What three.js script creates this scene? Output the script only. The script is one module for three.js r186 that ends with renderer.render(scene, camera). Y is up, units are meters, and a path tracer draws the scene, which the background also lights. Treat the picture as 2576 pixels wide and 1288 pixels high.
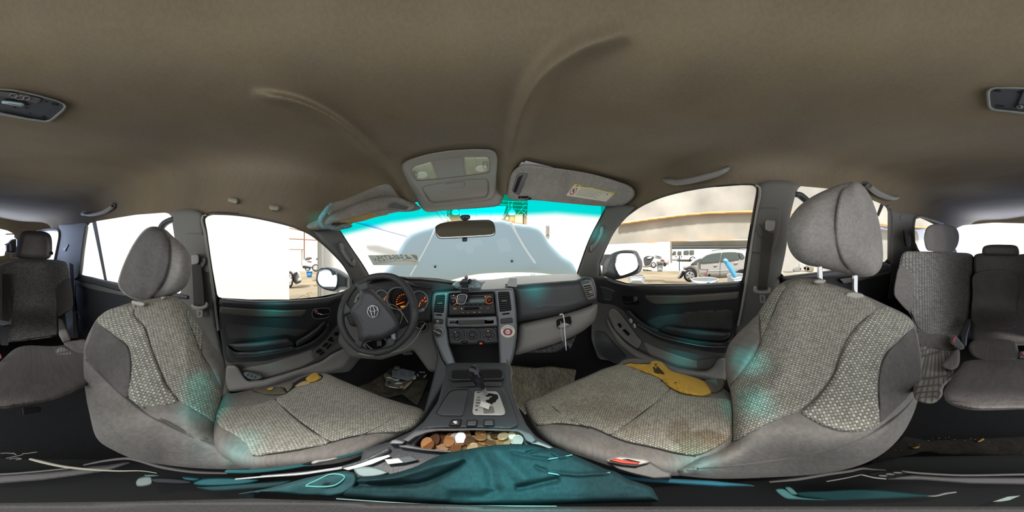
import * as THREE from 'three';
import { mergeGeometries } from 'three/addons/utils/BufferGeometryUtils.js';
import { RectAreaLightUniformsLib } from 'three/addons/lights/RectAreaLightUniformsLib.js';
RectAreaLightUniformsLib.init();

// ---------------------------------------------------------------- camera, sky, sun, exposure
// The cabin stands here as a developed (unrolled) panorama: the bearing round the driver's middle runs along x,
// every surface keeps its own distance, thickness and relief.  Units are metres, the eye is 1.25 m up.
const FOV = 75, T = Math.tan(FOV * Math.PI / 360), EYE = 1.25;
const scene = new THREE.Scene();
const camera = new THREE.PerspectiveCamera(FOV, 2, 0.05, 200);
camera.position.set(0, EYE, 0);
camera.lookAt(0, EYE, -1);
const renderer = new THREE.WebGLRenderer({ antialias: true });
renderer.toneMapping = THREE.LinearToneMapping;
renderer.toneMappingExposure = 1.0;
renderer.shadowMap.enabled = true;
scene.background = new THREE.Color(0.95, 0.98, 1.0);
scene.backgroundIntensity = 1.28;
const sun = new THREE.DirectionalLight(0xfffaf4, 4.8);      // daylight over the yard, steep and soft
sun.position.set(-1.5, 9, 4.2); sun.target.position.set(0, 0, -3.5);
sun.castShadow = true; sun.shadow.radius = 12;
Object.assign(sun.shadow.camera, { left: -22, right: 22, top: 22, bottom: -22, near: 0.5, far: 60 });
scene.add(sun, sun.target);
// teal spot lights added behind the eye, standing in for daylight through the shade band: patches on doors, seat edges and trousers
function tinted(x, y, z, tx, ty, tz, angle, power) { const s = new THREE.SpotLight(0x18d0d0, power, 0, angle, 0.9); s.position.set(x, y, z); s.target.position.set(tx, ty, tz); s.castShadow = true; s.shadow.radius = 2; s.name = 'added_teal_spot'; scene.add(s, s.target); }

// ---------------------------------------------------------------- helpers
const P = (x, y, d) => new THREE.Vector3((x - 1288) * d * T / 644, EYE + (644 - y) * d * T / 644, -d);
const pxm = (d) => d * T / 644;                                   // metres per unit of the layout at distance d
const lerp = (a, b, t) => a + (b - a) * t, clamp = (v, a = 0, b = 1) => Math.min(b, Math.max(a, v));
const sstep = (a, b, v) => { const t = clamp((v - a) / (b - a)); return t * t * (3 - 2 * t); };
let seed = 7;
const rnd = () => { seed = (seed * 1664525 + 1013904223) >>> 0; return seed / 4294967296; };
const hash = (x, y) => { let h = (x * 374761393 + y * 668265263) | 0; h = Math.imul(h ^ (h >>> 13), 1274126177); return ((h ^ (h >>> 16)) >>> 0) / 4294967296; };
function noise(x, y, per = 0) {
  const xi = Math.floor(x), yi = Math.floor(y), fx = x - xi, fy = y - yi, w = (v) => (per ? ((v % per) + per) % per : v);
  const u = fx * fx * (3 - 2 * fx), v = fy * fy * (3 - 2 * fy);
  return lerp(lerp(hash(w(xi), w(yi)), hash(w(xi + 1), w(yi)), u), lerp(hash(w(xi), w(yi + 1)), hash(w(xi + 1), w(yi + 1)), u), v);
}
const fbm = (x, y, n = 4, per = 0) => { let s = 0, a = 0.5, f = 1; for (let i = 0; i < n; i++) { s += a * noise(x * f, y * f, per * f); a *= 0.5; f *= 2; } return s / (1 - Math.pow(0.5, n)); };

// distance of the cabin's lining (box of roof, sides, screen, tailgate, floor) for a bearing and height
const SC = 2.05;
function room(x, y) {
  const th = (x - 1288) / 1288 * Math.PI, ph = (644 - y) / 644 * Math.PI / 2, c = Math.max(0.05, Math.cos(clamp(ph, -1.5, 1.5))), p = 7;
  const q = [0.74 / (Math.max(0.03, Math.abs(Math.sin(th))) * c)];
  q.push(Math.cos(th) > 0 ? 1.02 / (Math.max(0.03, Math.cos(th)) * c) : 1.75 / (Math.max(0.03, -Math.cos(th)) * c));
  if (ph > 0.02) q.push(0.5 / Math.sin(Math.min(ph, 1.57)));
  if (ph < -0.02) q.push(0.74 / Math.sin(Math.min(-ph, 1.57)));
  return SC * Math.pow(q.reduce((s, v) => s + Math.pow(v, -p), 0), -1 / p);
}
const off = (k) => (x, y) => room(x, y) - k;

// outlines: sm = smooth closed spline, rp = polygon with rounded corners, ell = ellipse, rr = rounded rectangle
function sm(pts, n = 6) {
  const c = new THREE.CatmullRomCurve3(pts.map(([x, y]) => new THREE.Vector3(x, y, 0)), true, 'centripetal');
  return c.getPoints(pts.length * n).slice(0, -1).map((v) => [v.x, v.y]);
}
function rp(pts, r = 4, n = 5) {
  const out = [], N = pts.length;
  for (let i = 0; i < N; i++) {
    const [ax, ay] = pts[(i + N - 1) % N], [bx, by, br] = pts[i], [cx, cy] = pts[(i + 1) % N];
    const la = Math.hypot(ax - bx, ay - by), lc = Math.hypot(cx - bx, cy - by), k = Math.min(br ?? r, la * 0.49, lc * 0.49);
    const p0 = [bx + (ax - bx) / la * k, by + (ay - by) / la * k], p1 = [bx + (cx - bx) / lc * k, by + (cy - by) / lc * k];
    for (let j = 0; j <= n; j++) { const t = j / n, a = (1 - t) * (1 - t), b = 2 * t * (1 - t), c = t * t; out.push([a * p0[0] + b * bx + c * p1[0], a * p0[1] + b * by + c * p1[1]]); }
  }
  return out;
}
function ell(cx, cy, rx, ry = rx, rot = 0, n = 40) {
  const o = [], c = Math.cos(rot), s = Math.sin(rot);
  for (let i = 0; i < n; i++) { const a = i / n * Math.PI * 2, u = rx * Math.cos(a), v = ry * Math.sin(a); o.push([cx + u * c - v * s, cy + u * s + v * c]); }
  return o;
}
const rr = (x0, y0, x1, y1, r = 3, rot = 0) => {
  const cx = (x0 + x1) / 2, cy = (y0 + y1) / 2, c = Math.cos(rot), s = Math.sin(rot);
  return rp([[x0, y0], [x1, y0], [x1, y1], [x0, y1]].map(([x, y]) => [cx + (x - cx) * c - (y - cy) * s, cy + (x - cx) * s + (y - cy) * c]), r);
};
// strip outline along a line of points, w = width (number or list)
function strip(pts, w) {
  const L = [], R = [], n = pts.length;
  for (let i = 0; i < n; i++) {
    const a = pts[Math.max(0, i - 1)], b = pts[Math.min(n - 1, i + 1)], l = Math.hypot(b[0] - a[0], b[1] - a[1]) || 1, h = (Array.isArray(w) ? w[i] : w) / 2;
    const nx = -(b[1] - a[1]) / l * h, ny = (b[0] - a[0]) / l * h;
    L.push([pts[i][0] + nx, pts[i][1] + ny]); R.unshift([pts[i][0] - nx, pts[i][1] - ny]);
  }
  return L.concat(R);
}
const spl = (pts, n = 5) => new THREE.CatmullRomCurve3(pts.map(([x, y, z]) => new THREE.Vector3(x, y, z ?? 0)), false, 'centripetal').getPoints((pts.length - 1) * n).map((v) => [v.x, v.y, v.z]);

function sdfOf(poly) {
  const n = poly.length; let x0 = 1e9, y0 = 1e9, x1 = -1e9, y1 = -1e9;
  for (const [x, y] of poly) { x0 = Math.min(x0, x); x1 = Math.max(x1, x); y0 = Math.min(y0, y); y1 = Math.max(y1, y); }
  const f = (px, py) => {
    let d = 1e18, inside = false;
    for (let i = 0, j = n - 1; i < n; j = i++) {
      const ax = poly[j][0], ay = poly[j][1], bx = poly[i][0], by = poly[i][1], ex = bx - ax, ey = by - ay, wx = px - ax, wy = py - ay;
      const t = Math.max(0, Math.min(1, (wx * ex + wy * ey) / (ex * ex + ey * ey || 1))), dx = wx - ex * t, dy = wy - ey * t;
      d = Math.min(d, dx * dx + dy * dy);
      if ((ay > py) !== (by > py) && px < ex * (py - ay) / (ey || 1e-9) + ax) inside = !inside;
    }
    return (inside ? 1 : -1) * Math.sqrt(d);
  };
  return { f, box: [x0, y0, x1, y1] };
}
// A solid piece from an outline: front face with rounded edge (edge wide, h high) and relief, side walls, back face.
function panel({ out, holes = [], d, h = 0.004, edge = 4, thick = 0.012, cell, rel, uv, vc, back = true }) {
  const S = sdfOf(out), H = holes.map(sdfOf), [x0, y0, x1, y1] = S.box, dep = typeof d === 'function' ? d : () => d;
  cell ??= clamp(Math.sqrt((x1 - x0) * (y1 - y0)) / 55, 0.9, 9);
  const nx = Math.ceil((x1 - x0) / cell) + 3, ny = Math.ceil((y1 - y0) / cell) + 3, ox = x0 - cell * 1.01, oy = y0 - cell * 1.013;
  const sd = (x, y) => { let s = S.f(x, y); for (const k of H) { if (x > k.box[0] - 40 && x < k.box[2] + 40 && y > k.box[1] - 40 && y < k.box[3] + 40) s = Math.min(s, -k.f(x, y)); } return s; };
  const g = new Float32Array(nx * ny);
  for (let j = 0; j < ny; j++) for (let i = 0; i < nx; i++) g[j * nx + i] = sd(ox + i * cell, oy + j * cell) || 1e-6;
  const vx = [], vy = [], vs = [], key = new Map(), tris = [];
  const put = (k, x, y, s) => { let q = key.get(k); if (q === undefined) { q = vx.length; vx.push(x); vy.push(y); vs.push(s); key.set(k, q); } return q; };
  for (let j = 0; j < ny - 1; j++) for (let i = 0; i < nx - 1; i++) {
    const q = [[i, j], [i + 1, j], [i + 1, j + 1], [i, j + 1]], v = q.map(([a, b]) => g[b * nx + a]);
    if (v.every((s) => s <= 0)) continue;
    const ring = [];
    for (let k = 0; k < 4; k++) {
      const [a, b] = q[k], [c, e] = q[(k + 1) % 4], s = v[k], t = v[(k + 1) % 4], ia = b * nx + a, ic = e * nx + c;
      if (s > 0) ring.push(put(ia, ox + a * cell, oy + b * cell, s));
      if ((s > 0) !== (t > 0)) { const m = s / (s - t), lo = Math.min(ia, ic), hi = Math.max(ia, ic); ring.push(put('e' + lo + '_' + hi, ox + (a + (c - a) * m) * cell, oy + (b + (e - b) * m) * cell, 0)); }
    }
    for (let k = 1; k < ring.length - 1; k++) tris.push(ring[0], ring[k + 1], ring[k]);
  }
  const n = vx.length, pos = [], uvs = [], col = [], idx = [];
  const relief = (x, y, s) => { const t = clamp(s / edge); return h * Math.sqrt(Math.max(0, 1 - (1 - t) * (1 - t))) + (rel ? rel(x, y, s) : 0); };
  const add = (x, y, dd, s) => { const p = P(x, y, dd); pos.push(p.x, p.y, p.z); const w = uv ? uv(x, y, p) : [p.x, p.y]; uvs.push(w[0], w[1]); if (vc) col.push(...vc(x, y, s)); return pos.length / 3 - 1; };
  for (let i = 0; i < n; i++) add(vx[i], vy[i], dep(vx[i], vy[i]) - relief(vx[i], vy[i], vs[i]), vs[i]);
  for (const t of tris) idx.push(t);
  const edges = new Map();
  for (let i = 0; i < tris.length; i += 3) for (let k = 0; k < 3; k++) {
    const a = tris[i + k], b = tris[i + (k + 1) % 3];
    if (edges.has(b + '_' + a)) edges.delete(b + '_' + a); else edges.set(a + '_' + b, [a, b]);
  }
  if (thick > 0) {
    const f = new Map(), r = new Map();
    const front = (a) => { if (!f.has(a)) f.set(a, add(vx[a], vy[a], dep(vx[a], vy[a]) - relief(vx[a], vy[a], vs[a]), 0)); return f.get(a); };
    const rear = (a) => { if (!r.has(a)) r.set(a, add(vx[a], vy[a], dep(vx[a], vy[a]) + thick, 0)); return r.get(a); };
    for (const [a, b] of edges.values()) { const A = front(a), B = front(b), C = rear(a), D = rear(b); idx.push(A, C, B, B, C, D); }
    if (back) {
      const bk = new Int32Array(n); for (let i = 0; i < n; i++) bk[i] = add(vx[i], vy[i], dep(vx[i], vy[i]) + thick, 0);
      for (let i = 0; i < tris.length; i += 3) idx.push(bk[tris[i]], bk[tris[i + 2]], bk[tris[i + 1]]);
    }
  }
  const geo = new THREE.BufferGeometry();
  geo.setAttribute('position', new THREE.Float32BufferAttribute(pos, 3));
  geo.setAttribute('uv', new THREE.Float32BufferAttribute(uvs, 2));
  if (vc) geo.setAttribute('color', new THREE.Float32BufferAttribute(col, 3));
  geo.setIndex(idx); geo.computeVertexNormals();
  return geo;
}
// A round bar through layout points [x, y, d]; r in layout units (number or list), ends rounded
function tube(pts, r, { n = 6, m = 12, closed = false, flat = 1, smooth = true } = {}) {
  const w = pts.map(([x, y, d]) => P(x, y, d));
  const crv = new THREE.CatmullRomCurve3(w, closed, 'centripetal');
  const N = smooth ? (pts.length - (closed ? 0 : 1)) * n : pts.length - 1;
  const fr = crv.computeFrenetFrames(N, closed), C = [];
  const rad = (t) => { if (!Array.isArray(r)) return r; const q = t * (r.length - 1), i = Math.min(r.length - 2, Math.floor(q)); return lerp(r[i], r[i + 1], q - i); };
  const ring = (c, k, R) => { const o = []; for (let j = 0; j < m; j++) { const a = j / m * Math.PI * 2, v = fr.normals[k].clone().multiplyScalar(Math.cos(a)).addScaledVector(fr.binormals[k], Math.sin(a)); v.z *= flat; o.push(c.clone().addScaledVector(v, R)); } C.push(o); };
  for (let k = 0; k <= N; k++) {
    const t = k / N, c = crv.getPoint(t), R = rad(t) * pxm(-c.z);
    if (!closed && k === 0) { ring(c.clone().addScaledVector(fr.tangents[0], -R * 0.9), 0, R * 0.02); ring(c.clone().addScaledVector(fr.tangents[0], -R * 0.6), 0, R * 0.75); }
    ring(c, k, R);
    if (!closed && k === N) { ring(c.clone().addScaledVector(fr.tangents[N], R * 0.6), N, R * 0.75); ring(c.clone().addScaledVector(fr.tangents[N], R * 0.9), N, R * 0.02); }
  }
  const pos = [], uvs = [], idx = [];
  let run = 0;
  C.forEach((o, k) => { if (k) run += C[k][0].distanceTo(C[k - 1][0]); o.forEach((v, j) => { pos.push(v.x, v.y, v.z); uvs.push(j / m * 0.06, run); }); });
  for (let k = 0; k < C.length - 1; k++) for (let j = 0; j < m; j++) { const a = k * m + j, b = k * m + (j + 1) % m, c = a + m, e = b + m; idx.push(a, b, c, b, e, c); }
  const geo = new THREE.BufferGeometry();
  geo.setAttribute('position', new THREE.Float32BufferAttribute(pos, 3));
  geo.setAttribute('uv', new THREE.Float32BufferAttribute(uvs, 2));
  geo.setIndex(idx); geo.computeVertexNormals();
  return geo;
}
const merge = (l) => mergeGeometries(l.map((g) => { const q = g.index ? g.toNonIndexed() : g; return q; }), false);

// ---------------------------------------------------------------- things and parts
const taken = new Map();
const numbered = (n) => { const k = taken.get(n) ?? 0; taken.set(n, k + 1); return k ? n + '_' + String(k).padStart(3, '0') : n; };
const groups = [];
function thing(name, label, category, group) {
  const o = new THREE.Group(); o.name = numbered(name); o.userData = { label, category }; if (group) o.userData.group = group;
  scene.add(o); groups.push(o); return o;
}
function mesh(name, geo, mat, parent) {
  const o = new THREE.Mesh(geo, mat); o.name = parent ? name : numbered(name); o.castShadow = o.receiveShadow = true;
  (parent ?? scene).add(o); return o;
}
function one(name, geo, mat, label, category, group) {        // a thing that is one mesh
  geo.computeBoundingBox(); const b = geo.boundingBox, c = new THREE.Vector3((b.min.x + b.max.x) / 2, b.min.y, (b.min.z + b.max.z) / 2);
  geo.translate(-c.x, -c.y, -c.z);
  const o = mesh(name, geo, mat); o.position.copy(c); o.userData = { label, category }; if (group) o.userData.group = group; return o;
}
function struct(name, geo, mat) { const o = mesh(name, geo, mat); o.userData.kind = 'structure'; return o; }
const pnl = (name, o, mat, parent) => mesh(name, panel(o), mat, parent);

// ---------------------------------------------------------------- materials
function tex(w, hgt, fn, srgb = false) {
  const data = new Uint8Array(w * hgt * 4);
  for (let y = 0; y < hgt; y++) for (let x = 0; x < w; x++) { const c = fn(x / w, y / hgt), i = (y * w + x) * 4, v = Array.isArray(c) ? c : [c, c, c]; for (let k = 0; k < 3; k++) data[i + k] = clamp(v[k]) * 255; data[i + 3] = 255; }
  const t = new THREE.DataTexture(data, w, hgt, THREE.RGBAFormat); t.wrapS = t.wrapT = THREE.RepeatWrapping; t.magFilter = t.minFilter = THREE.LinearFilter;
  if (srgb) t.colorSpace = THREE.SRGBColorSpace; t.needsUpdate = true; return t;
}
const rep = (t, s, sy = s) => { const c = t.clone(); c.repeat.set(1 / s, 1 / sy); c.needsUpdate = true; return c; };
const tGrain = tex(256, 256, (u, v) => fbm(u * 48, v * 48, 3, 48));
const tMottle = tex(256, 256, (u, v) => { const k = 0.9 + 0.14 * (fbm(u * 6, v * 6, 5, 6) - 0.5) + 0.1 * (noise(u * 90, v * 90, 90) - 0.5); return [k, k, k]; }, true);
const weave = (n, lo, hi) => (u, v) => {
  const a = u * n, b = v * n, i = Math.floor(a), j = Math.floor(b), fx = a - i - 0.5, fy = b - j - 0.5, over = (i + j) % 2 === 0;
  const e = Math.max(Math.abs(fx), Math.abs(fy)) * 2, dome = 1 - Math.pow(e, 3) * 0.9;
  return (over ? hi : lo) * (0.55 + 0.45 * dome) * (0.9 + 0.2 * hash(i, j));
};
const tWeaveC = tex(256, 256, (u, v) => { const k = weave(16, 0.8, 1.0)(u, v); return [k, k * 0.985, k * 0.95]; }, true);
const tWeaveB = tex(256, 256, (u, v) => weave(16, 0.55, 1.0)(u, v));
const tFineC = tex(256, 256, (u, v) => { const k = weave(32, 0.8, 1.0)(u, v); return [k, k, k * 0.98]; }, true);
const tFineB = tex(256, 256, (u, v) => weave(32, 0.5, 1.0)(u, v));
const tLiner = tex(512, 512, (u, v) => { const s = fbm(u * 4 + 9, v * 4, 4, 4), k = 0.94 + 0.14 * (s - 0.5) + 0.05 * (noise(u * 200, v * 200, 200) - 0.5), w = fbm(u * 3, v * 3 + 5, 3, 3) - 0.5; return [k + w * 0.03, k, k - w * 0.12]; }, true);
const tCarpet = tex(256, 256, (u, v) => { const k = 0.7 + 0.5 * (fbm(u * 64, v * 64, 3, 64) - 0.3) + 0.3 * (fbm(u * 5, v * 5, 3, 5) - 0.5); return [k, k, k]; }, true);
const tGround = tex(512, 512, (u, v) => { const k = 0.85 + 0.3 * (fbm(u * 8, v * 8, 5, 8) - 0.5); return [k, k * 0.985, k * 0.95]; }, true);

const std = (c, o = {}) => new THREE.MeshStandardMaterial({ color: c, roughness: 0.85, ...o });
const phy = (c, o = {}) => new THREE.MeshPhysicalMaterial({ color: c, roughness: 0.85, ...o });
const plastic = (c, rough = 0.6, bump = 0.0006) => std(c, { roughness: rough, bumpMap: rep(tGrain, 0.16), bumpScale: bump });
const cloth = (c) => phy(c, { roughness: 1, map: rep(tMottle, 0.5), bumpMap: rep(tGrain, 0.1), bumpScale: 0.0006, specularIntensity: 0.25 });
const M = {
  liner: phy(0x8a7d69, { roughness: 1, map: rep(tLiner, 1.3), bumpMap: rep(tGrain, 0.07), bumpScale: 0.0004, specularIntensity: 0.15 }),
  shell: std(0x1c1b1a, { roughness: 1 }),
  trim: plastic(0x96928b, 0.65), trimDark: plastic(0x6b6966, 0.65),
  pillar: plastic(0x7a7872, 0.75),
  black: plastic(0x3e3e3f, 0.45), blackSoft: plastic(0x4c4c4d, 0.5), deep: std(0x0b0b0c, { roughness: 0.9 }), blackGloss: std(0x141416, { roughness: 0.22 }),
  rubber: std(0x161616, { roughness: 0.75 }),
  grayPlastic: plastic(0x8f8b85, 0.62), lightPlastic: plastic(0xb9b4ac, 0.6),
  silver: std(0x8f9193, { roughness: 0.42, metalness: 0.25 }), chrome: std(0xd8d8da, { roughness: 0.15, metalness: 1 }),
  velourHead: cloth(0xb0aba6), velour: cloth(0x9c9791), velourDark: cloth(0x7a7673),
  weave: phy(0xd6d6cf, { roughness: 1, map: rep(tWeaveC, 0.1), bumpMap: rep(tWeaveB, 0.1), bumpScale: 0.0018, specularIntensity: 0.25 }),
  weaveSeat: phy(0xe4e3dc, { roughness: 1, map: rep(tWeaveC, 0.066), bumpMap: rep(tWeaveB, 0.066), bumpScale: 0.0013, specularIntensity: 0.25 }),
  fine: phy(0xcfcdc5, { roughness: 1, map: rep(tWeaveC, 0.07), bumpMap: rep(tWeaveB, 0.07), bumpScale: 0.0012, specularIntensity: 0.25 }),
  seam: std(0x3c3a36, { roughness: 1 }),
  foam: std(0xffcd58, { roughness: 1, bumpMap: rep(tGrain, 0.05), bumpScale: 0.003 }),
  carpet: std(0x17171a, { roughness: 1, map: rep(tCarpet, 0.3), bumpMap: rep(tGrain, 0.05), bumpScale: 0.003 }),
  mat: std(0x8d8675, { roughness: 1, map: rep(tCarpet, 0.3), bumpMap: rep(tGrain, 0.06), bumpScale: 0.003 }),
  glass: phy(0xffffff, { roughness: 0, transmission: 1, thickness: 0, ior: 1.16, specularIntensity: 0.15 }),
  red: std(0xc62a22, { roughness: 0.5 }), white: std(0xf2f1ec, { roughness: 0.7 }),
  denim: phy(0x2a464a, { roughness: 1, map: rep(tMottle, 0.25), bumpMap: rep(tFineB, 0.03), bumpScale: 0.00015, specularIntensity: 0.2 }),  // teal of the tinted light is put into the cloth colour
};
const uvr = (a) => (x, y, p) => [p.x * Math.cos(a) - p.y * Math.sin(a), p.x * Math.sin(a) + p.y * Math.cos(a)];
const uvl = (a) => (x, y, p) => [p.x * Math.cos(a) - p.z * Math.sin(a), p.x * Math.sin(a) + p.z * Math.cos(a)];   // cloth lying level
const fold = (amp, f, ax, ay, ph = 0) => (x, y) => amp * Math.sin((x * ax + y * ay) * f + ph + 2.4 * fbm(x / 40, y / 40, 2));
// cloth on an upright seat: laid out flat in the plane square to the line from the eye to the seat's middle
function uvs(cx, cy, a) {
  const n = P(cx, cy, 1).sub(new THREE.Vector3(0, EYE, 0)).normalize(), u = new THREE.Vector3(0, 1, 0).cross(n).normalize().negate(), v = u.clone().cross(n).normalize(), c = Math.cos(a), s = Math.sin(a);
  return (x, y, p) => { const e = p.dot(u), f = p.dot(v); return [e * c - f * s, e * s + f * c]; };
}

// ---------------------------------------------------------------- readings of the plan: outlines noted in enlarged sheets
const sheet = (ox, oy, s) => (...v) => { const o = []; for (let i = 0; i < v.length; i += 2) o.push([ox + v[i] / s, oy + v[i + 1] / s]); return o; };
const A1 = sheet(0, 380, 3.219), A2 = sheet(480, 420, 3.39), A3 = sheet(760, 440, 4.6), A4 = sheet(820, 640, 4.025);
const B1 = sheet(980, 340, 3.389), B2 = sheet(1060, 680, 5.365), B3 = sheet(1280, 680, 5.365), B4 = sheet(1480, 430, 3.902);
const C1 = sheet(1480, 680, 4.025), C2 = sheet(1860, 420, 3.579), C3 = sheet(2200, 480, 3.0665), C4 = sheet(1280, 860, 3.577);
const D1 = sheet(980, 880, 4.6), D2 = sheet(0, 1080, 3.68), D3 = sheet(640, 1080, 3.3895), D4 = sheet(1380, 1060, 4.155);
const E1 = sheet(1960, 1040, 4.182), E2 = sheet(0, 780, 3.22), E3 = sheet(540, 740, 4.6), E4 = sheet(0, 200, 5.367), E5 = sheet(2380, 180, 9.2);
const F1 = sheet(1680, 680, 2.385), F2 = sheet(520, 900, 4.293), F3 = sheet(1260, 560, 8.05), I1 = sheet(0, 0, 1);
const at3 = (l, d) => l.map(([x, y]) => [x, y, typeof d === 'function' ? d(x, y) : d]);
const level = (hgt) => (x, y) => SC * hgt / Math.sin(Math.max(0.12, (y - 644) / 1288 * Math.PI));   // a level surface hgt below the eye

// ---------------------------------------------------------------- the cabin shell and its window openings
const O = {
  driver: rp(A2(118, 440, 130, 425, 200, 405, 350, 412, 500, 430, 700, 470, 860, 512, 1000, 570, 1100, 640, 1200, 730, 1300, 840, 1360, 940, 1385, 1010, 1330, 1048, 1250, 1075, 1100, 1105, 850, 1130, 500, 1130, 230, 1115, 170, 780), 6),
  rearLeft: rp(A1(710, 590, 780, 568, 1100, 516, 1340, 498, 1385, 512, 1412, 690, 1478, 1160, 1300, 1140, 950, 1066, 655, 1002), 5),
  quarterLeft: rp(A1(250, 660, 360, 655, 450, 640, 480, 645, 490, 670, 455, 885, 250, 890), 5),
  tailLeft: rp(I1(-200, 568, -60, 562, 20, 580, 38, 590, 40, 612, 14, 620, 12, 644, -60, 646, -200, 642), 5),
  tail: rp(I1(2399, 578, 2420, 567, 2500, 560, 2576, 562, 2776, 568, 2776, 646, 2576, 648, 2412, 645, 2401, 620), 8),
  quarterRight: rp(C3(318, 215, 340, 205, 400, 230, 470, 265, 500, 300, 480, 470, 345, 470, 318, 400, 296, 380), 5),
  rearRight: rp(C2(540, 172, 800, 195, 1200, 300, 1300, 342, 1335, 380, 1332, 858, 1200, 860, 790, 935, 370, 985, 400, 760, 440, 560, 480, 300), 5),
  screen: rp([...A3(420, 630, 560, 830, 700, 1040, 775, 1165), ...I1(935, 705, 1100, 707, 1300, 705, 1452, 700), ...B1(1620, 1120, 1700, 900, 1790, 720, 1840, 620), ...I1(1524, 505, 1400, 490, 1250, 490, 1060, 505, 950, 535)], 5),
  passenger: rp(B4(140, 1035, 112, 900, 180, 740, 260, 590, 380, 450, 520, 350, 700, 268, 900, 213, 1150, 168, 1450, 140, 1620, 143, 1652, 175, 1612, 400, 1570, 640, 1508, 1082, 1100, 1108, 500, 1112, 380, 1102, 280, 1072), 6),
};
const holes = Object.values(O);
// roof lining: a broad ridge runs along each side of the raised middle
const ridge = [spl(I1(640, 235, 760, 262, 850, 310, 920, 370, 975, 425, 1030, 500)), spl(I1(1560, 75, 1450, 130, 1370, 190, 1325, 260, 1298, 340, 1280, 420, 1268, 500))];
const lineDist = (l, x, y) => { let d = 1e9; for (let i = 1; i < l.length; i++) { const ax = l[i - 1][0], ay = l[i - 1][1], ex = l[i][0] - ax, ey = l[i][1] - ay, t = clamp(((x - ax) * ex + (y - ay) * ey) / (ex * ex + ey * ey)); d = Math.min(d, Math.hypot(x - ax - ex * t, y - ay - ey * t)); } return d; };
const linerRel = (x, y) => {
  let r = 0.006 * (fbm(x / 160, y / 120, 2) - 0.5);
  for (const [i, l] of ridge.entries()) { const k = lineDist(l, x, y), w = i ? lerp(30, 12, clamp((y - 75) / 400)) : lerp(10, 14, clamp((y - 235) / 250)); r += (i ? 0.08 : 0.07) * Math.exp(-k * k / (w * w)) * sstep(0, 90, Math.min(i ? y - 70 + 40 : x - 620, 90)); }
  return r;
};
const ceilOut = [...I1(-620, -330, 3196, -330, 3196, 700, 2230, 700, 2100, 620, 1870, 560, 1600, 640, 1500, 720, 1400, 560, 1000, 560, 960, 740, 850, 740, 700, 640, 480, 600, 300, 640, 200, 700, -620, 700)];
struct('ceiling', panel({ out: ceilOut, holes, d: off(0.02), h: 0.012, edge: 9, thick: 0.03, cell: 6, rel: linerRel, uv: (x, y, p) => [p.x, p.y * 0.6 + p.z * 1.3] }), M.liner);
struct('ceiling_rear', (() => { const g = new THREE.BoxGeometry(9, 0.05, 1.5); g.translate(0, EYE + 1.22, -0.1); return g; })(), M.liner);
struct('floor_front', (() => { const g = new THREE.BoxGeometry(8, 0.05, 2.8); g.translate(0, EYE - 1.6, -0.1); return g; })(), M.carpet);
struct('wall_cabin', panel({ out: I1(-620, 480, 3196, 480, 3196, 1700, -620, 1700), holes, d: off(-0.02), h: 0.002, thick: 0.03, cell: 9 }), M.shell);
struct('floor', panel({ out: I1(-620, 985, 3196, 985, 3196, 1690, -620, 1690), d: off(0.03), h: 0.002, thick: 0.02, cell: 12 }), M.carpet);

// glass in the openings
let wn = 0;
const pane = (out, k) => { const o = struct('window_' + (++wn), panel({ out, d: (x, y) => room(x, y) + k, h: 0, thick: 0, cell: 10 }), M.glass); return o; };
for (const k of ['driver', 'rearLeft', 'quarterLeft', 'tailLeft', 'tail', 'quarterRight', 'rearRight', 'passenger']) pane(O[k], 0.012);
// windscreen with its dyed shade band (dye in the glass, denser towards the top)
const bandEdge = (x) => { const q = [[850, 598], [980, 566], [1100, 550], [1290, 546], [1400, 541], [1540, 552]]; let i = 0; while (i < q.length - 2 && x > q[i + 1][0]) i++; return lerp(q[i][1], q[i + 1][1], clamp((x - q[i][0]) / (q[i + 1][0] - q[i][0]))); };
const mScreen = phy(0xffffff, { roughness: 0, transmission: 1, thickness: 0, ior: 1.16, specularIntensity: 0.15, vertexColors: true });
const screen = struct('window_' + (++wn), panel({ out: O.screen, d: (x, y) => room(x, y) + 0.012, h: 0, thick: 0, cell: 3, vc: (x, y) => { const t = sstep(12, -12, y - bandEdge(x)); return [lerp(1, 0.0, t), lerp(1, 0.5, t), lerp(1, 0.52, t)]; } }), mScreen);
const G1 = sheet(1500, 590, 9.91), G2 = sheet(1690, 590, 9.91), G3 = sheet(715, 560, 6.442), G4 = sheet(1040, 490, 8.587);
const H1 = sheet(830, 660, 5.367), H2 = sheet(1110, 680, 14.31), H3 = sheet(1080, 730, 7.578), H4 = sheet(900, 880, 10.735);
const J1 = sheet(0, 560, 3.788), J2 = sheet(2230, 780, 4.601), J3 = sheet(440, 500, 4.025), J4 = sheet(1820, 440, 3.3875);
const pt = (S, x, y) => S(x, y)[0];
// print on a flat thing: draws on a canvas that spans the box x0..x1, y0..y1 of the thing
function print(w, h, draw) { const c = document.createElement('canvas'); c.width = w; c.height = h; draw(c.getContext('2d'), w, h); const t = new THREE.CanvasTexture(c); t.colorSpace = THREE.SRGBColorSpace; return t; }
const span = (p0, px, py, dd = 1) => { // uv 0..1 across a print, measured along its own two edges
  const f = typeof dd === 'function' ? dd : () => dd, A = P(...p0, f(...p0)), a = P(...px, f(...px)).sub(A), b = P(...py, f(...py)).sub(A), aa = a.dot(a), bb = b.dot(b), ab = a.dot(b), D = aa * bb - ab * ab;
  return (x, y, p) => { const w = p.clone().sub(A), u = w.dot(a), v = w.dot(b); return [(u * bb - v * ab) / D, 1 - (v * aa - u * ab) / D]; };
};

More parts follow.
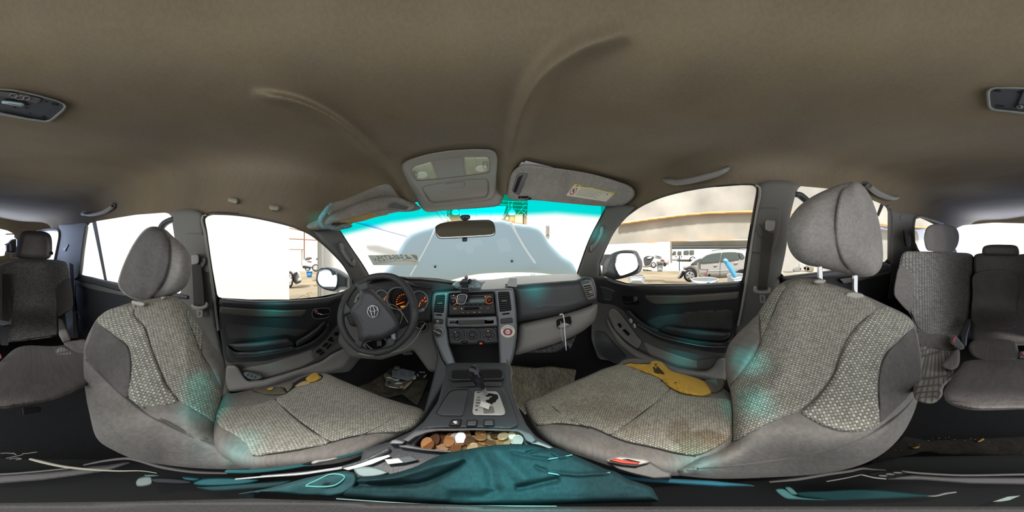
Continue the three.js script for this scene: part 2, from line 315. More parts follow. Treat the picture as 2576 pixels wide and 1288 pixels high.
// ---------------------------------------------------------------- the workshop round the car, seen through the glass
const W = { wall: std(0xe6e6e2, { roughness: 0.95 }), wallGrey: std(0xd2d1ce, { roughness: 0.95, map: rep(tGround, 5) }), soffit: std(0xc9c6be, { roughness: 0.95, map: rep(tGround, 5) }), steel: std(0x96694a, { roughness: 0.8 }), floor: std(0xb5a88f, { roughness: 0.95, map: rep(tGround, 7) }), orange: std(0xe3a869, { roughness: 0.7 }), carWhite: std(0xd9d9d6, { roughness: 0.35 }), carSilver: std(0xc2c0be, { roughness: 0.35, metalness: 0.3 }), carDark: std(0x75757a, { roughness: 0.35 }), tyre: std(0x2c2c2e, { roughness: 0.8 }), winDark: std(0x5d6764, { roughness: 0.15 }), rim: std(0xd9d9d9, { roughness: 0.3, metalness: 0.4 }), grey: std(0xb9c2c6, { roughness: 0.7 }), blue: std(0x3f86c4, { roughness: 0.6 }), sky: std(0x55aee6, { roughness: 0.5 }), tail: std(0xc2334a, { roughness: 0.3 }), hood: std(0xa9c2cd, { roughness: 0.42, metalness: 0.1 }), lamp: std(0xffffff, { emissive: 0xffffff, emissiveIntensity: 1.6 }), strut: std(0xdfe6e6, { roughness: 0.6 }) };
struct('wall_workshop', panel({ out: I1(-500, 300, 3076, 300, 3076, 720, -500, 720), d: 22, h: 0, thick: 0.3, cell: 60 }), W.wall);
struct('ground', panel({ out: I1(-400, 655, 2976, 655, 2976, 860, -400, 860), d: (x, y) => SC * 1.15 / Math.max(0.105, Math.sin((y - 644) / 1288 * Math.PI)), h: 0, thick: 0.2, cell: 12, uv: (x, y, p) => [p.x, p.z] }), W.floor);
struct('wall_left', panel({ out: rp(I1(-40, 380, 721, 380, 721, 800, -40, 800), 1), d: (x) => 6.2 + 0.6 * clamp((330 - x) / 300), h: 0, thick: 0.2, cell: 20 }), std(0xcfcfc8, { roughness: 0.95 }));
struct('wall_left_edge', panel({ out: rp(G3(42, -100, 82, -100, 82, 1300, 42, 1300), 1), d: 6.1, h: 0.01, edge: 2, thick: 0.3, cell: 3 }), W.wall);
struct('wall_front_left', panel({ out: I1(810, 430, 1010, 430, 1100, 640, 1100, 780, 810, 780), d: 7.4, h: 0, thick: 0.2, cell: 20 }), W.wall);
const jamb = thing('door_post', 'white door post beside the workshop doorway, left of the driver door mirror', 'post');
pnl('post', { out: rp(G3(540, 260, 580, 260, 580, 1230, 540, 1230), 1), d: 7.2, h: 0.02, edge: 2, thick: 0.2 }, W.wallGrey, jamb); pnl('post', { out: rp(G3(582, 290, 636, 290, 636, 1230, 582, 1230), 1), d: 7.25, h: 0.01, edge: 2, thick: 0.2 }, W.wall, jamb);
const rackT = thing('steel_frame', 'rust coloured steel post and rails on the far workshop wall beyond the doorway', 'frame');
mesh('post', tube(at3(G3(325, 60, 323, 620), 16), 1.4, { smooth: false }), W.steel, rackT); mesh('rail', tube(at3(G3(85, 262, 540, 285), 16), 1.3, { smooth: false }), W.steel, rackT); mesh('rail', tube(at3(G3(85, 435, 320, 437), 16), 1, { smooth: false }), W.steel, rackT); mesh('post', tube(at3(G3(285, 440, 280, 690), 16), 1.6, { smooth: false }), W.wallGrey, rackT); mesh('rail', tube(at3(G3(85, 88, 320, 140), 16), 1.2, { smooth: false }), W.steel, rackT);
function wheel(cx, cy, rx, ry, d, parent) { const w = pnl('wheel', { out: ell(cx, cy, rx, ry), d, h: 0.06, edge: rx * 0.2, thick: 0.3 }, W.tyre, parent); pnl('rim', { out: ell(cx, cy, rx * 0.7, ry * 0.7), d: d - 0.08, h: 0.05, edge: rx * 0.2, thick: 0.05 }, W.rim, w); for (let k = 0; k < 5; k++) { const a = k * 1.2566 + 0.6, c = Math.cos(a), s = Math.sin(a), b = a + 0.42, e = Math.cos(b), f = Math.sin(b); mesh('gap', panel({ out: [[cx + c * rx * 0.2, cy + s * ry * 0.2], [cx + c * rx * 0.6, cy + s * ry * 0.6], [cx + e * rx * 0.6, cy + f * ry * 0.6]], d: d - 0.135, h: 0.001, thick: 0.01 }), W.tyre, w); } return w; }
{ // far left: white utility vehicle, wrecked dark wheel, blue bin
  const v = thing('sport_utility_vehicle', 'white utility vehicle parked beyond the workshop doorway left of the driver', 'car');
  pnl('body', { out: sm(G3(296, 640, 320, 600, 350, 575, 360, 560, 440, 556, 520, 560, 560, 580, 560, 700, 500, 740, 440, 745, 360, 730, 300, 715)), d: 15, h: 0.12, edge: 8, thick: 0.8 }, W.carWhite, v);
  pnl('window', { out: sm(G3(330, 602, 362, 566, 445, 566, 425, 585, 390, 600)), d: 14.86, h: 0.02, edge: 2, thick: 0.05 }, W.winDark, v);
  pnl('window', { out: sm(G3(510, 596, 545, 560, 545, 594)), d: 14.86, h: 0.02, edge: 2, thick: 0.05 }, W.winDark, v);
  pnl('tail_light', { out: rp(G3(366, 622, 440, 624, 440, 634, 370, 632), 1), d: 14.84, h: 0.02, edge: 1, thick: 0.05 }, W.tail, v);
  pnl('bumper', { out: sm(G3(298, 700, 360, 706, 440, 726, 410, 748, 340, 745, 300, 735)), d: 14.85, h: 0.04, edge: 3, thick: 0.1 }, W.tyre, v);
  wheel(...pt(G3, 508, 735), 9.2, 9.4, 14.84, v); wheel(...pt(G3, 380, 755), 7, 4.5, 14.95, v);
  const w = thing('damaged_car', 'front corner of a white car without its bumper, black wheel showing in the doorway', 'car');
  pnl('fender', { out: sm(G3(60, 740, 120, 735, 190, 745, 240, 790, 275, 860, 290, 930, 270, 960, 190, 990, 150, 960, 130, 860, 80, 790)), d: 12.2, h: 0.12, edge: 8, thick: 0.5 }, W.carWhite, w);
  pnl('engine_part', { out: sm(G3(150, 830, 205, 800, 215, 820, 180, 860, 185, 960, 165, 965, 155, 900)), d: 12.0, h: 0.05, edge: 2, thick: 0.1 }, W.tyre, w);
  pnl('valance', { out: sm(G3(170, 978, 270, 948, 272, 962, 190, 996)), d: 11.98, h: 0.04, edge: 1.5, thick: 0.1 }, W.tyre, w);
  wheel(...pt(G3, 92, 925), 8.6, 21, 12.0, w);
  const b = thing('recycling_bin', 'blue plastic bin on the workshop floor below the white utility vehicle', 'bin');
  pnl('tub', { out: rp(G3(358, 800, 458, 800, 446, 888, 368, 886), 1.5), d: 12.5, h: 0.1, edge: 6, thick: 0.3 }, W.blue, b); pnl('rim', { out: rp(G3(352, 788, 464, 788, 462, 802, 354, 802), 1), d: 12.42, h: 0.04, edge: 1.5, thick: 0.3 }, W.blue, b);
  one('floor_cable', tube(at3(G3(90, 1240, 200, 1232, 310, 1185, 420, 1215, 370, 1140, 455, 1135), 8.2), 0.45), W.steel, 'thin cable lying in loops on the workshop floor by the doorway', 'cable');
}
{ // raised hood
  const t = thing('raised_hood', 'pale blue raised hood of this vehicle filling the windscreen', 'car hood');
  const dh = (x, y) => 4.4 + (y - 560) * 0.006;
  pnl('hood_panel', { out: sm(I1(960, 700, 985, 660, 1005, 625, 1030, 590, 1075, 572, 1130, 560, 1200, 553, 1262, 553, 1285, 560, 1352, 573, 1380, 610, 1410, 640, 1438, 660, 1450, 690, 1430, 694, 1340, 686, 1200, 690, 1080, 715)), d: dh, h: 0.08, edge: 18, thick: 0.05, cell: 4 }, W.hood, t);
  mesh('hood_rib', tube(at3(B1(390, 800, 330, 920, 260, 1050, 180, 1190), (x, y) => dh(x, y) - 0.085), 2.4, { flat: 0.5 }), W.strut, t);
  mesh('hood_rib', tube(at3(B1(1030, 745, 1090, 850, 1160, 970, 1240, 1085), (x, y) => dh(x, y) - 0.085), 3.2, { flat: 0.5 }), W.strut, t);
  for (const [x, y] of [pt(B1, 388, 1125), pt(B1, 1043, 1078)]) pnl('washer_nozzle', { out: rr(x - 2.4, y - 2.4, x + 2.4, y + 2, 1), d: dh(x, y) - 0.1, h: 0.02, edge: 1, thick: 0.04 }, W.tyre, t);
  for (const q of [B1(905, 890, 1005, 860, 1045, 985, 940, 1000), B1(560, 920, 770, 880, 800, 930, 580, 985), B1(640, 960, 720, 950, 715, 1010, 650, 1005)]) pnl('tape_patch', { out: q, d: (x, y) => dh(x, y) - 0.081, h: 0.001, edge: 1, thick: 0.0015 }, std(0xb0c8d2, { roughness: 0.6 }), t);
  for (const q of [I1(1335, 688, 1346, 687, 1345, 698, 1334, 700)]) pnl('hood_hinge', { out: q, d: 4.9, h: 0.01, edge: 2, thick: 0.05 }, W.hood, t);
}
{ // front: roof trusses, skylight, two bay lamps, cabinets, wall on the right with a beam
  struct('wall_front', panel({ out: I1(1124, 470, 1345, 470, 1345, 640, 1124, 640), d: 17, h: 0, thick: 0.2, cell: 20 }), std(0xcdb089, { roughness: 0.95, map: rep(tGround, 6) }));
  struct('glare_sheet_front', panel({ out: I1(900, 630, 1470, 630, 1470, 745, 900, 745), d: 9.5, h: 0, thick: 0.2, cell: 20 }), W.wall);  // white sheet added for the blown-out glare below the hood
  const sk = thing('skylight_panel', 'bright ribbed roof panel between the two workshop bay lamps', 'skylight');
  pnl('panel', { out: rp(G4(990, 260, 2010, 240, 1940, 480, 1900, 545, 1030, 545, 1000, 420), 2), d: 15.5, h: 0.05, edge: 3, thick: 0.1 }, std(0xffffff, { emissive: 0xffffff, emissiveIntensity: 0.55 }), sk);
  for (const q of [G4(1030, 340, 1990, 330), G4(1040, 430, 1960, 425)]) mesh('rib', tube(at3(q, 15.3), 0.8, { smooth: false }), W.strut, sk);
  for (const q of [G4(1340, 300, 1350, 545), G4(1660, 300, 1665, 545)]) mesh('rib', tube(at3(q, 15.28), 1.2, { smooth: false }), W.strut, sk);
  for (const [q, l] of [[G4(912, 370), 'white dome bay lamp left of the rear view mirror bracket'], [G4(2128, 380), 'white dome bay lamp right of the rear view mirror']]) {
    const [x, y] = q[0], t = thing('bay_lamp', l, 'lamp');
    pnl('lamp_shade', { out: sm([[x - 9.5, y + 4], [x - 8, y - 3], [x - 3, y - 7], [x + 3, y - 7], [x + 8, y - 3], [x + 9.5, y + 4], [x + 7, y + 6.5], [x, y + 7.5], [x - 7, y + 6.5]]), d: 13.5, h: 0.25, edge: 8, thick: 0.3 }, W.lamp, t);
    mesh('hanger', tube([[x, y - 7, 13.5], [x, y - 22, 13.5]], 0.7, { smooth: false }), W.strut, t);
    const L = new THREE.PointLight(0xffffff, 6); L.position.copy(P(x, y + 2, 13.0)); L.shadow.radius = 6; L.castShadow = true; scene.add(L); L.name = 'bay_lamp_light';
  }
  const tr = thing('roof_truss', 'thin steel roof struts above the right bay lamp', 'truss');
  for (const q of [G4(2160, 140, 1930, 520), G4(2430, 200, 2230, 440), G4(1850, 210, 2540, 245), G4(1900, 135, 2576, 165), G4(2040, 300, 2440, 320), G4(2060, 140, 2050, 330), G4(2450, 320, 2360, 430), G4(2330, 330, 2470, 500), G4(2390, 140, 2360, 190), G4(2475, 330, 2480, 490), G4(800, 330, 700, 440), G4(770, 380, 770, 540), G4(700, 340, 800, 400)]) mesh('strut', tube(at3(q, 14.6), 0.85, { smooth: false, m: 6 }), W.strut, tr);
  const bm = thing('roof_beam', 'pale sloping roof beam left of the bay lamps', 'beam');
  for (const q of [G4(460, 350, 560, 350, 760, 560, 660, 590), G4(580, 345, 630, 345, 820, 575, 780, 580)]) pnl('flange', { out: q, d: 12.5, h: 0.03, edge: 2, thick: 0.2 }, W.strut, bm);
  const cb = thing('storage_cabinet', 'tan storage cabinet high on the far wall right of the skylight', 'cabinet');
  pnl('front', { out: rp(G4(2080, 470, 2180, 470, 2180, 568, 2080, 568), 1), d: 14.4, h: 0.02, edge: 1, thick: 0.3 }, W.orange, cb); pnl('front', { out: rp(G4(2190, 430, 2370, 420, 2365, 625, 2190, 600), 1), d: 14.5, h: 0.02, edge: 1, thick: 0.3 }, std(0xe6c79c, { roughness: 0.8 }), cb); pnl('trim', { out: G4(2365, 400, 2385, 400, 2385, 630, 2365, 630), d: 14.4, h: 0.01, edge: 1, thick: 0.2 }, W.tyre, cb);
  pnl('box', { out: rp(G4(2000, 480, 2050, 480, 2048, 545, 2002, 545), 1), d: 14.2, h: 0.02, edge: 1, thick: 0.2 }, W.wall, cb);
  struct('wall_front_right', panel({ out: [...G4(2480, -100), ...I1(1700, 478, 1700, 640, 1325, 640), ...G4(2450, 560)], d: 11, h: 0, thick: 0.2, cell: 20 }), W.wall);
  const vt = thing('wall_vent', 'narrow grey louvre on the bright wall right of the raised hood', 'vent');
  pnl('louvre', { out: rp(F3(920, 65, 970, 68, 970, 258, 922, 245), 1), d: 10.9, h: 0.03, edge: 1, thick: 0.1 }, std(0x8c8a88), vt);
  pnl('frame', { out: rp(F3(905, 50, 985, 52, 985, 270, 905, 262), 1), d: 10.95, h: 0.02, edge: 1, thick: 0.05 }, W.wallGrey, vt);
  const bl = thing('diagonal_brace', 'pale violet brace crossing the windscreen corner behind the tint band', 'beam');
  pnl('bar', { out: A3(580, 545, 740, 540, 1290, 700, 1230, 725), d: 6.9, h: 0.02, edge: 4, thick: 0.1 }, std(0xc9ccf0, { roughness: 0.8 }), bl);
}
{ // passenger side: overhead door housing with orange edges, roller door, cars, barrels
  struct('wall_right_upper', panel({ out: [...B4(125, -60, 2300, -60, 2300, 400, 1600, 395, 1200, 402, 900, 425, 600, 460, 340, 500, 125, 545)], d: 7.7, h: 0, thick: 0.2, cell: 20 }), W.wallGrey);
  struct('trim_1', panel({ out: B4(300, 512, 600, 466, 900, 428, 1200, 400, 1600, 388, 2300, 384, 2300, 412, 1600, 414, 1200, 422, 900, 448, 600, 488, 300, 530), d: 7.25, h: 0.03, edge: 2, thick: 0.2, cell: 3 }), W.orange);
  struct('wall_right_lower', panel({ out: B4(120, 558, 300, 530, 600, 486, 900, 446, 1200, 420, 1600, 414, 2300, 412, 2300, 672, 1560, 672, 1200, 678, 820, 690, 480, 708, 200, 722, 120, 728), d: 7.4, h: 0, thick: 0.2, cell: 20 }), W.soffit);
  struct('trim_2', panel({ out: B4(480, 704, 820, 686, 1200, 674, 1560, 668, 2300, 666, 2300, 674, 1560, 676, 1200, 683, 820, 695, 480, 712), d: 7.3, h: 0.02, edge: 1, thick: 0.1, cell: 3 }), W.orange);
  const rd = thing('roller_door', 'half raised pale roller door above the silver hatchback', 'garage door');
  pnl('slat', { out: rp(B4(820, 692, 2200, 668, 2200, 735, 820, 742), 1), d: 9, h: 0.03, edge: 2, thick: 0.1 }, W.soffit, rd); pnl('slat', { out: rp(B4(820, 740, 2200, 733, 2200, 756, 820, 760), 1), d: 8.95, h: 0.03, edge: 2, thick: 0.1 }, W.wallGrey, rd); pnl('bottom_rail', { out: rp(B4(820, 757, 1250, 754, 2200, 748, 2200, 760, 820, 768), 1), d: 8.9, h: 0.03, edge: 1.5, thick: 0.1 }, std(0x6f7f88), rd);
  pnl('door_post', { out: B4(803, 690, 822, 690, 822, 905, 803, 905), d: 8.9, h: 0.02, edge: 1, thick: 0.2 }, W.wall, rd);
  const sg = thing('wall_sign', 'small blue green sign high on the workshop wall behind the white sedan', 'sign');
  pnl('board', { out: rp(G1(1480, 190, 1690, 185, 1690, 230, 1480, 232), 1), d: 17, h: 0.02, edge: 1, thick: 0.1 }, std(0x6ea7b4), sg);
  const sd = thing('sedan', 'white sedan with its rear bumper off behind the grey bin', 'car');
  pnl('body', { out: sm(G1(1150, 640, 1200, 560, 1260, 535, 1340, 530, 1460, 535, 1560, 560, 1650, 578, 1780, 585, 1800, 640, 1810, 720, 1790, 750, 1680, 740, 1560, 790, 1400, 810, 1150, 810, 1140, 720)), d: 14.5, h: 0.12, edge: 9, thick: 0.8 }, W.carWhite, sd);
  pnl('open_door_frame', { out: sm(G1(1185, 580, 1250, 540, 1330, 532, 1440, 560, 1420, 600, 1370, 690, 1330, 740, 1220, 765, 1195, 700)), d: 14.36, h: 0.02, edge: 2, thick: 0.05 }, std(0x4b4d50), sd);
  pnl('window', { out: sm(G1(1265, 600, 1300, 565, 1385, 552, 1380, 590, 1330, 605)), d: 14.3, h: 0.01, edge: 1, thick: 0.04 }, W.carWhite, sd);
  pnl('rear_window', { out: sm(G1(1450, 525, 1540, 530, 1650, 572, 1570, 575)), d: 14.34, h: 0.02, edge: 1, thick: 0.05 }, W.winDark, sd);
  pnl('tail_light', { out: sm(G1(1605, 630, 1660, 620, 1700, 640, 1700, 655, 1620, 655)), d: 14.32, h: 0.03, edge: 1.5, thick: 0.05 }, W.tail, sd);
  pnl('bumper_gap', { out: sm(G1(1680, 690, 1720, 700, 1750, 760, 1700, 800, 1670, 780)), d: 14.33, h: 0.02, edge: 1, thick: 0.05 }, W.tyre, sd);
  wheel(...pt(G1, 1425, 765), 6.8, 7.6, 14.32, sd);
  const pk = thing('pickup_truck', 'white crew cab pickup behind the silver hatchback', 'car');
  pnl('body', { out: rp(G2(-40, 380, 560, 376, 575, 495, 720, 495, 790, 500, 760, 590, 700, 640, 560, 660, 0, 655, -40, 640), 3), d: 13.5, h: 0.1, edge: 6, thick: 0.8 }, W.carWhite, pk);
  for (const q of [G2(10, 430, 50, 415, 105, 415, 105, 495, 10, 500), G2(148, 415, 240, 415, 240, 500, 148, 500), G2(298, 400, 425, 392, 425, 492, 298, 492), G2(445, 388, 555, 388, 555, 492, 445, 492)]) pnl('window', { out: rp(q, 1), d: 13.37, h: 0.02, edge: 1, thick: 0.05 }, W.winDark, pk);
  for (const q of [G2(98, 525, 115, 525, 115, 555, 98, 555), G2(238, 525, 255, 525, 255, 555, 238, 555)]) pnl('door_handle', { out: q, d: 13.37, h: 0.02, edge: 1, thick: 0.05 }, W.tyre, pk);
  wheel(...pt(G2, 520, 615), 8, 6.5, 13.4, pk); pnl('sill', { out: G2(135, 650, 480, 660, 480, 680, 135, 672), d: 13.4, h: 0.02, edge: 1, thick: 0.1 }, W.tyre, pk);
  const hb = thing('hatchback_car', 'silver hatchback with its front bumper removed, seen through the passenger window', 'car');
  const dh = (x) => 10.4;
  pnl('body', { out: sm(G2(285, 860, 300, 780, 360, 730, 440, 690, 560, 610, 700, 520, 850, 450, 1000, 420, 1200, 395, 1400, 385, 1600, 390, 1750, 410, 1900, 460, 1960, 600, 1960, 1000, 1700, 1040, 1200, 1090, 900, 1085, 620, 1080, 600, 1000, 540, 900, 440, 870, 340, 890)), d: dh, h: 0.16, edge: 14, thick: 1.2 }, W.carSilver, hb);
  pnl('front_quarter_window', { out: rp(G2(465, 748, 560, 660, 730, 580, 735, 730), 1), d: 10.22, h: 0.02, edge: 1, thick: 0.05 }, W.winDark, hb);
  pnl('front_window', { out: rp(G2(745, 722, 745, 590, 850, 520, 1000, 475, 1235, 445, 1190, 685), 1.5), d: 10.22, h: 0.02, edge: 1, thick: 0.05 }, W.winDark, hb);
  pnl('rear_window', { out: rp(G2(1210, 680, 1255, 445, 1450, 435, 1610, 440, 1660, 480, 1690, 620, 1500, 655), 1.5), d: 10.22, h: 0.02, edge: 1, thick: 0.05 }, W.winDark, hb);
  pnl('quarter_window', { out: rp(G2(1640, 445, 1760, 470, 1820, 560, 1800, 600, 1720, 615), 1), d: 10.22, h: 0.02, edge: 1, thick: 0.05 }, W.winDark, hb);
  for (const q of [G2(1040, 770, 1080, 755, 1140, 755, 1130, 785, 1060, 790), G2(1550, 715, 1600, 695, 1660, 690, 1650, 720, 1570, 735)]) pnl('door_handle', { out: sm(q), d: 10.22, h: 0.03, edge: 1.5, thick: 0.05 }, W.carSilver, hb);
  mesh('door_seam', tube(at3(G2(1215, 690, 1205, 900, 1208, 1080), 10.23), 0.5), W.winDark, hb); mesh('body_line', tube(at3(G2(930, 908, 1200, 900, 1500, 885), 10.22), 0.6), W.strut, hb); mesh('roof_rail', tube(at3(G2(1000, 400, 1200, 372, 1500, 355, 1840, 380), 10.3), 1), W.winDark, hb);
  wheel(...pt(G2, 455, 1030), 16.2, 15.6, 10.15, hb);
  pnl('wheel_arch', { out: sm(G2(330, 910, 400, 880, 480, 880, 560, 930, 605, 1040, 600, 1060, 540, 960, 450, 905, 350, 920)), d: 10.2, h: 0.02, edge: 2, thick: 0.1 }, W.tyre, hb);
  pnl('rear_arch', { out: sm(G2(1600, 950, 1650, 900, 1720, 870, 1800, 870, 1800, 950)), d: 10.2, h: 0.02, edge: 2, thick: 0.1 }, W.tyre, hb);
  pnl('exposed_front_frame', { out: sm(G2(225, 930, 290, 900, 330, 930, 290, 1020, 240, 1080, 170, 1100, 160, 1060, 220, 1000)), d: 10.3, h: 0.06, edge: 4, thick: 0.2 }, W.tyre, hb); pnl('bumper_bracket', { out: sm(G2(130, 1060, 190, 960, 250, 900, 235, 990, 200, 1060, 160, 1110)), d: 10.15, h: 0.04, edge: 3, thick: 0.1 }, W.carWhite, hb);
  const bn = thing('grey_bin', 'grey wheeled bin standing in front of the white sedan', 'bin');
  pnl('tub', { out: rp(G1(1512, 740, 1665, 740, 1652, 925, 1522, 925), 1), d: 11.5, h: 0.12, edge: 6, thick: 0.3 }, W.grey, bn); pnl('rim', { out: rp(G1(1500, 670, 1690, 672, 1675, 742, 1508, 740), 1.5), d: 11.45, h: 0.1, edge: 6, thick: 0.3 }, W.grey, bn);
  const barrel = (S, top, low, label, d) => { const t = thing('barrel', label, 'barrel'); const [cx, cy, rx, ry] = top; pnl('wall', { out: [[cx - rx, cy], [cx + rx, cy], [cx + rx * 0.97, low], [cx - rx * 0.97, low]], d, h: 0.2, edge: rx * 0.8, thick: 0.3 }, W.grey, t); mesh('rim', tube(ell(cx, cy, rx, ry, 0, 24).map(([x, y]) => [x, y, d - 0.1 - (y - cy) * 0.02]), 1, { closed: true, n: 2, m: 8 }), W.carWhite, t); pnl('inside', { out: ell(cx, cy, rx * 0.96, ry * 0.9), d: d - 0.12, h: 0, thick: 0.02 }, std(0x8d8f8f), t); return t; };
  barrel(0, [...pt(G1, 1005, 1030), 20.5, 3.6], 716, 'grey barrel below the passenger door mirror', 8);
  const b2 = barrel(0, [...pt(G2, 820, 1120), 34, 5.6], 722, 'wide grey barrel in front of the silver hatchback wheel', 7.6); pnl('blue_rag', { out: sm(G2(885, 1150, 920, 1125, 975, 1140, 965, 1165, 900, 1165)), d: 7.4, h: 0.02, edge: 2, thick: 0.02 }, W.sky, b2);
  barrel(0, [...pt(G2, 1600, 1020), 22, 5.5], 720, 'pale barrel with a blue roll standing in it', 7.6);
  const rl = thing('blue_roll', 'bright blue roll leaning in the pale barrel by the silver hatchback', 'roll');
  mesh('roll', tube(at3(G2(1330, 640, 1460, 840, 1570, 1030), 7.3), 5.2, { smooth: false }), W.sky, rl); pnl('end', { out: ell(...pt(G2, 1345, 640), 5.2, 3, 0.3), d: 7.2, h: 0.02, edge: 2, thick: 0.02 }, std(0x9fd2f0), rl);
  const js = thing('blue_stand', 'dark blue post stand on the floor in front of the white pickup', 'stand'); mesh('post', tube(at3(G2(190, 540, 190, 890), 11), 1.1, { smooth: false }), std(0x2a4568), js); mesh('arm', tube(at3(G2(140, 605, 215, 605), 11), 0.7, { smooth: false }), std(0x2a4568), js); mesh('foot', tube(at3(G2(180, 892, 215, 892), 11), 0.8, { smooth: false }), std(0x2a4568), js);
  const jk = thing('floor_jack', 'white hoist with red fittings standing beside the silver hatchback wheel', 'jack');
  mesh('column', tube(at3(G2(660, 720, 660, 1060), 9.2), 2.6, { smooth: false }), W.carWhite, jk); mesh('column', tube(at3(G2(700, 650, 700, 850), 9.2), 1.6, { smooth: false }), W.wallGrey, jk);
  pnl('bracket', { out: rp(G2(720, 940, 840, 930, 830, 1050, 720, 1050), 1), d: 9.2, h: 0.05, edge: 2, thick: 0.2 }, W.carWhite, jk); mesh('red_arm', tube(at3(G2(830, 1040, 900, 870), 9.1), 0.9, { smooth: false }), W.tail, jk); mesh('rail', tube(at3(G2(710, 870, 890, 880), 9.1), 0.7, { smooth: false }), W.winDark, jk); pnl('caster', { out: ell(...pt(G2, 935, 1015), 3.4), d: 9.1, h: 0.04, edge: 2, thick: 0.1 }, W.tyre, jk); mesh('orange_fitting', tube(at3(G2(672, 880, 668, 1050), 9.05), 0.8), W.orange, jk);
  const ds = thing('dark_vehicle', 'dark utility vehicle with raised tailgate behind the passenger door mirror', 'car');
  pnl('body', { out: sm(G1(80, 640, 180, 480, 250, 330, 420, 310, 620, 290, 860, 300, 990, 360, 1040, 440, 1080, 600, 900, 700, 400, 780, 100, 760)), d: 11.6, h: 0.12, edge: 8, thick: 0.8 }, W.carDark, ds); pnl('roof', { out: sm(G1(240, 330, 430, 300, 640, 280, 860, 292, 980, 345, 860, 360, 560, 345, 300, 345)), d: 11.45, h: 0.04, edge: 3, thick: 0.1 }, W.strut, ds); pnl('window', { out: G1(345, 400, 415, 398, 400, 470, 365, 470), d: 11.4, h: 0.01, edge: 1, thick: 0.04 }, W.carWhite, ds);
  const pl = thing('parts_pile', 'low pile of dark car parts on the floor before the white sedan', 'car parts'); for (let k = 0; k < 5; k++) pnl('part', { out: sm(G1(1150 + k * 45, 870 + (k % 2) * 12, 1190 + k * 45, 855 + k * 8, 1230 + k * 45, 895 + k * 4, 1180 + k * 45, 912)), d: 11.2 - 0.02 * k, h: 0.05, edge: 2, thick: 0.1 }, std([0x6d6862, 0x877f74, 0x57524e][k % 3]), pl);
  // beyond the right rear door
  struct('wall_right_rear', panel({ out: I1(1935, 380, 2420, 380, 2420, 690, 1935, 690), d: 7.2, h: 0, thick: 0.2, cell: 20 }), W.wallGrey);
  struct('trim_3', panel({ out: C2(300, 400, 520, 410, 1400, 520, 1750, 545, 1750, 560, 1400, 540, 520, 428, 300, 418), d: 7.0, h: 0.02, edge: 1, thick: 0.1, cell: 3 }), W.orange);
  struct('trim_4', panel({ out: C3(0, 268, 180, 283, 400, 290, 400, 312, 180, 312, 0, 300), d: 7.05, h: 0.02, edge: 1, thick: 0.1, cell: 3 }), std(0xa3a5b2, { roughness: 0.9 }));
  const pp = thing('parts_pile', 'heap of grey car parts and a wooden crate seen under the passenger headrest', 'car parts'); for (const [q, c] of [[C2(480, 920, 520, 900, 560, 905, 560, 935, 490, 940), 0x8f8c86], [C2(540, 865, 580, 875, 610, 910, 590, 940, 545, 935), 0xb5b2ab], [C2(570, 900, 620, 890, 640, 930, 590, 940), 0x77736d], [C2(605, 900, 665, 900, 665, 940, 605, 942), 0x8d7f6d], [C2(390, 940, 480, 935, 500, 945, 400, 948), 0x97948c]]) pnl('part', { out: sm(q), d: 6.8, h: 0.05, edge: 2, thick: 0.1 }, std(c), pp);
}

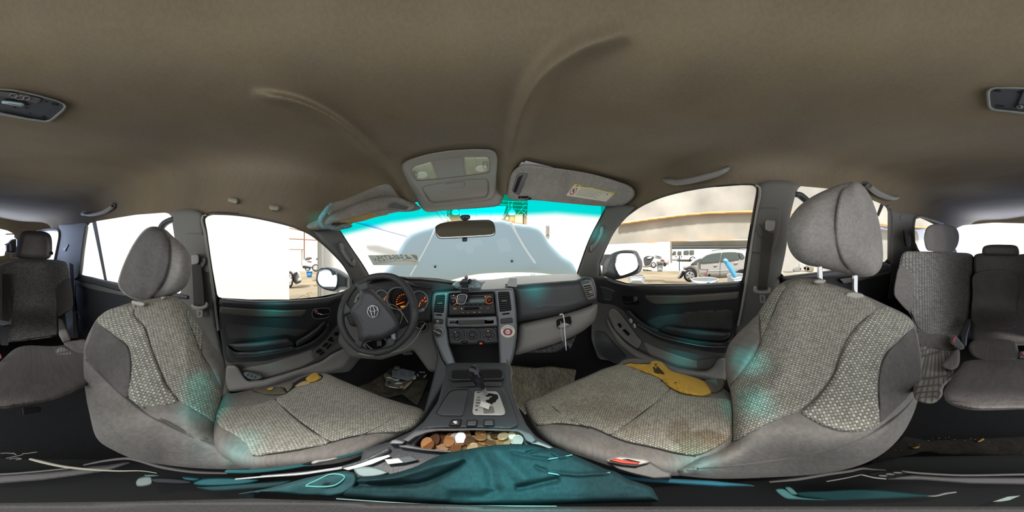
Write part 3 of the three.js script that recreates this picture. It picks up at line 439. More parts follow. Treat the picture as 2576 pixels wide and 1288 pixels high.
// ---------------------------------------------------------------- pillars, window seals, belts
{
  const seal = (pts, r, label, m, name = 'trim') => struct(name + '_' + label, tube(at3(pts, off(/pillar|driver|passenger/.test(label) ? 0.045 : name === 'trim' && r > 2.2 ? 0.1 : 0.085)), r), m);
  const mSeal = std(0xb0ada4, { roughness: 0.5 }), mGasket = std(0x2b2b2a, { roughness: 0.7 });
  // left B pillar
  struct('trim_pillar_left', panel({ out: rp([...J3(-60, 145, 0, 118, 100, 106, 200, 112, 262, 135, 290, 150, 275, 200, 320, 440, 360, 760, 400, 1080, 430, 1300), ...I1(585, 1010, 470, 1010, 440, 745, 456, 738), ...A1(1416, 690, 1385, 520)], 4), d: off(0.06), h: 0.03, edge: 14, thick: 0.05 }), M.pillar);
  seal(J3(310, 165, 285, 175, 275, 215, 300, 330, 345, 640, 380, 880, 412, 1110, 440, 1330), 2.4, 'seal_left', mSeal); seal(J3(640, 150, 500, 140, 380, 138, 320, 160, 300, 200, 318, 330, 362, 640, 400, 880, 432, 1100), 1.7, 'gasket_left', mGasket);
  seal([...A2(200, 402, 350, 408, 500, 426, 700, 466, 860, 508, 1000, 566, 1100, 636, 1200, 726, 1300, 836, 1360, 936, 1400, 1020)], 1.9, 'seal_driver_top', std(0x54524c, { roughness: 0.7 }));
  // right B pillar
  struct('trim_pillar_right', panel({ out: rp([...J4(285, 90, 330, 60, 400, 44, 520, 45, 600, 60, 645, 82, 640, 100, 605, 200, 570, 340, 550, 470, 540, 590, 525, 680, 480, 890), ...I1(1955, 780, 1930, 830, 1890, 860, 1846, 880), ...J4(110, 1260, 160, 960, 215, 620, 260, 350, 298, 130)], 4), d: off(0.06), h: 0.03, edge: 14, thick: 0.05 }), M.pillar);
  seal(J4(280, 90, 305, 105, 312, 150, 290, 280, 245, 560, 200, 860, 165, 1080, 125, 1280), 2.6, 'seal_right', mSeal); seal(J4(-60, 98, 100, 86, 250, 82, 284, 100, 290, 140, 262, 330, 215, 620, 170, 900, 150, 1000), 1.8, 'gasket_right', mGasket);
  seal(B4(112, 900, 180, 736, 258, 586, 378, 446, 518, 346, 700, 264, 900, 208, 1150, 162, 1450, 134), 1.9, 'seal_passenger_top', std(0x54524c, { roughness: 0.7 }));
  // A pillars
  struct('trim_pillar_front_left', panel({ out: rp([...A2(1040, 545, 1130, 530, 1250, 520), ...A3(430, 640, 556, 832, 700, 1042, 780, 1180), ...I1(915, 722, 893, 722), ...A2(1392, 1000, 1305, 830, 1205, 720, 1105, 628)], 3), d: off(0.05), h: 0.025, edge: 12, thick: 0.04 }), M.trimDark);
  struct('trim_pillar_front_right', panel({ out: rp([...B1(1840, 622, 1792, 720, 1702, 900, 1602, 1180), ...I1(1448, 704, 1500, 706), ...B4(100, 1040, 108, 900, 176, 738, 256, 588, 376, 448), ...I1(1600, 520, 1560, 512)], 3), d: off(0.05), h: 0.025, edge: 12, thick: 0.04 }), M.pillar);
  struct('trim_glass_seal_right', tube(at3([...B1(1838, 630, 1788, 722, 1698, 902, 1598, 1180)], off(0.055)), 1.3), mGasket);
  struct('trim_glass_seal_left', tube(at3([...A3(440, 650, 560, 834, 703, 1044, 778, 1172)], off(0.055)), 1.3), mGasket);
  const grip = (out, bar, foot, label) => { const t = thing('grab_handle', label, 'grab handle'); pnl('recess', { out: sm(out), d: off(0.08), h: 0.006, edge: 4, thick: 0.02 }, M.trimDark, t); mesh('bar', tube(at3(bar, off(0.105)), [3.5, 3.6, 3.4, 4]), M.grayPlastic, t); for (const q of foot) pnl('end_cap', { out: sm(q), d: off(0.11), h: 0.012, edge: 3, thick: 0.02 }, M.grayPlastic, t); };
  grip(G3(875, 330, 920, 315, 965, 350, 1020, 400, 1100, 500, 1150, 600, 1150, 690, 1125, 722, 1050, 680, 960, 580, 890, 440), G3(925, 395, 955, 470, 1030, 590, 1110, 680), [G3(895, 335, 930, 325, 960, 360, 970, 420, 945, 445, 915, 410), G3(1100, 610, 1130, 590, 1155, 625, 1150, 690, 1130, 715, 1105, 670)], 'driver side windscreen pillar grab handle, above the door mirror');
  grip(F3(2010, 75, 2060, 40, 2110, 55, 2130, 130, 2080, 280, 2000, 440, 1900, 570, 1830, 605, 1800, 500, 1850, 330, 1930, 180), F3(2050, 150, 2010, 260, 1940, 390, 1850, 500), [F3(2010, 110, 2040, 70, 2070, 80, 2075, 150, 2040, 215, 2000, 230, 2000, 170), F3(1815, 480, 1840, 445, 1865, 460, 1850, 520, 1825, 590, 1810, 560)], 'passenger side windscreen pillar grab handle');
  // rear pillars and trims
  struct('trim_pillar_rear_left', panel({ out: rp(J1(560, 20, 700, 15, 800, 0, 840, 10, 820, 60, 765, 500, 720, 540, 710, 800, 730, 1100, 650, 1100, 600, 700, 560, 380, 530, 360, 575, 120), 4), d: off(0.05), h: 0.02, edge: 12, thick: 0.04 }), M.pillar);
  struct('trim_seal_rear_left', tube(at3(J1(825, 40, 790, 280, 765, 490, 725, 535), off(0.075)), 3), M.trimDark);
  struct('trim_pillar_rear_right', panel({ out: rp([...C3(102, 115, 130, 150, 160, 165, 260, 172, 360, 195, 300, 210, 292, 400, 300, 470, 225, 480, 190, 600, 150, 750, 140, 840, 100, 830, 135, 600, 130, 560, 102, 550)], 4), d: off(0.05), h: 0.02, edge: 12, thick: 0.04 }), M.pillar);
  struct('trim_seal_rear_right', tube(at3(C3(106, 118, 128, 170, 130, 400, 128, 560), off(0.075)), 3), M.trimDark);
  struct('trim_seal_quarter_left', tube(at3(J1(330, 95, 420, 75, 520, 70, 570, 85, 575, 130, 555, 240, 530, 360), off(0.06)), 3.2), M.pillar);
  struct('trim_seal_quarter_right', tube(at3(C3(520, 255, 430, 222, 330, 200, 305, 220, 295, 300, 300, 400, 306, 468), off(0.06)), 3.2), M.pillar);
  pnlS('trim_hook_plate', C3(195, 200, 215, 185, 232, 195, 232, 215, 215, 228, 198, 218), 0.075, M.pillar);
  function pnlS(n, out, k, m) { struct(n, panel({ out: sm(out), d: off(k), h: 0.006, edge: 3, thick: 0.02 }), m); }
  // window division bars, strap handles behind the B pillars
  struct('trim_window_bar_left', panel({ out: A1(745, 570, 778, 566, 868, 1052, 845, 1048), d: off(0.0), h: 0.01, edge: 3, thick: 0.03 }), M.trimDark);
  struct('trim_window_bar_right', panel({ out: C2(1270, 330, 1300, 345, 1255, 450, 1236, 425), d: off(0.0), h: 0.01, edge: 2, thick: 0.03 }), M.black);
  one('belt_guide', tube(at3(A1(1300, 660, 1305, 625, 1330, 590, 1370, 565, 1410, 552), off(0.06)), [6, 6.5, 7, 7]), M.black, 'dark curved strap in the left rear door window beside the pillar', 'strap');
  one('belt_guide', tube(at3(C2(505, 245, 545, 255, 590, 290, 630, 330), off(0.06)), [7, 7.5, 7.5, 7]), M.black, 'dark curved strap in the right rear door window beside the pillar', 'strap');
  // belts
  const mBelt = std(0x57534b, { roughness: 0.9, bumpMap: rep(tFineB, 0.03), bumpScale: 0.001 });
  const belt = (S, cover, slide, cap, webbing, ring, tongue, hole, dark, label) => {
    const t = thing('seat_belt', label, 'seat belt');
    pnl('cover_plate', { out: rp(cover, 4), d: off(0.098), h: 0.006, edge: 4, thick: 0.02 }, M.pillar, t);
    pnl('slide', { out: sm(slide), d: off(0.115), h: 0.008, edge: 3, thick: 0.02 }, M.trimDark, t);
    pnl('anchor_cap', { out: rp(cap, 3), d: off(0.135), h: 0.012, edge: 4, thick: 0.03 }, M.lightPlastic, t);
    pnl('webbing', { out: webbing, d: off(0.125), h: 0.001, edge: 1, thick: 0.003 }, mBelt, t);
    pnl('tongue_cover', { out: sm(ring), d: off(0.135), h: 0.012, edge: 4, thick: 0.015 }, M.lightPlastic, t);
    pnl('tongue', { out: rp(tongue, 2), holes: [rp(hole, 1)], d: off(0.13), h: 0.002, edge: 1.5, thick: 0.005, cell: 0.8 }, M.lightPlastic, t);
  };
  belt(J3, J3(95, 370, 120, 350, 270, 350, 300, 370, 352, 745, 240, 745, 110, 745), J3(250, 650, 280, 600, 300, 590, 315, 620, 300, 670, 270, 705), J3(165, 570, 225, 560, 242, 575, 245, 645, 225, 665, 170, 668), J3(170, 668, 262, 665, 285, 860, 300, 1075, 190, 1075, 180, 860), J3(165, 1080, 178, 1062, 195, 1080, 250, 1088, 305, 1075, 315, 1045, 333, 1060, 330, 1100, 290, 1122, 220, 1130, 180, 1110), J3(215, 1125, 282, 1125, 282, 1195, 228, 1205), J3(240, 1145, 265, 1145, 262, 1185, 238, 1190), 0, 'driver seat belt hanging on the pillar behind the driver seat');
  belt(J4, J4(300, 290, 330, 278, 470, 280, 492, 300, 470, 520, 415, 660, 310, 665, 240, 662), J4(290, 430, 305, 415, 330, 450, 340, 530, 315, 525, 292, 480), J4(355, 395, 370, 380, 430, 385, 442, 400, 430, 470, 395, 485, 355, 470), J4(332, 490, 432, 495, 400, 720, 370, 975, 290, 975, 315, 700), J4(255, 960, 268, 945, 285, 955, 290, 980, 375, 980, 385, 955, 400, 965, 395, 1005, 350, 1022, 290, 1015, 258, 1000), J4(308, 1020, 355, 1025, 352, 1095, 312, 1092), J4(322, 1036, 340, 1038, 338, 1076, 322, 1074), 0, 'passenger seat belt hanging on the pillar behind the passenger seat');
}

for (const [x, y, d, px, k] of [[676, 776, 1.45, 36, 6], [622, 832, 1.42, 42, 5], [552, 985, 1.0, 30, 6], [548, 1050, 0.95, 30, 7], [600, 1160, 0.8, 55, 6], [500, 1176, 0.85, 45, 4], [1718, 738, 1.45, 34, 6], [1785, 818, 1.4, 40, 6], [1824, 945, 1.1, 36, 7], [1850, 1050, 0.95, 36, 5], [1765, 1185, 0.75, 60, 6], [1290, 1185, 0.48, 240, 9], [1345, 725, 1.55, 36, 5], [1110, 742, 1.5, 34, 6], [850, 600, 2.0, 26, 4], [1510, 560, 2.0, 30, 6]]) {
  const t = P(x, y, d), s = new THREE.Vector3(t.x * 0.3, EYE + 0.55, 0.35), L = s.distanceTo(t); tinted(s.x, s.y, s.z, t.x, t.y, t.z, Math.atan(px * pxm(d) / L), k * L * L);
}

// daylight pouring in through the tailgate glass (at both ends of the plan)
for (const [x, w] of [[2600, 1.6], [-40, 0.9]]) { const l = new THREE.RectAreaLight(0xc0d4ff, 9, w, 0.4); l.position.copy(P(x, 604, 3.45)); l.lookAt(l.position.x * 0.55, EYE + 0.9, 0.4); l.name = 'tailgate_daylight'; scene.add(l); }

// ---------------------------------------------------------------- front doors and door mirrors
const mFabricDoor = phy(0x605e5c, { roughness: 1, map: rep(tMottle, 0.35), specularIntensity: 0.3 });
const mRed = std(0xb5402e, { roughness: 0.5 });
const lev = (k) => off(k);
{ // driver's door
  const t = thing('car_door', 'driver door with dark armrest, window switches and a plastic bag in its pocket', 'car door');
  pnl('door_card', { out: rp(E3(40, 42, 300, 66, 500, 74, 800, 69, 1100, 54, 1300, 34, 1500, -30, 1760, -80, 1800, 600, 1560, 900, 1200, 930, 700, 1080, 150, 1138, 118, 1010, 70, 560), 10), d: lev(0.05), h: 0.02, edge: 10, thick: 0.06 }, M.trimDark, t);
  pnl('upper_panel', { out: rp(E3(48, 100, 500, 120, 1000, 120, 1500, 20, 1560, 60, 1500, 210, 1420, 340, 1250, 510, 950, 690, 600, 765, 130, 800, 62, 420), 14), d: lev(0.075), h: 0.015, edge: 8, thick: 0.03 }, M.black, t);
  pnl('sill_pad', { out: rp(E3(46, 44, 300, 68, 500, 76, 800, 71, 1100, 56, 1300, 36, 1490, -10, 1450, 80, 1330, 152, 1000, 172, 800, 180, 500, 167, 200, 147, 52, 137), 10), d: lev(0.08), h: 0.04, edge: 22, thick: 0.04 }, M.blackSoft, t);
  pnl('trim_strip', { out: rp(E3(56, 142, 200, 152, 500, 173, 800, 186, 1076, 174, 1050, 226, 1000, 263, 800, 270, 500, 267, 300, 251, 62, 226), 6), d: lev(0.095), h: 0.012, edge: 5, thick: 0.02 }, plastic(0x69665f, 0.5), t);
  pnl('cloth_insert', { out: rp(E3(108, 290, 500, 330, 900, 352, 1130, 368, 1155, 395, 1090, 480, 950, 545, 850, 510, 500, 548, 150, 562, 85, 450), 8), d: lev(0.078), h: 0.012, edge: 10, thick: 0.02 }, mFabricDoor, t);
  pnl('armrest', { out: rp(E3(130, 580, 240, 662, 500, 657, 900, 592, 940, 610, 1000, 600, 1150, 530, 1270, 420, 1288, 340, 1330, 330, 1310, 470, 1150, 620, 950, 692, 600, 772, 250, 795, 150, 740), 10), d: lev(0.13), h: 0.04, edge: 14, thick: 0.08 }, M.black, t);
  pnl('armrest_pad', { out: rp(E3(150, 572, 500, 550, 850, 503, 930, 570, 905, 602, 700, 634, 400, 665, 245, 655), 8), d: lev(0.125), h: 0.055, edge: 22, thick: 0.05 }, M.blackSoft, t);
  pnl('pull_grip', { out: rp(E3(934, 545, 1050, 482, 1180, 392, 1262, 312, 1290, 326, 1205, 432, 1105, 522, 946, 612), 7), d: lev(0.15), h: 0.03, edge: 10, thick: 0.04 }, M.blackSoft, t);
  mesh('armrest_line', tube(at3(E3(250, 725, 500, 712, 900, 640, 1150, 540, 1290, 420), lev(0.176)), 0.9), M.blackSoft, t);
  pnl('handle_recess', { out: rp(E3(1140, 182, 1200, 166, 1322, 170, 1336, 200, 1310, 262, 1150, 276), 5), d: lev(0.098), h: 0.004, edge: 3, thick: 0.02 }, M.deep, t);
  mesh('recess_rim', tube(at3(E3(1140, 182, 1200, 164, 1322, 168, 1338, 200, 1312, 264, 1150, 278), lev(0.1)), 0.9, { closed: true }), M.silver, t);
  mesh('door_lever', tube(at3(E3(1190, 222, 1235, 238, 1312, 230), lev(0.115)), [2, 2.4, 1.6]), M.chrome, t);
  pnl('lock_knob', { out: rp(E3(1150, 182, 1195, 178, 1196, 215, 1155, 222), 2), d: lev(0.115), h: 0.012, edge: 3, thick: 0.02 }, M.silver, t); pnl('lock_marker', { out: rp(E3(1174, 184, 1195, 180, 1196, 215, 1178, 218), 1), d: lev(0.126), h: 0.004, edge: 2, thick: 0.01 }, mRed, t);
  const sp = pnl('switch_plate', { out: rp(E3(1120, 705, 1140, 650, 1300, 500, 1420, 360, 1500, 290, 1490, 470, 1350, 610, 1160, 775), 8), d: lev(0.09), h: 0.01, edge: 5, thick: 0.02 }, M.trimDark, t);
  for (const q of [E3(1165, 668, 1215, 628, 1256, 652, 1200, 690), E3(1204, 694, 1262, 657, 1282, 678, 1226, 712), E3(1240, 605, 1280, 565, 1322, 562, 1300, 600, 1262, 618), E3(1285, 625, 1340, 568, 1362, 582, 1305, 642), E3(1310, 528, 1340, 496, 1372, 500, 1348, 543, 1322, 550), E3(1345, 543, 1385, 517, 1378, 556, 1355, 560)]) mesh('window_switch', panel({ out: rp(q, 1.5), d: lev(0.1), h: 0.012, edge: 3, thick: 0.02 }), M.deep, sp);
  mesh('mirror_knob', panel({ out: ell(...pt(E3, 1412, 460), 6.5, 5), d: lev(0.1), h: 0.015, edge: 3, thick: 0.02 }), M.deep, sp);
  pnl('pocket_back', { out: rp(E3(300, 862, 600, 812, 1000, 690, 1130, 640, 1180, 740, 1000, 850, 560, 975, 380, 990, 315, 920), 8), d: lev(0.072), h: 0.003, edge: 4, thick: 0.01 }, M.trim, t);
  pnl('pocket_front', { out: rp(E3(130, 826, 262, 822, 312, 918, 378, 1004, 560, 990, 800, 925, 1050, 845, 1250, 770, 1350, 695, 1520, 615, 1600, 700, 1500, 850, 1300, 910, 1000, 930, 600, 1070, 160, 1128, 125, 1000), 10), d: lev(0.11), h: 0.02, edge: 8, thick: 0.05 }, M.trim, t);
  const mBag = phy(0xcfd8d6, { roughness: 0.25, transmission: 0.35, thickness: 0 });
  one('plastic_bag', panel({ out: sm(E3(325, 915, 380, 893, 450, 905, 520, 928, 555, 968, 500, 992, 385, 984)), d: lev(0.085), h: 0.03, edge: 8, thick: 0.02, cell: 0.9, rel: (x, y) => 0.03 * Math.abs(fbm(x / 5, y / 4, 3) - 0.5) * 2 }), std(0xa9b5b2, { roughness: 0.3, map: rep(tMottle, 0.05) }), 'crumpled clear plastic bag stuffed in the driver door pocket', 'bag');
}
{ // passenger's door
  const t = thing('car_door', 'front passenger door with dark armrest and grey map pocket', 'car door');
  pnl('door_card', { out: rp(C1(40, 60, 145, 60, 380, 138, 700, 150, 1000, 143, 1300, 128, 1560, 108, 1545, 400, 1480, 700, 1400, 900, 1390, 1140, 1000, 1080, 700, 960, 400, 930, 100, 900, 30, 700), 10), d: lev(0.05), h: 0.02, edge: 10, thick: 0.06 }, M.trimDark, t);
  pnl('upper_panel', { out: rp(C1(55, 75, 140, 62, 380, 150, 1000, 150, 1558, 112, 1540, 420, 1440, 690, 1400, 845, 1200, 820, 900, 762, 700, 702, 540, 610, 430, 510, 350, 400, 250, 345, 90, 332), 12), d: lev(0.075), h: 0.015, edge: 8, thick: 0.03 }, M.black, t);
  pnl('sill_pad', { out: rp(C1(145, 74, 250, 112, 380, 142, 700, 152, 1000, 145, 1300, 130, 1556, 112, 1535, 208, 1300, 222, 1000, 240, 700, 244, 550, 230, 430, 195, 250, 150), 10), d: lev(0.08), h: 0.04, edge: 20, thick: 0.04 }, M.blackSoft, t);
  pnl('tweeter_cover', { out: rp(C1(118, 162, 180, 172, 268, 205, 245, 270, 215, 306, 150, 294), 6), d: lev(0.09), h: 0.008, edge: 4, thick: 0.02 }, M.blackSoft, t);
  mesh('tweeter_trim', tube(at3(C1(122, 168, 190, 180, 265, 212), lev(0.1)), 0.8), M.silver, t); mesh('tweeter_trim', tube(at3(C1(155, 288, 215, 300, 240, 268), lev(0.1)), 0.7), M.silver, t);
  pnl('trim_strip', { out: rp(C1(562, 252, 1000, 252, 1300, 232, 1532, 212, 1520, 292, 1300, 312, 900, 342, 700, 347, 640, 336, 600, 302), 6), d: lev(0.095), h: 0.012, edge: 5, thick: 0.02 }, plastic(0x777269, 0.5), t);
  pnl('cloth_insert', { out: rp(C1(560, 510, 700, 450, 900, 425, 1100, 398, 1400, 388, 1490, 395, 1460, 610, 1100, 595, 950, 585, 780, 565, 720, 612, 640, 592), 8), d: lev(0.078), h: 0.012, edge: 10, thick: 0.02, rel: (x, y) => 0.006 * fbm(x / 12, y / 30, 2) }, mFabricDoor, t);
  pnl('armrest', { out: rp(C1(370, 418, 392, 400, 500, 482, 600, 562, 725, 620, 850, 657, 1100, 707, 1370, 727, 1445, 680, 1432, 780, 1390, 846, 1200, 822, 900, 764, 700, 704, 560, 622, 430, 502), 10), d: lev(0.13), h: 0.04, edge: 14, thick: 0.08 }, M.black, t);
  pnl('armrest_pad', { out: rp(C1(780, 560, 950, 582, 1200, 607, 1445, 626, 1432, 672, 1370, 722, 1100, 702, 850, 652, 722, 612), 8), d: lev(0.125), h: 0.055, edge: 20, thick: 0.05 }, M.blackSoft, t);
  pnl('pull_grip', { out: rp(C1(385, 402, 415, 398, 500, 488, 600, 560, 722, 606, 708, 658, 560, 602, 430, 492, 372, 420), 7), d: lev(0.15), h: 0.03, edge: 9, thick: 0.04 }, M.blackSoft, t);
  mesh('armrest_line', tube(at3(C1(500, 548, 700, 660, 900, 718, 1200, 772, 1390, 775), lev(0.176)), 0.9), M.grayPlastic, t);
  for (const q of [C1(415, 492, 435, 488, 448, 525, 430, 535), C1(455, 545, 472, 540, 482, 575, 468, 585)]) pnl('tape_scrap', { out: sm(q), d: lev(0.187), h: 0.002, edge: 1, thick: 0.003 }, M.white, t);
  pnl('handle_recess', { out: rp(C1(333, 264, 500, 264, 512, 350, 360, 346, 345, 310), 5), d: lev(0.098), h: 0.004, edge: 3, thick: 0.02 }, M.deep, t);
  mesh('recess_rim', tube(at3(C1(333, 262, 505, 262, 515, 352, 358, 349, 342, 310), lev(0.1)), 0.9, { closed: true }), M.blackSoft, t);
  mesh('door_lever', tube(at3(C1(362, 318, 410, 322, 470, 312), lev(0.115)), [1.6, 2.4, 2]), M.chrome, t);
  pnl('lock_knob', { out: rp(C1(452, 268, 498, 264, 500, 308, 460, 312), 2), d: lev(0.115), h: 0.012, edge: 3, thick: 0.02 }, M.silver, t); pnl('lock_marker', { out: rp(C1(455, 270, 474, 268, 474, 300, 458, 300), 1), d: lev(0.126), h: 0.004, edge: 2, thick: 0.01 }, mRed, t);
  const sp = pnl('switch_plate', { out: rp(C1(195, 440, 230, 380, 290, 400, 400, 540, 500, 680, 545, 715, 500, 800, 380, 720, 270, 610), 8), d: lev(0.085), h: 0.01, edge: 6, thick: 0.02 }, M.trim, t);
  mesh('lock_switch', panel({ out: rp(C1(292, 545, 318, 532, 342, 568, 322, 588), 2), d: lev(0.097), h: 0.01, edge: 2, thick: 0.02 }), M.deep, sp); mesh('window_switch', panel({ out: rp(C1(342, 604, 374, 594, 424, 646, 402, 668), 2), d: lev(0.097), h: 0.01, edge: 2, thick: 0.02 }), M.deep, sp);
  pnl('pocket_back', { out: rp(C1(556, 720, 700, 790, 900, 862, 1080, 918, 1340, 880, 1270, 975, 1200, 1015, 1100, 1010, 900, 975, 630, 875), 8), d: lev(0.07), h: 0.003, edge: 4, thick: 0.01 }, M.trim, t);
  pnl('pocket_recess', { out: rp(C1(545, 728, 575, 760, 630, 868, 560, 845, 496, 802), 3), d: lev(0.06), h: 0.002, edge: 2, thick: 0.01 }, M.trimDark, t);  // recess piece in the darker door trim plastic
  pnl('pocket_inset', { out: rp(C1(1095, 915, 1330, 885, 1268, 965, 1200, 1005, 1108, 1000), 6), d: lev(0.08), h: 0.002, edge: 2, thick: 0.01 }, M.trimDark, t);
  pnl('pocket_front', { out: rp(C1(170, 440, 245, 590, 380, 735, 500, 812, 630, 872, 900, 978, 1100, 1014, 1200, 1018, 1265, 980, 1318, 885, 1390, 880, 1395, 1130, 1150, 1080, 900, 1050, 700, 950, 480, 880, 300, 740, 200, 560, 180, 480), 8), d: lev(0.11), h: 0.02, edge: 7, thick: 0.05 }, M.trim, t);
  pnl('speaker_grille', { out: rp(C1(66, 625, 100, 612, 165, 622, 260, 735, 395, 880, 280, 950, 150, 880, 72, 770), 10), d: lev(0.08), h: 0.01, edge: 6, thick: 0.02 }, M.blackSoft, t);
}
{ // door mirrors
  const t = thing('door_mirror', 'driver door mirror with peeling tape on its cracked edge', 'car mirror');
  pnl('housing', { out: sm(G3(512, 940, 515, 880, 530, 800, 560, 750, 640, 730, 760, 725, 880, 755, 980, 810, 1055, 870, 1060, 1000, 1050, 1080, 900, 1105, 880, 1135, 780, 1120, 640, 1085, 550, 1030)), d: 2.05, h: 0.14, edge: 14, thick: 0.12 }, plastic(0x6a7273, 0.45), t);
  pnl('mirror_glass', { out: sm(G3(522, 940, 528, 880, 550, 800, 590, 772, 700, 762, 780, 775, 840, 810, 868, 880, 870, 960, 850, 1060, 820, 1105, 740, 1105, 640, 1078, 560, 1020)), d: (x, y) => 1.885 + (x - 820) * 0.0006, h: 0.004, edge: 3, thick: 0.01 }, phy(0xeef4f6, { roughness: 0.05, metalness: 1 }), t);
  pnl('tape', { out: sm(G3(540, 790, 580, 745, 700, 728, 740, 735, 830, 800, 845, 850, 810, 840, 785, 855, 750, 790, 700, 760, 600, 770)), d: (x, y) => 1.87 + (x - 820) * 0.0006, h: 0.004, edge: 3, thick: 0.004, cell: 0.9, rel: fold(0.003, 0.5, 1, 0.5) }, phy(0x7e9499, { roughness: 0.3 }), t);
  pnl('mount', { out: rp(G3(1060, 880, 1105, 895, 1110, 1070, 1055, 1085), 2), d: 1.8, h: 0.02, edge: 3, thick: 0.1 }, M.trimDark, t);
  const u = thing('door_mirror', 'passenger door mirror with clear glass seen beside the pillar', 'car mirror');
  pnl('housing', { out: sm(G1(150, 860, 165, 760, 220, 640, 300, 540, 420, 460, 560, 410, 720, 385, 900, 390, 1010, 420, 1090, 560, 1145, 680, 1140, 850, 1080, 950, 950, 1010, 780, 1060, 620, 1100, 450, 1125, 250, 1060, 160, 1010)), d: 2.05, h: 0.14, edge: 20, thick: 0.14 }, plastic(0x86898a, 0.45), u);
  pnl('glass_frame', { out: sm(G1(440, 780, 455, 640, 500, 490, 560, 440, 760, 420, 930, 440, 1000, 500, 1060, 640, 1075, 780, 1050, 870, 960, 950, 800, 1020, 620, 1070, 560, 1050, 480, 920)), d: (x, y) => 1.895 - (x - 1570) * 0.0005 - (y - 665) * 0.0002, h: 0.01, edge: 3, thick: 0.02 }, M.trimDark, u);
  pnl('mirror_glass', { out: sm(G1(465, 770, 480, 650, 515, 500, 570, 455, 760, 438, 920, 455, 985, 515, 1045, 650, 1058, 780, 1030, 860, 950, 930, 790, 1000, 620, 1048, 570, 1030, 500, 910)), d: (x, y) => 1.88 - (x - 1570) * 0.0005 - (y - 665) * 0.0002, h: 0.004, edge: 3, thick: 0.01 }, phy(0xeef4f6, { roughness: 0.05, metalness: 1 }), u);
  struct('trim_mirror_corner', panel({ out: rp(G1(0, 760, 60, 720, 100, 700, 130, 1010, 0, 1020), 2), d: off(0.03), h: 0.01, edge: 4, thick: 0.03 }), M.trimDark);
}

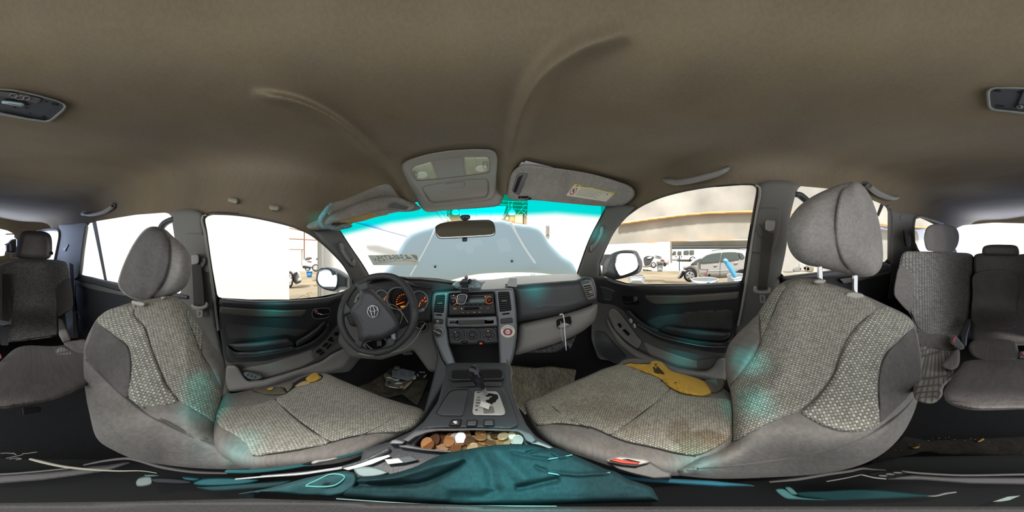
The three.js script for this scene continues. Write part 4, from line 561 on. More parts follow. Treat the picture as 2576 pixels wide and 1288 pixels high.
// ---------------------------------------------------------------- dashboard
const glow = (c, k = 1.4) => std(0x221100, { emissive: c, emissiveIntensity: k });
const gAmber = glow(0xff8a1c, 1.1), gRed = glow(0xff2030, 1.4), gGreen = glow(0x59c42a, 0.8), gWhite = glow(0xdfe8ea, 0.7);
{
  const t = thing('dashboard', 'two tone grey dashboard with gauge hood, glove box wall and top pad', 'dashboard');
  pnl('lower_left_panel', { out: rp(I1(862, 800, 900, 770, 1090, 770, 1092, 850, 1110, 900, 1125, 935, 1080, 935, 1040, 880, 960, 905, 880, 900, 850, 860), 8), d: 1.62, h: 0.02, edge: 8, thick: 0.06 }, M.trimDark, t);
  pnl('gauge_hood', { out: rp(I1(862, 770, 885, 738, 905, 716, 935, 702, 1000, 696, 1060, 698, 1120, 705, 1168, 716, 1168, 732, 1092, 742, 1088, 812, 1040, 812, 1000, 832, 930, 830, 880, 820), 8), d: 1.6, h: 0.03, edge: 10, thick: 0.1 }, M.black, t);
  pnl('hood_rim', { out: rp(H1(505, 300, 600, 245, 720, 228, 850, 240, 950, 285, 1040, 330, 1200, 350, 1370, 360, 1370, 325, 1210, 300, 1050, 255, 900, 200, 700, 180, 560, 225), 5), d: 1.52, h: 0.05, edge: 7, thick: 0.1 }, M.black, t);
  pnl('top_edge', { out: rp(H1(920, 185, 1050, 198, 1215, 200, 1449, 215, 1700, 255, 1720, 290, 1449, 262, 1215, 236, 1050, 232), 3), d: 1.56, h: 0.02, edge: 4, thick: 0.1 }, M.grayPlastic, t);
  pnl('top_pad', { out: rp(I1(1130, 708, 1180, 705, 1240, 703, 1300, 695, 1420, 689, 1455, 690, 1466, 702, 1455, 714, 1380, 720, 1300, 730, 1200, 744, 1130, 742), 4), d: (x, y) => 1.6 + Math.max(0, 728 - y) * 0.016, h: 0.012, edge: 4, thick: 0.1 }, plastic(0xd6d3cc, 0.45), t);
  pnl('passenger_panel', { out: rp([...B3(-80, 180, 110, 192, 400, 168, 900, 132, 955, 112, 990, 85, 1110, 88, 1150, 130, 1182, 250, 1192, 400, 1155, 440, 950, 522, 700, 602, 400, 662, 130, 702, 90, 690, 70, 400, 40, 260)], 8), d: 1.62, h: 0.05, edge: 18, thick: 0.1, rel: (x, y) => 0.002 * Math.exp(-Math.pow(lineDist(B3(380, 510, 500, 485, 700, 480, 850, 460, 900, 445), x, y) / 2, 2)) }, M.blackSoft, t);
  pnl('glove_box', { out: rp(B3(135, 727, 400, 668, 700, 604, 950, 532, 1145, 460, 1195, 450, 1196, 560, 1150, 700, 1000, 822, 800, 930, 600, 1005, 300, 1095, 60, 1155, 112, 960, 128, 830), 12), d: 1.6, h: 0.05, edge: 20, thick: 0.1 }, M.grayPlastic, t);
  const hd = pnl('latch_recess', { out: rp(B3(640, 672, 680, 655, 830, 614, 850, 700, 832, 742, 700, 786, 650, 782), 5), d: 1.545, h: 0.003, edge: 3, thick: 0.02 }, M.deep, t);
  mesh('latch', panel({ out: rp(B3(650, 770, 720, 705, 770, 706, 836, 736, 722, 788), 3), d: 1.535, h: 0.012, edge: 4, thick: 0.02 }), M.lightPlastic, hd);
  for (const s of [0]) {
    const v = pnl('side_vent_frame', { out: rp(B3(962, 150, 1070, 120, 1118, 145, 1150, 250, 1172, 350, 1160, 378, 1090, 402, 1060, 390, 1020, 280), 4), d: 1.555, h: 0.01, edge: 4, thick: 0.03 }, M.grayPlastic, t);
    mesh('vent_opening', panel({ out: rp(B3(1008, 212, 1105, 195, 1160, 350, 1075, 385), 3), d: 1.543, h: 0.001, edge: 1, thick: 0.01 }), M.deep, v);
    for (let k = 0; k < 6; k++) { const a = k / 5.4 + 0.05; mesh('vent_slat', tube(at3(B3(lerp(1014, 1070, a), lerp(228, 376, a), lerp(1108, 1158, a), lerp(212, 345, a)), 1.535), 1.5, { smooth: false, flat: 1 }), M.grayPlastic, v); }
    mesh('vent_tab', panel({ out: rp(B3(1070, 290, 1130, 275, 1140, 310, 1085, 320), 2), d: 1.525, h: 0.01, edge: 2, thick: 0.01 }), M.trim, v);
    mesh('demister_vent', panel({ out: rp(B3(975, 152, 1078, 140, 1096, 165, 988, 190), 2), d: 1.543, h: 0.001, edge: 1, thick: 0.01 }), std(0x4a6a6c), v);
  }
  const lv = pnl('left_vent_frame', { out: rp(H1(350, 470, 400, 385, 430, 375, 430, 440, 380, 540, 345, 560, 320, 545), 3), d: 1.5, h: 0.01, edge: 3, thick: 0.03 }, M.grayPlastic, t);
  for (let k = 0; k < 4; k++) mesh('vent_slat', tube(at3(H1(375, 480 + k * 20, 412, 462 + k * 20), 1.485), 1.3, { smooth: false }), M.deep, lv);
  // key barrel
  pnl('ignition_surround', { out: ell(...pt(H1, 1245, 870), 15, 15), d: 1.57, h: 0.012, edge: 5, thick: 0.03 }, M.trimDark, t); const ig = pnl('ignition_lock', { out: ell(...pt(H1, 1243, 865), 11, 11), d: 1.556, h: 0.01, edge: 4, thick: 0.03 }, M.deep, t); mesh('key_slot', panel({ out: ell(...pt(H1, 1240, 862), 6, 6.5), d: 1.545, h: 0.01, edge: 3, thick: 0.02 }), M.black, ig);
  // column shroud
  pnl('column_shroud', { out: rp(H1(640, 700, 880, 620, 960, 660, 985, 740, 965, 800, 940, 900, 900, 1020, 700, 1030), 8), d: 1.45, h: 0.06, edge: 14, thick: 0.1 }, M.black, t);
}
{ // gauges
  const t = thing('gauge_cluster', 'three round gauges with amber lit figures and silver bezels behind the steering wheel', 'gauge');
  const dial = (cx, cy, rx, ry, d) => { pnl('face', { out: ell(cx, cy, rx, ry), d: d + 0.02, h: 0, thick: 0.02 }, std(0x1a0d0a, { roughness: 0.3 }), t); mesh('bezel', tube(ell(cx, cy, rx, ry, 0, 28).map(([x, y]) => [x, y, d]), 2.2, { closed: true, n: 3 }), M.silver, t); };
  const [ax, ay] = pt(H1, 700, 455), [bx, by] = pt(H1, 918, 488), [cx, cy] = pt(H1, 1205, 520);
  dial(ax, ay, 15.5, 15, 1.56); dial(bx, by, 28, 28, 1.54); dial(cx, cy, 22, 25, 1.555);
  pnl('backing_plate', { out: sm(H1(600, 430, 640, 375, 780, 355, 840, 365, 900, 320, 1000, 340, 1100, 385, 1200, 370, 1290, 410, 1330, 520, 1310, 620, 1250, 680, 1080, 680, 960, 650, 700, 600)), d: 1.585, h: 0.002, thick: 0.02 }, M.black, t);
  const [sx, sy] = pt(H1, 1000, 535);
  for (let k = 0; k < 8; k++) { const a = Math.PI - 0.25 + k * 0.3, x = sx + 18.5 * Math.cos(a), y = sy + 19 * Math.sin(a); pnl('figure', { out: rr(x - 1.3, y - 0.9, x + 1.3, y + 0.9, 0.5, a), d: 1.545, h: 0.001, edge: 1, thick: 0.003, cell: 0.7 }, gAmber, t); }
  for (let k = 0; k < 6; k++) { const a = Math.PI - 0.1 + k * 0.36, x = sx + 11 * Math.cos(a), y = sy + 11 * Math.sin(a); pnl('inner_figure', { out: rr(x - 0.8, y - 0.5, x + 0.8, y + 0.5, 0.3), d: 1.545, h: 0.001, edge: 1, thick: 0.003, cell: 0.5 }, glow(0x9a5a1a, 0.6), t); }
  mesh('needle', tube(at3(H1(1000, 535, 900, 572), 1.53), [0.9, 0.6], { smooth: false }), glow(0xff6a1a, 1.2), t); pnl('needle_cap', { out: ell(sx, sy, 2.4), d: 1.53, h: 0.006, edge: 2, thick: 0.01 }, M.trimDark, t);
  pnl('trip_display', { out: rp(H1(953, 588, 1020, 584, 1018, 606, 955, 610), 0.5), d: 1.545, h: 0.001, edge: 1, thick: 0.004 }, glow(0xd89018, 1), t);
  for (const [x, y] of H1(728, 492, 742, 480, 755, 465, 738, 500)) pnl('figure', { out: rr(x - 1, y - 1.1, x + 1, y + 1.1, 0.4), d: 1.56, h: 0.001, edge: 1, thick: 0.003, cell: 0.6 }, gAmber, t);
  pnl('warning_lamp', { out: rr(...H1(1235, 506)[0], ...H1(1266, 524)[0], 1), d: 1.555, h: 0.001, edge: 1, thick: 0.004, cell: 0.6 }, gRed, t);
  for (const q of [H1(1278, 490, 1284, 468), H1(1280, 535, 1305, 518)]) mesh('figure', tube(at3(q, 1.555), 0.8, { smooth: false }), gAmber, t);
  for (let k = 0; k < 4; k++) pnl('gear_mark', { out: rr(...H1(1215 - k * 6, 532 + k * 18)[0], ...H1(1228 - k * 6, 543 + k * 18)[0], 0.5), d: 1.555, h: 0.001, edge: 1, thick: 0.003, cell: 0.5 }, k ? gAmber : gGreen, t);
  const kn = one('wiper_stalk', tube(at3(H1(1160, 660, 1215, 655, 1255, 640), 1.44), [3, 4, 5.5]), M.silver, 'short grey stalk with bright tip right of the steering wheel rim', 'stalk');
}
{ // steering wheel
  const t = thing('steering_wheel', 'worn dark grey steering wheel with round chrome emblem on its pad', 'steering wheel');
  const dw = (x, y) => 1.28 + (y < 790 ? 0.0008 * (790 - y) : 0);
  const rim = A4(600, 218, 690, 236, 775, 293, 845, 392, 888, 505, 898, 600, 880, 708, 822, 815, 730, 905, 630, 965, 500, 994, 385, 978, 275, 908, 196, 808, 153, 690, 157, 575, 197, 465, 272, 350, 368, 272, 480, 228);
  mesh('rim', tube(at3(rim, dw), [8, 8.4, 9.2, 10, 10.2, 10.2, 10, 9.6, 9.2, 9, 9, 8.8, 8.6, 8.6, 8.4, 8.2, 8.2, 8, 8, 8, 8], { closed: true, n: 5, m: 16 }), plastic(0x3f3f40, 0.55), t);
  const mW = plastic(0x474749, 0.5);
  pnl('spoke', { out: rp(A4(300, 300, 420, 262, 432, 300, 440, 360, 350, 390, 330, 400), 5), d: 1.3, h: 0.02, edge: 6, thick: 0.03 }, mW, t);
  pnl('spoke', { out: rp(A4(165, 560, 205, 470, 235, 520, 275, 550, 248, 605, 205, 612, 170, 650), 5), d: 1.3, h: 0.02, edge: 6, thick: 0.03 }, mW, t);
  pnl('spoke', { out: rp(A4(270, 895, 330, 848, 405, 890, 380, 905, 360, 960, 330, 960), 5), d: 1.28, h: 0.02, edge: 6, thick: 0.03 }, mW, t);
  pnl('spoke', { out: rp(A4(600, 858, 660, 822, 740, 745, 718, 870, 690, 930, 600, 962, 570, 960, 608, 905), 5), d: 1.28, h: 0.025, edge: 6, thick: 0.03 }, mW, t);
  pnl('spoke_plate', { out: rp(A4(652, 815, 700, 790, 712, 860, 690, 872, 665, 858), 3), d: 1.245, h: 0.008, edge: 3, thick: 0.02 }, M.silver, t);
  const hub = sm(A4(345, 372, 400, 352, 470, 362, 560, 438, 640, 530, 715, 635, 742, 702, 735, 755, 700, 792, 600, 852, 520, 872, 440, 876, 385, 892, 330, 850, 318, 760, 290, 680, 246, 592, 262, 540, 325, 470));
  pnl('pad', { out: hub, d: 1.27, h: 0.06, edge: 16, thick: 0.05 }, plastic(0x4c4c4e, 0.55), t);
  const [ex, ey] = pt(A4, 475, 576), eb = pnl('emblem', { out: ell(ex, ey, 14.4, 16.4, -0.15), d: 1.208, h: 0.002, edge: 2, thick: 0.01 }, M.black, t);
  const ering = (x, y, rx, ry, rot) => mesh('emblem_ring', tube(ell(x, y, rx, ry, rot, 24).map(([a, b]) => [a, b, 1.203]), 0.85, { closed: true, n: 2, m: 8 }), M.chrome, eb);
  ering(ex, ey, 13.6, 15.4, -0.15); ering(ex - 0.4, ey + 0.2, 4.6, 14.4, -0.15); ering(ex + 0.6, ey - 6.4, 11.4, 6.6, -0.15);
  const letters = print(256, 64, (c, w, h) => { c.fillStyle = '#4c4c4e'; c.fillRect(0, 0, w, h); c.fillStyle = '#161617'; c.font = 'bold 40px sans-serif'; c.textAlign = 'center'; c.fillText('SRS AIRBAG', w / 2, 46); });
  const [l0] = A4(332, 602), [l1] = A4(378, 692), [l2] = A4(322, 608);
  pnl('airbag_lettering', { out: A4(338, 598, 384, 690, 370, 698, 324, 606), d: 1.2095, h: 0, thick: 0.001, cell: 1.2, uv: span(A4(338, 598)[0], A4(384, 690)[0], A4(324, 606)[0], 1.2095) }, std(0xffffff, { map: letters, roughness: 0.6 }), t);
  pnl('column_opening', { out: sm(A4(400, 905, 470, 875, 590, 862, 606, 900, 570, 945, 490, 960, 420, 950)), d: 1.33, h: 0, thick: 0.02 }, M.deep, t);
  pnl('lower_clip', { out: rp(A4(510, 870, 565, 865, 572, 930, 515, 935), 2), d: 1.31, h: 0.01, edge: 2, thick: 0.02 }, M.blackSoft, t);
  const cable = std(0xb9b4a2, { roughness: 0.5 });
  one('charging_cable', tube(at3(A4(630, 500, 690, 515, 750, 560, 790, 620, 830, 690), 1.42), 0.9), cable, 'thin beige cable looping above the steering column to the wheel rim', 'cable');
  one('charging_cable', tube(at3(A4(660, 540, 730, 560, 770, 600, 768, 650, 750, 700), 1.4), 0.9), cable, 'second thin beige cable beside the steering wheel pad', 'cable');
  one('charging_cable', tube([...at3(A4(1000, 700, 965, 755, 915, 840, 850, 910, 770, 965, 650, 992, 560, 1015), 1.33), ...at3(A4(440, 1024, 330, 1000), 1.24)], 0.95), cable, 'beige cable hanging from the ignition lock under the steering wheel', 'cable');
  one('cable_tie', tube(at3(A4(908, 738, 965, 755, 1002, 700), 1.5), 0.9, { smooth: false }), M.lightPlastic, 'pale cable tie threaded through the ignition lock', 'cable tie');
  one('cable_end', tube(at3(A4(405, 905, 440, 940, 482, 965), 1.3), 1), cable, 'short beige cable end inside the lower steering wheel opening', 'cable');
}
{ // centre stack
  const t = thing('centre_console_stack', 'silver framed centre stack with radio, air vents and heater dials', 'dashboard');
  const d0 = 1.5;
  const mFrame = std(0x85888a, { roughness: 0.42, metalness: 0.2, bumpMap: rep(tGrain, 0.1), bumpScale: 0.0003 });
  pnl('frame', { out: rp(H3(42, 300, 65, 80, 110, 35, 600, 5, 1300, -30, 1590, -45, 1622, 50, 1662, 400, 1676, 700, 1665, 900, 1640, 1100, 1600, 1300, 1520, 1500, 1340, 1500, 1335, 1290, 1322, 1010, 1300, 700, 1282, 480, 1240, 36, 375, 66, 345, 480, 335, 700, 378, 1040, 470, 1290, 540, 1500, 380, 1500, 250, 1300, 100, 950, 60, 700), 6), d: d0, h: 0.025, edge: 7, thick: 0.12, cell: 2 }, mFrame, t);
  pnl('lower_pocket', { out: rp(H3(360, 1000, 1340, 1000, 1350, 1290, 1345, 1500, 520, 1500, 440, 1290), 4), d: d0 + 0.09, h: 0, thick: 0.05 }, M.deep, t);
  const ra = pnl('radio', { out: rp(H3(370, 70, 1238, 38, 1262, 300, 1280, 475, 340, 498, 352, 300), 4), d: d0 + 0.01, h: 0.012, edge: 4, thick: 0.08, cell: 2 }, std(0x28282a, { roughness: 0.35 }), t);
  const on = d0 - 0.003;
  mesh('radio_face', panel({ out: rp(H3(395, 130, 520, 90, 1195, 72, 1200, 280, 560, 296, 400, 290), 5), d: on, h: 0.006, edge: 4, thick: 0.02 }), std(0x343438, { roughness: 0.3 }), ra);
  mesh('disc_slot', panel({ out: rp(H3(640, 128, 1075, 112, 1076, 130, 640, 148), 1), d: on - 0.007, h: 0.001, edge: 1, thick: 0.01, cell: 0.8 }), M.deep, ra);
  mesh('display', panel({ out: rp(H3(760, 172, 1060, 160, 1062, 240, 760, 252), 2), d: on - 0.006, h: 0.003, edge: 2, thick: 0.01 }), std(0x6d7f7c, { roughness: 0.15 }), ra);
  mesh('preset_bar', panel({ out: rp(H3(560, 270, 1060, 252, 1062, 285, 560, 300), 3), d: on - 0.006, h: 0.004, edge: 3, thick: 0.01 }), std(0x1d1d22, { roughness: 0.25 }), ra);
  mesh('tape_slot', panel({ out: rp(H3(665, 330, 945, 320, 945, 370, 665, 380), 2), d: on + 0.001, h: 0.003, edge: 2, thick: 0.01 }), M.deep, ra);
  for (const [x, y, r] of [[460, 214, 7.3], [1143, 192, 7.8]]) {
    const [cx, cy] = pt(H3, x, y);
    const k = mesh('radio_knob', panel({ out: ell(cx, cy, r), d: on - 0.008, h: 0.03, edge: 3, thick: 0.03 }), M.blackGloss, ra);
    const a0 = x < 600 ? -1.2 : 0.4, a1 = x < 600 ? 1.5 : 5.4, q = []; for (let i = 0; i <= 12; i++) { const a = lerp(a0, a1, i / 12); q.push([cx + (r + 1) * Math.cos(a), cy + (r + 1) * Math.sin(a), on - 0.01]); }
    mesh('knob_ring_light', tube(q, 0.55, { n: 2, m: 8 }), glow(0xff7a20, 0.7), ra);
  }
  const txt = (name, s, q, col, parent, dd) => { const m = print(128, 48, (c, w, h) => { c.fillStyle = '#222224'; c.fillRect(0, 0, w, h); c.fillStyle = col; c.font = 'bold 40px sans-serif'; c.textAlign = 'center'; c.fillText(s, w / 2, 39, w); }); return mesh(name, panel({ out: q, d: dd, h: 0, thick: 0.001, cell: 1.1, uv: span(q[0], q[1], q[3], dd) }), std(0xffffff, { map: m, emissiveMap: m, emissive: 0xffffff, emissiveIntensity: 0.22, roughness: 0.5 }), parent); };
  const box = (x0, y0, x1, y1) => H3(x0, y0, x1, y0, x1, y1, x0, y1);
  const dr = on - 0.002;
  txt('print', 'AM', box(618, 414, 662, 440), '#ff9a30', ra, dr); txt('print', 'FM', box(722, 412, 764, 440), '#ff9a30', ra, dr); txt('print', 'TAPE', box(826, 408, 888, 436), '#ff9a30', ra, dr); txt('print', 'DISC', box(932, 406, 990, 434), '#ff8a28', ra, dr);
  txt('print', 'TEXT', box(966, 330, 1012, 354), '#d8a060', ra, dr); txt('print', 'SCAN', box(1088, 326, 1152, 352), '#ff6a30', ra, dr); txt('print', 'TUNE', box(1102, 114, 1162, 132), '#b9b9b9', ra, on - 0.0075); txt('print', 'PWR VOL', box(422, 140, 498, 158), '#a9a9a9', ra, on - 0.0075); txt('print', 'SEEK TRACK', box(458, 330, 520, 374), '#ffae3c', ra, dr); 
  ['1', '2', '3', '4', '5', '6'].forEach((s, i) => txt('print', s, box(565 + i * 88, 276 - i * 2.6, 590 + i * 88, 296 - i * 2.6), i < 3 ? '#e8d9b8' : '#ff9a50', ra, on - 0.0115));
  for (const [x, y] of H3(463, 97, 617, 354, 1066, 122)) mesh('indicator', panel({ out: ell(x, y, 1.2), d: on - 0.008, h: 0.001, edge: 1, thick: 0.004, cell: 0.5 }), glow(0xffc060, 1.2), ra);
  // bar with small display
  const ba = pnl('display_bar', { out: rp(H3(330, 505, 400, 518, 900, 507, 1284, 487, 1304, 690, 900, 706, 338, 706), 5), d: d0 - 0.02, h: 0.02, edge: 5, thick: 0.08 }, mFrame, t);
  mesh('bar_display', panel({ out: rp(H3(366, 565, 1244, 545, 1248, 655, 370, 668), 3), d: d0 - 0.038, h: 0.002, edge: 2, thick: 0.01 }), std(0x2a2a2b, { roughness: 0.25 }), ba);
  mesh('bar_screen', panel({ out: rp(H3(548, 562, 1052, 552, 1056, 655, 550, 664), 2), d: d0 - 0.041, h: 0.001, edge: 2, thick: 0.005 }), std(0x4d4c48, { roughness: 0.2 }), ba);
  txt('print', 'PASSENGER', box(1090, 566, 1205, 582), '#6a6a6a', ba, d0 - 0.0415); txt('print', 'RESET MODE', box(395, 586, 512, 606), '#8a8a8a', ba, d0 - 0.0415); txt('print', '- H M +', box(395, 622, 525, 642), '#8a8a8a', ba, d0 - 0.0415);
  // heater controls
  const cl = pnl('heater_panel', { out: rp(H3(340, 706, 900, 708, 1300, 692, 1322, 1010, 1000, 1030, 640, 1040, 380, 1030), 5), d: d0 + 0.01, h: 0.012, edge: 5, thick: 0.08 }, M.black, t);
  [[520, 858, 16.5, 16], [820, 852, 17.4, 15], [1130, 850, 17.8, 15.5]].forEach(([x, y, rx, ry], i) => {
    const [cx, cy] = pt(H3, x, y), k = mesh('heater_dial', panel({ out: ell(cx, cy, rx, ry), d: on + 0.001, h: 0.02, edge: 3, thick: 0.02 }), plastic(0x333335, 0.35), cl);
    mesh('dial_rim', tube(ell(cx, cy, rx, ry, 0, 24).map(([a, b]) => [a, b, on - 0.012]), 1.1, { closed: true, n: 2, m: 8 }), std(0x707072, { roughness: 0.3 }), cl);
    mesh('dial_centre', panel({ out: ell(cx, cy, rx * 0.5, ry * 0.5), d: on - 0.019, h: 0.014, edge: 4, thick: 0.02 }), M.black, cl);
    const marks = [[[495, 803], [425, 848], [570, 850], [530, 928]], [[810, 825], [725, 880], [900, 880]], [[1120, 778], [1055, 855], [1195, 855], [1080, 930], [1172, 928]]][i];
    for (const [j, [mx, my]] of marks.entries()) { const [a, b] = pt(H3, mx, my); mesh('dial_mark', panel({ out: ell(a, b, j ? 1.6 : 1.4, 1.3), d: on - 0.02, h: 0.001, edge: 1, thick: 0.003, cell: 0.6 }), i === 1 ? M.trimDark : i === 2 && !j ? gAmber : j ? std(0x8d8d8d) : gWhite, cl); }
  });
  for (const q of [H3(610, 970, 738, 970, 734, 1020, 616, 1022), H3(915, 968, 1050, 964, 1046, 1016, 920, 1020)]) mesh('push_switch', panel({ out: rp(q, 3), d: on + 0.001, h: 0.006, edge: 3, thick: 0.01 }), M.blackGloss, cl);
  mesh('switch_lamp', panel({ out: sm(H3(950, 1024, 985, 1002, 1016, 1022, 985, 1032)), d: on - 0.005, h: 0.001, edge: 1, thick: 0.004, cell: 0.8 }), glow(0xd0502a, 0.9), cl);
  // vents
  for (const [q, tab] of [[[[125, 92], [305, 76], [275, 436], [80, 420]], [205, 250]], [[[1305, 32], [1525, 25], [1570, 385], [1340, 416]], [1425, 205]]]) {
    const o = q.map(([x, y]) => pt(H3, x, y)), v = pnl('air_vent', { out: rp(o, 4), d: d0 - 0.0265, h: 0.001, edge: 1, thick: 0.03 }, M.deep, t);
    for (let k = 0; k < 9; k++) { const a = (k + 0.7) / 9.6; mesh('vent_slat', tube([[...pt(H3, lerp(q[0][0], q[3][0], a) + 8, lerp(q[0][1], q[3][1], a)), d0 - 0.03], [...pt(H3, lerp(q[1][0], q[2][0], a) - 8, lerp(q[1][1], q[2][1], a)), d0 - 0.03]], 0.9, { smooth: false, m: 8 }), std(0x4c4c4e, { roughness: 0.5 }), v); }
    const [x, y] = pt(H3, ...tab); mesh('vent_tab', panel({ out: rr(x - 7, y - 2, x + 7, y + 2, 1.5, -0.05), d: d0 - 0.035, h: 0.008, edge: 2, thick: 0.01 }), M.trim, v);
  }
  for (const q of [H3(118, 456, 242, 456, 238, 490, 122, 480), H3(1385, 446, 1532, 425, 1532, 455, 1390, 475)]) { const w = pnl('vent_wheel', { out: rp(q, 2), d: d0 - 0.0265, h: 0.003, edge: 2, thick: 0.02 }, M.deep, t); }
  const b1 = pnl('traction_switch', { out: rp(H3(75, 545, 150, 540, 266, 552, 262, 650, 74, 636), 4), d: d0 - 0.0265, h: 0.008, edge: 4, thick: 0.02 }, M.black, t); txt('print', 'AUTO', box(130, 606, 192, 630), '#a8a8a8', b1, d0 - 0.036); mesh('symbol', panel({ out: rp(H3(140, 572, 178, 572, 182, 600, 136, 600), 1), d: d0 - 0.036, h: 0, thick: 0.001, cell: 0.8 }), M.lightPlastic, b1);
  pnl('blank_switch', { out: rp(H3(1352, 545, 1585, 520, 1592, 625, 1362, 645), 4), d: d0 - 0.0265, h: 0.006, edge: 4, thick: 0.02 }, std(0x47474a, { roughness: 0.7 }), t);
  const [kx, ky] = pt(H3, 178, 800), kb = pnl('drive_mode_dial', { out: ell(kx, ky, 13.4, 14), d: d0 - 0.0265, h: 0.012, edge: 3, thick: 0.02 }, std(0x9b9c9d, { roughness: 0.4, metalness: 0.3 }), t);
  mesh('dial_knob', panel({ out: ell(kx - 1.5, ky + 1.3, 9.6, 10), d: d0 - 0.038, h: 0.02, edge: 3, thick: 0.02 }), M.black, kb); mesh('dial_pointer', tube(at3(H3(88, 770, 150, 800, 210, 830), d0 - 0.062), [1, 1.3, 1.7]), M.lightPlastic, kb);
  for (const [x, y] of H3(72, 766, 152, 712, 242, 785)) mesh('dial_mark', panel({ out: ell(x, y, 1.4), d: d0 - 0.0395, h: 0.001, edge: 1, thick: 0.003, cell: 0.6 }), M.red, kb);
  // round donation sticker
  const st = print(256, 256, (c, w) => {
    c.fillStyle = '#eae3cf'; c.beginPath(); c.arc(128, 128, 128, 0, 7); c.fill(); c.fillStyle = '#a8243a'; c.beginPath(); c.ellipse(128, 138, 82, 72, 0, 0, 7); c.fill(); c.fillStyle = '#8a3a70'; c.fillRect(70, 75, 116, 30); c.fillRect(70, 172, 116, 30);
    c.fillStyle = '#eae3cf'; c.beginPath(); c.arc(128, 138, 46, 0, 7); c.fill(); c.fillStyle = '#4a3a5a'; c.font = 'bold 34px sans-serif'; c.textAlign = 'center'; c.fillText('MDA', 128, 150); c.font = 'bold 30px sans-serif'; c.fillStyle = '#2a2a30';
    const s = 'DONATED!'; for (let i = 0; i < s.length; i++) { const a = -Math.PI / 2 + (i - 3.5) * 0.29; c.save(); c.translate(128 + 100 * Math.cos(a), 128 + 100 * Math.sin(a)); c.rotate(a + Math.PI / 2); c.fillText(s[i], 0, 10); c.restore(); }
  });
  const [dx, dy] = pt(H3, 1496, 784);
  one('round_sticker', panel({ out: ell(dx, dy, 18.3, 15.8, 0.12), d: d0 - 0.0258, h: 0.0008, edge: 1, thick: 0.001, cell: 0.9, uv: span([dx - 18.3, dy - 15.8], [dx + 18.3, dy - 15.8], [dx - 18.3, dy + 15.8], d0 - 0.0258) }), std(0xffffff, { map: st, roughness: 0.6 }), 'round cream donation sticker with red badge stuck below the blank switch', 'sticker');
}
{ // items on and under the dash
  const t = thing('phone_mount', 'black strap phone mount hooked over the radio, chrome edged badge at its end', 'phone mount');
  pnl('strap', { out: rp(H2(720, 360, 960, 350, 985, 1080, 880, 1160, 860, 850, 720, 830), 2), d: 1.43, h: 0.01, edge: 2, thick: 0.03 }, M.rubber, t);
  pnl('strap_band', { out: rp(H2(715, 615, 962, 620, 962, 690, 715, 690), 2), d: 1.415, h: 0.006, edge: 2, thick: 0.03 }, std(0x59595a, { roughness: 0.5 }), t);
  pnl('clamp', { out: rp(H2(760, 310, 960, 295, 975, 420, 960, 460, 720, 460, 740, 350), 3), d: 1.42, h: 0.02, edge: 4, thick: 0.05 }, M.blackSoft, t); pnl('clamp_jaw', { out: rp(H2(970, 300, 1100, 310, 1090, 420, 1060, 500, 970, 520), 3), d: 1.46, h: 0.02, edge: 4, thick: 0.05 }, std(0x39455c, { roughness: 0.5 }), t);
  pnl('screw_cap', { out: sm(H2(830, 290, 860, 200, 910, 180, 950, 210, 970, 290)), d: 1.44, h: 0.02, edge: 3, thick: 0.03 }, M.silver, t); pnl('lever', { out: sm(H2(650, 480, 700, 380, 790, 330, 800, 350, 730, 430, 700, 520)), d: 1.44, h: 0.01, edge: 2, thick: 0.02 }, M.blackSoft, t); mesh('grip_bar', tube(at3(H2(1080, 480, 1150, 440, 1230, 380), 1.44), 2.2), M.silver, t);
  const bo = sm(H2(600, 900, 740, 860, 800, 862, 915, 905, 900, 1040, 860, 1130, 820, 1200, 720, 1212, 590, 1190, 565, 1140, 580, 1010));
  const bd = pnl('badge', { out: bo, d: 1.4, h: 0.012, edge: 3, thick: 0.03 }, std(0x3a3a3e, { roughness: 0.4 }), t); mesh('badge_rim', tube(bo.filter((_, i) => i % 3 === 0).map(([x, y]) => [x, y, 1.393]), 1.15, { closed: true, n: 2, m: 8 }), M.chrome, bd);
  const lm = print(256, 64, (c, w, h) => { c.fillStyle = '#3a3a3e'; c.fillRect(0, 0, w, h); c.fillStyle = '#d8d8d8'; c.beginPath(); c.arc(26, 34, 16, 0, 7); c.fill(); c.fillStyle = '#a9a9ab'; for (let i = 0; i < 11; i++) if (i !== 5) c.fillRect(52 + i * 17, 22 + (i * 7) % 9, 11, 24 - (i * 5) % 10); });
  mesh('badge_print', panel({ out: H2(605, 1008, 840, 1012, 840, 1056, 605, 1052), d: 1.3865, h: 0, thick: 0.001, cell: 1, uv: span(...H2(605, 1008, 840, 1012, 605, 1052), 1.3865) }), std(0xffffff, { map: lm }), bd);
  const mClear = phy(0xd9e6e8, { roughness: 0.2, transmission: 0.5, thickness: 0 });
  one('plastic_wrap', panel({ out: sm(H2(380, 530, 480, 440, 640, 390, 900, 380, 1150, 300, 1260, 320, 1400, 390, 1590, 400, 1500, 500, 1450, 600, 1440, 660, 1250, 690, 960, 690, 700, 695, 480, 620)), d: 1.5, h: 0.04, edge: 6, thick: 0.005, cell: 1, rel: (x, y) => 0.05 * Math.abs(fbm(x / 7, y / 5, 3) - 0.5) }), std(0xb9cdd0, { roughness: 0.25, map: rep(tMottle, 0.06) }), 'crumpled clear plastic wrap lying on the dash behind the phone mount', 'plastic wrap');
  one('paper_card', panel({ out: B3(-20, 165, 10, 105, 108, 108, 110, 225, -25, 215), d: (x, y) => 1.58 + (718 - y) * 0.004, h: 0.001, edge: 1, thick: 0.002 }), std(0xdfe3e4, { roughness: 0.6 }), 'pale translucent paper card lying on the dash top right of the phone mount', 'paper');
  const zt = thing('zip_tie', 'long white zip tie looped through the glove box latch', 'zip tie');
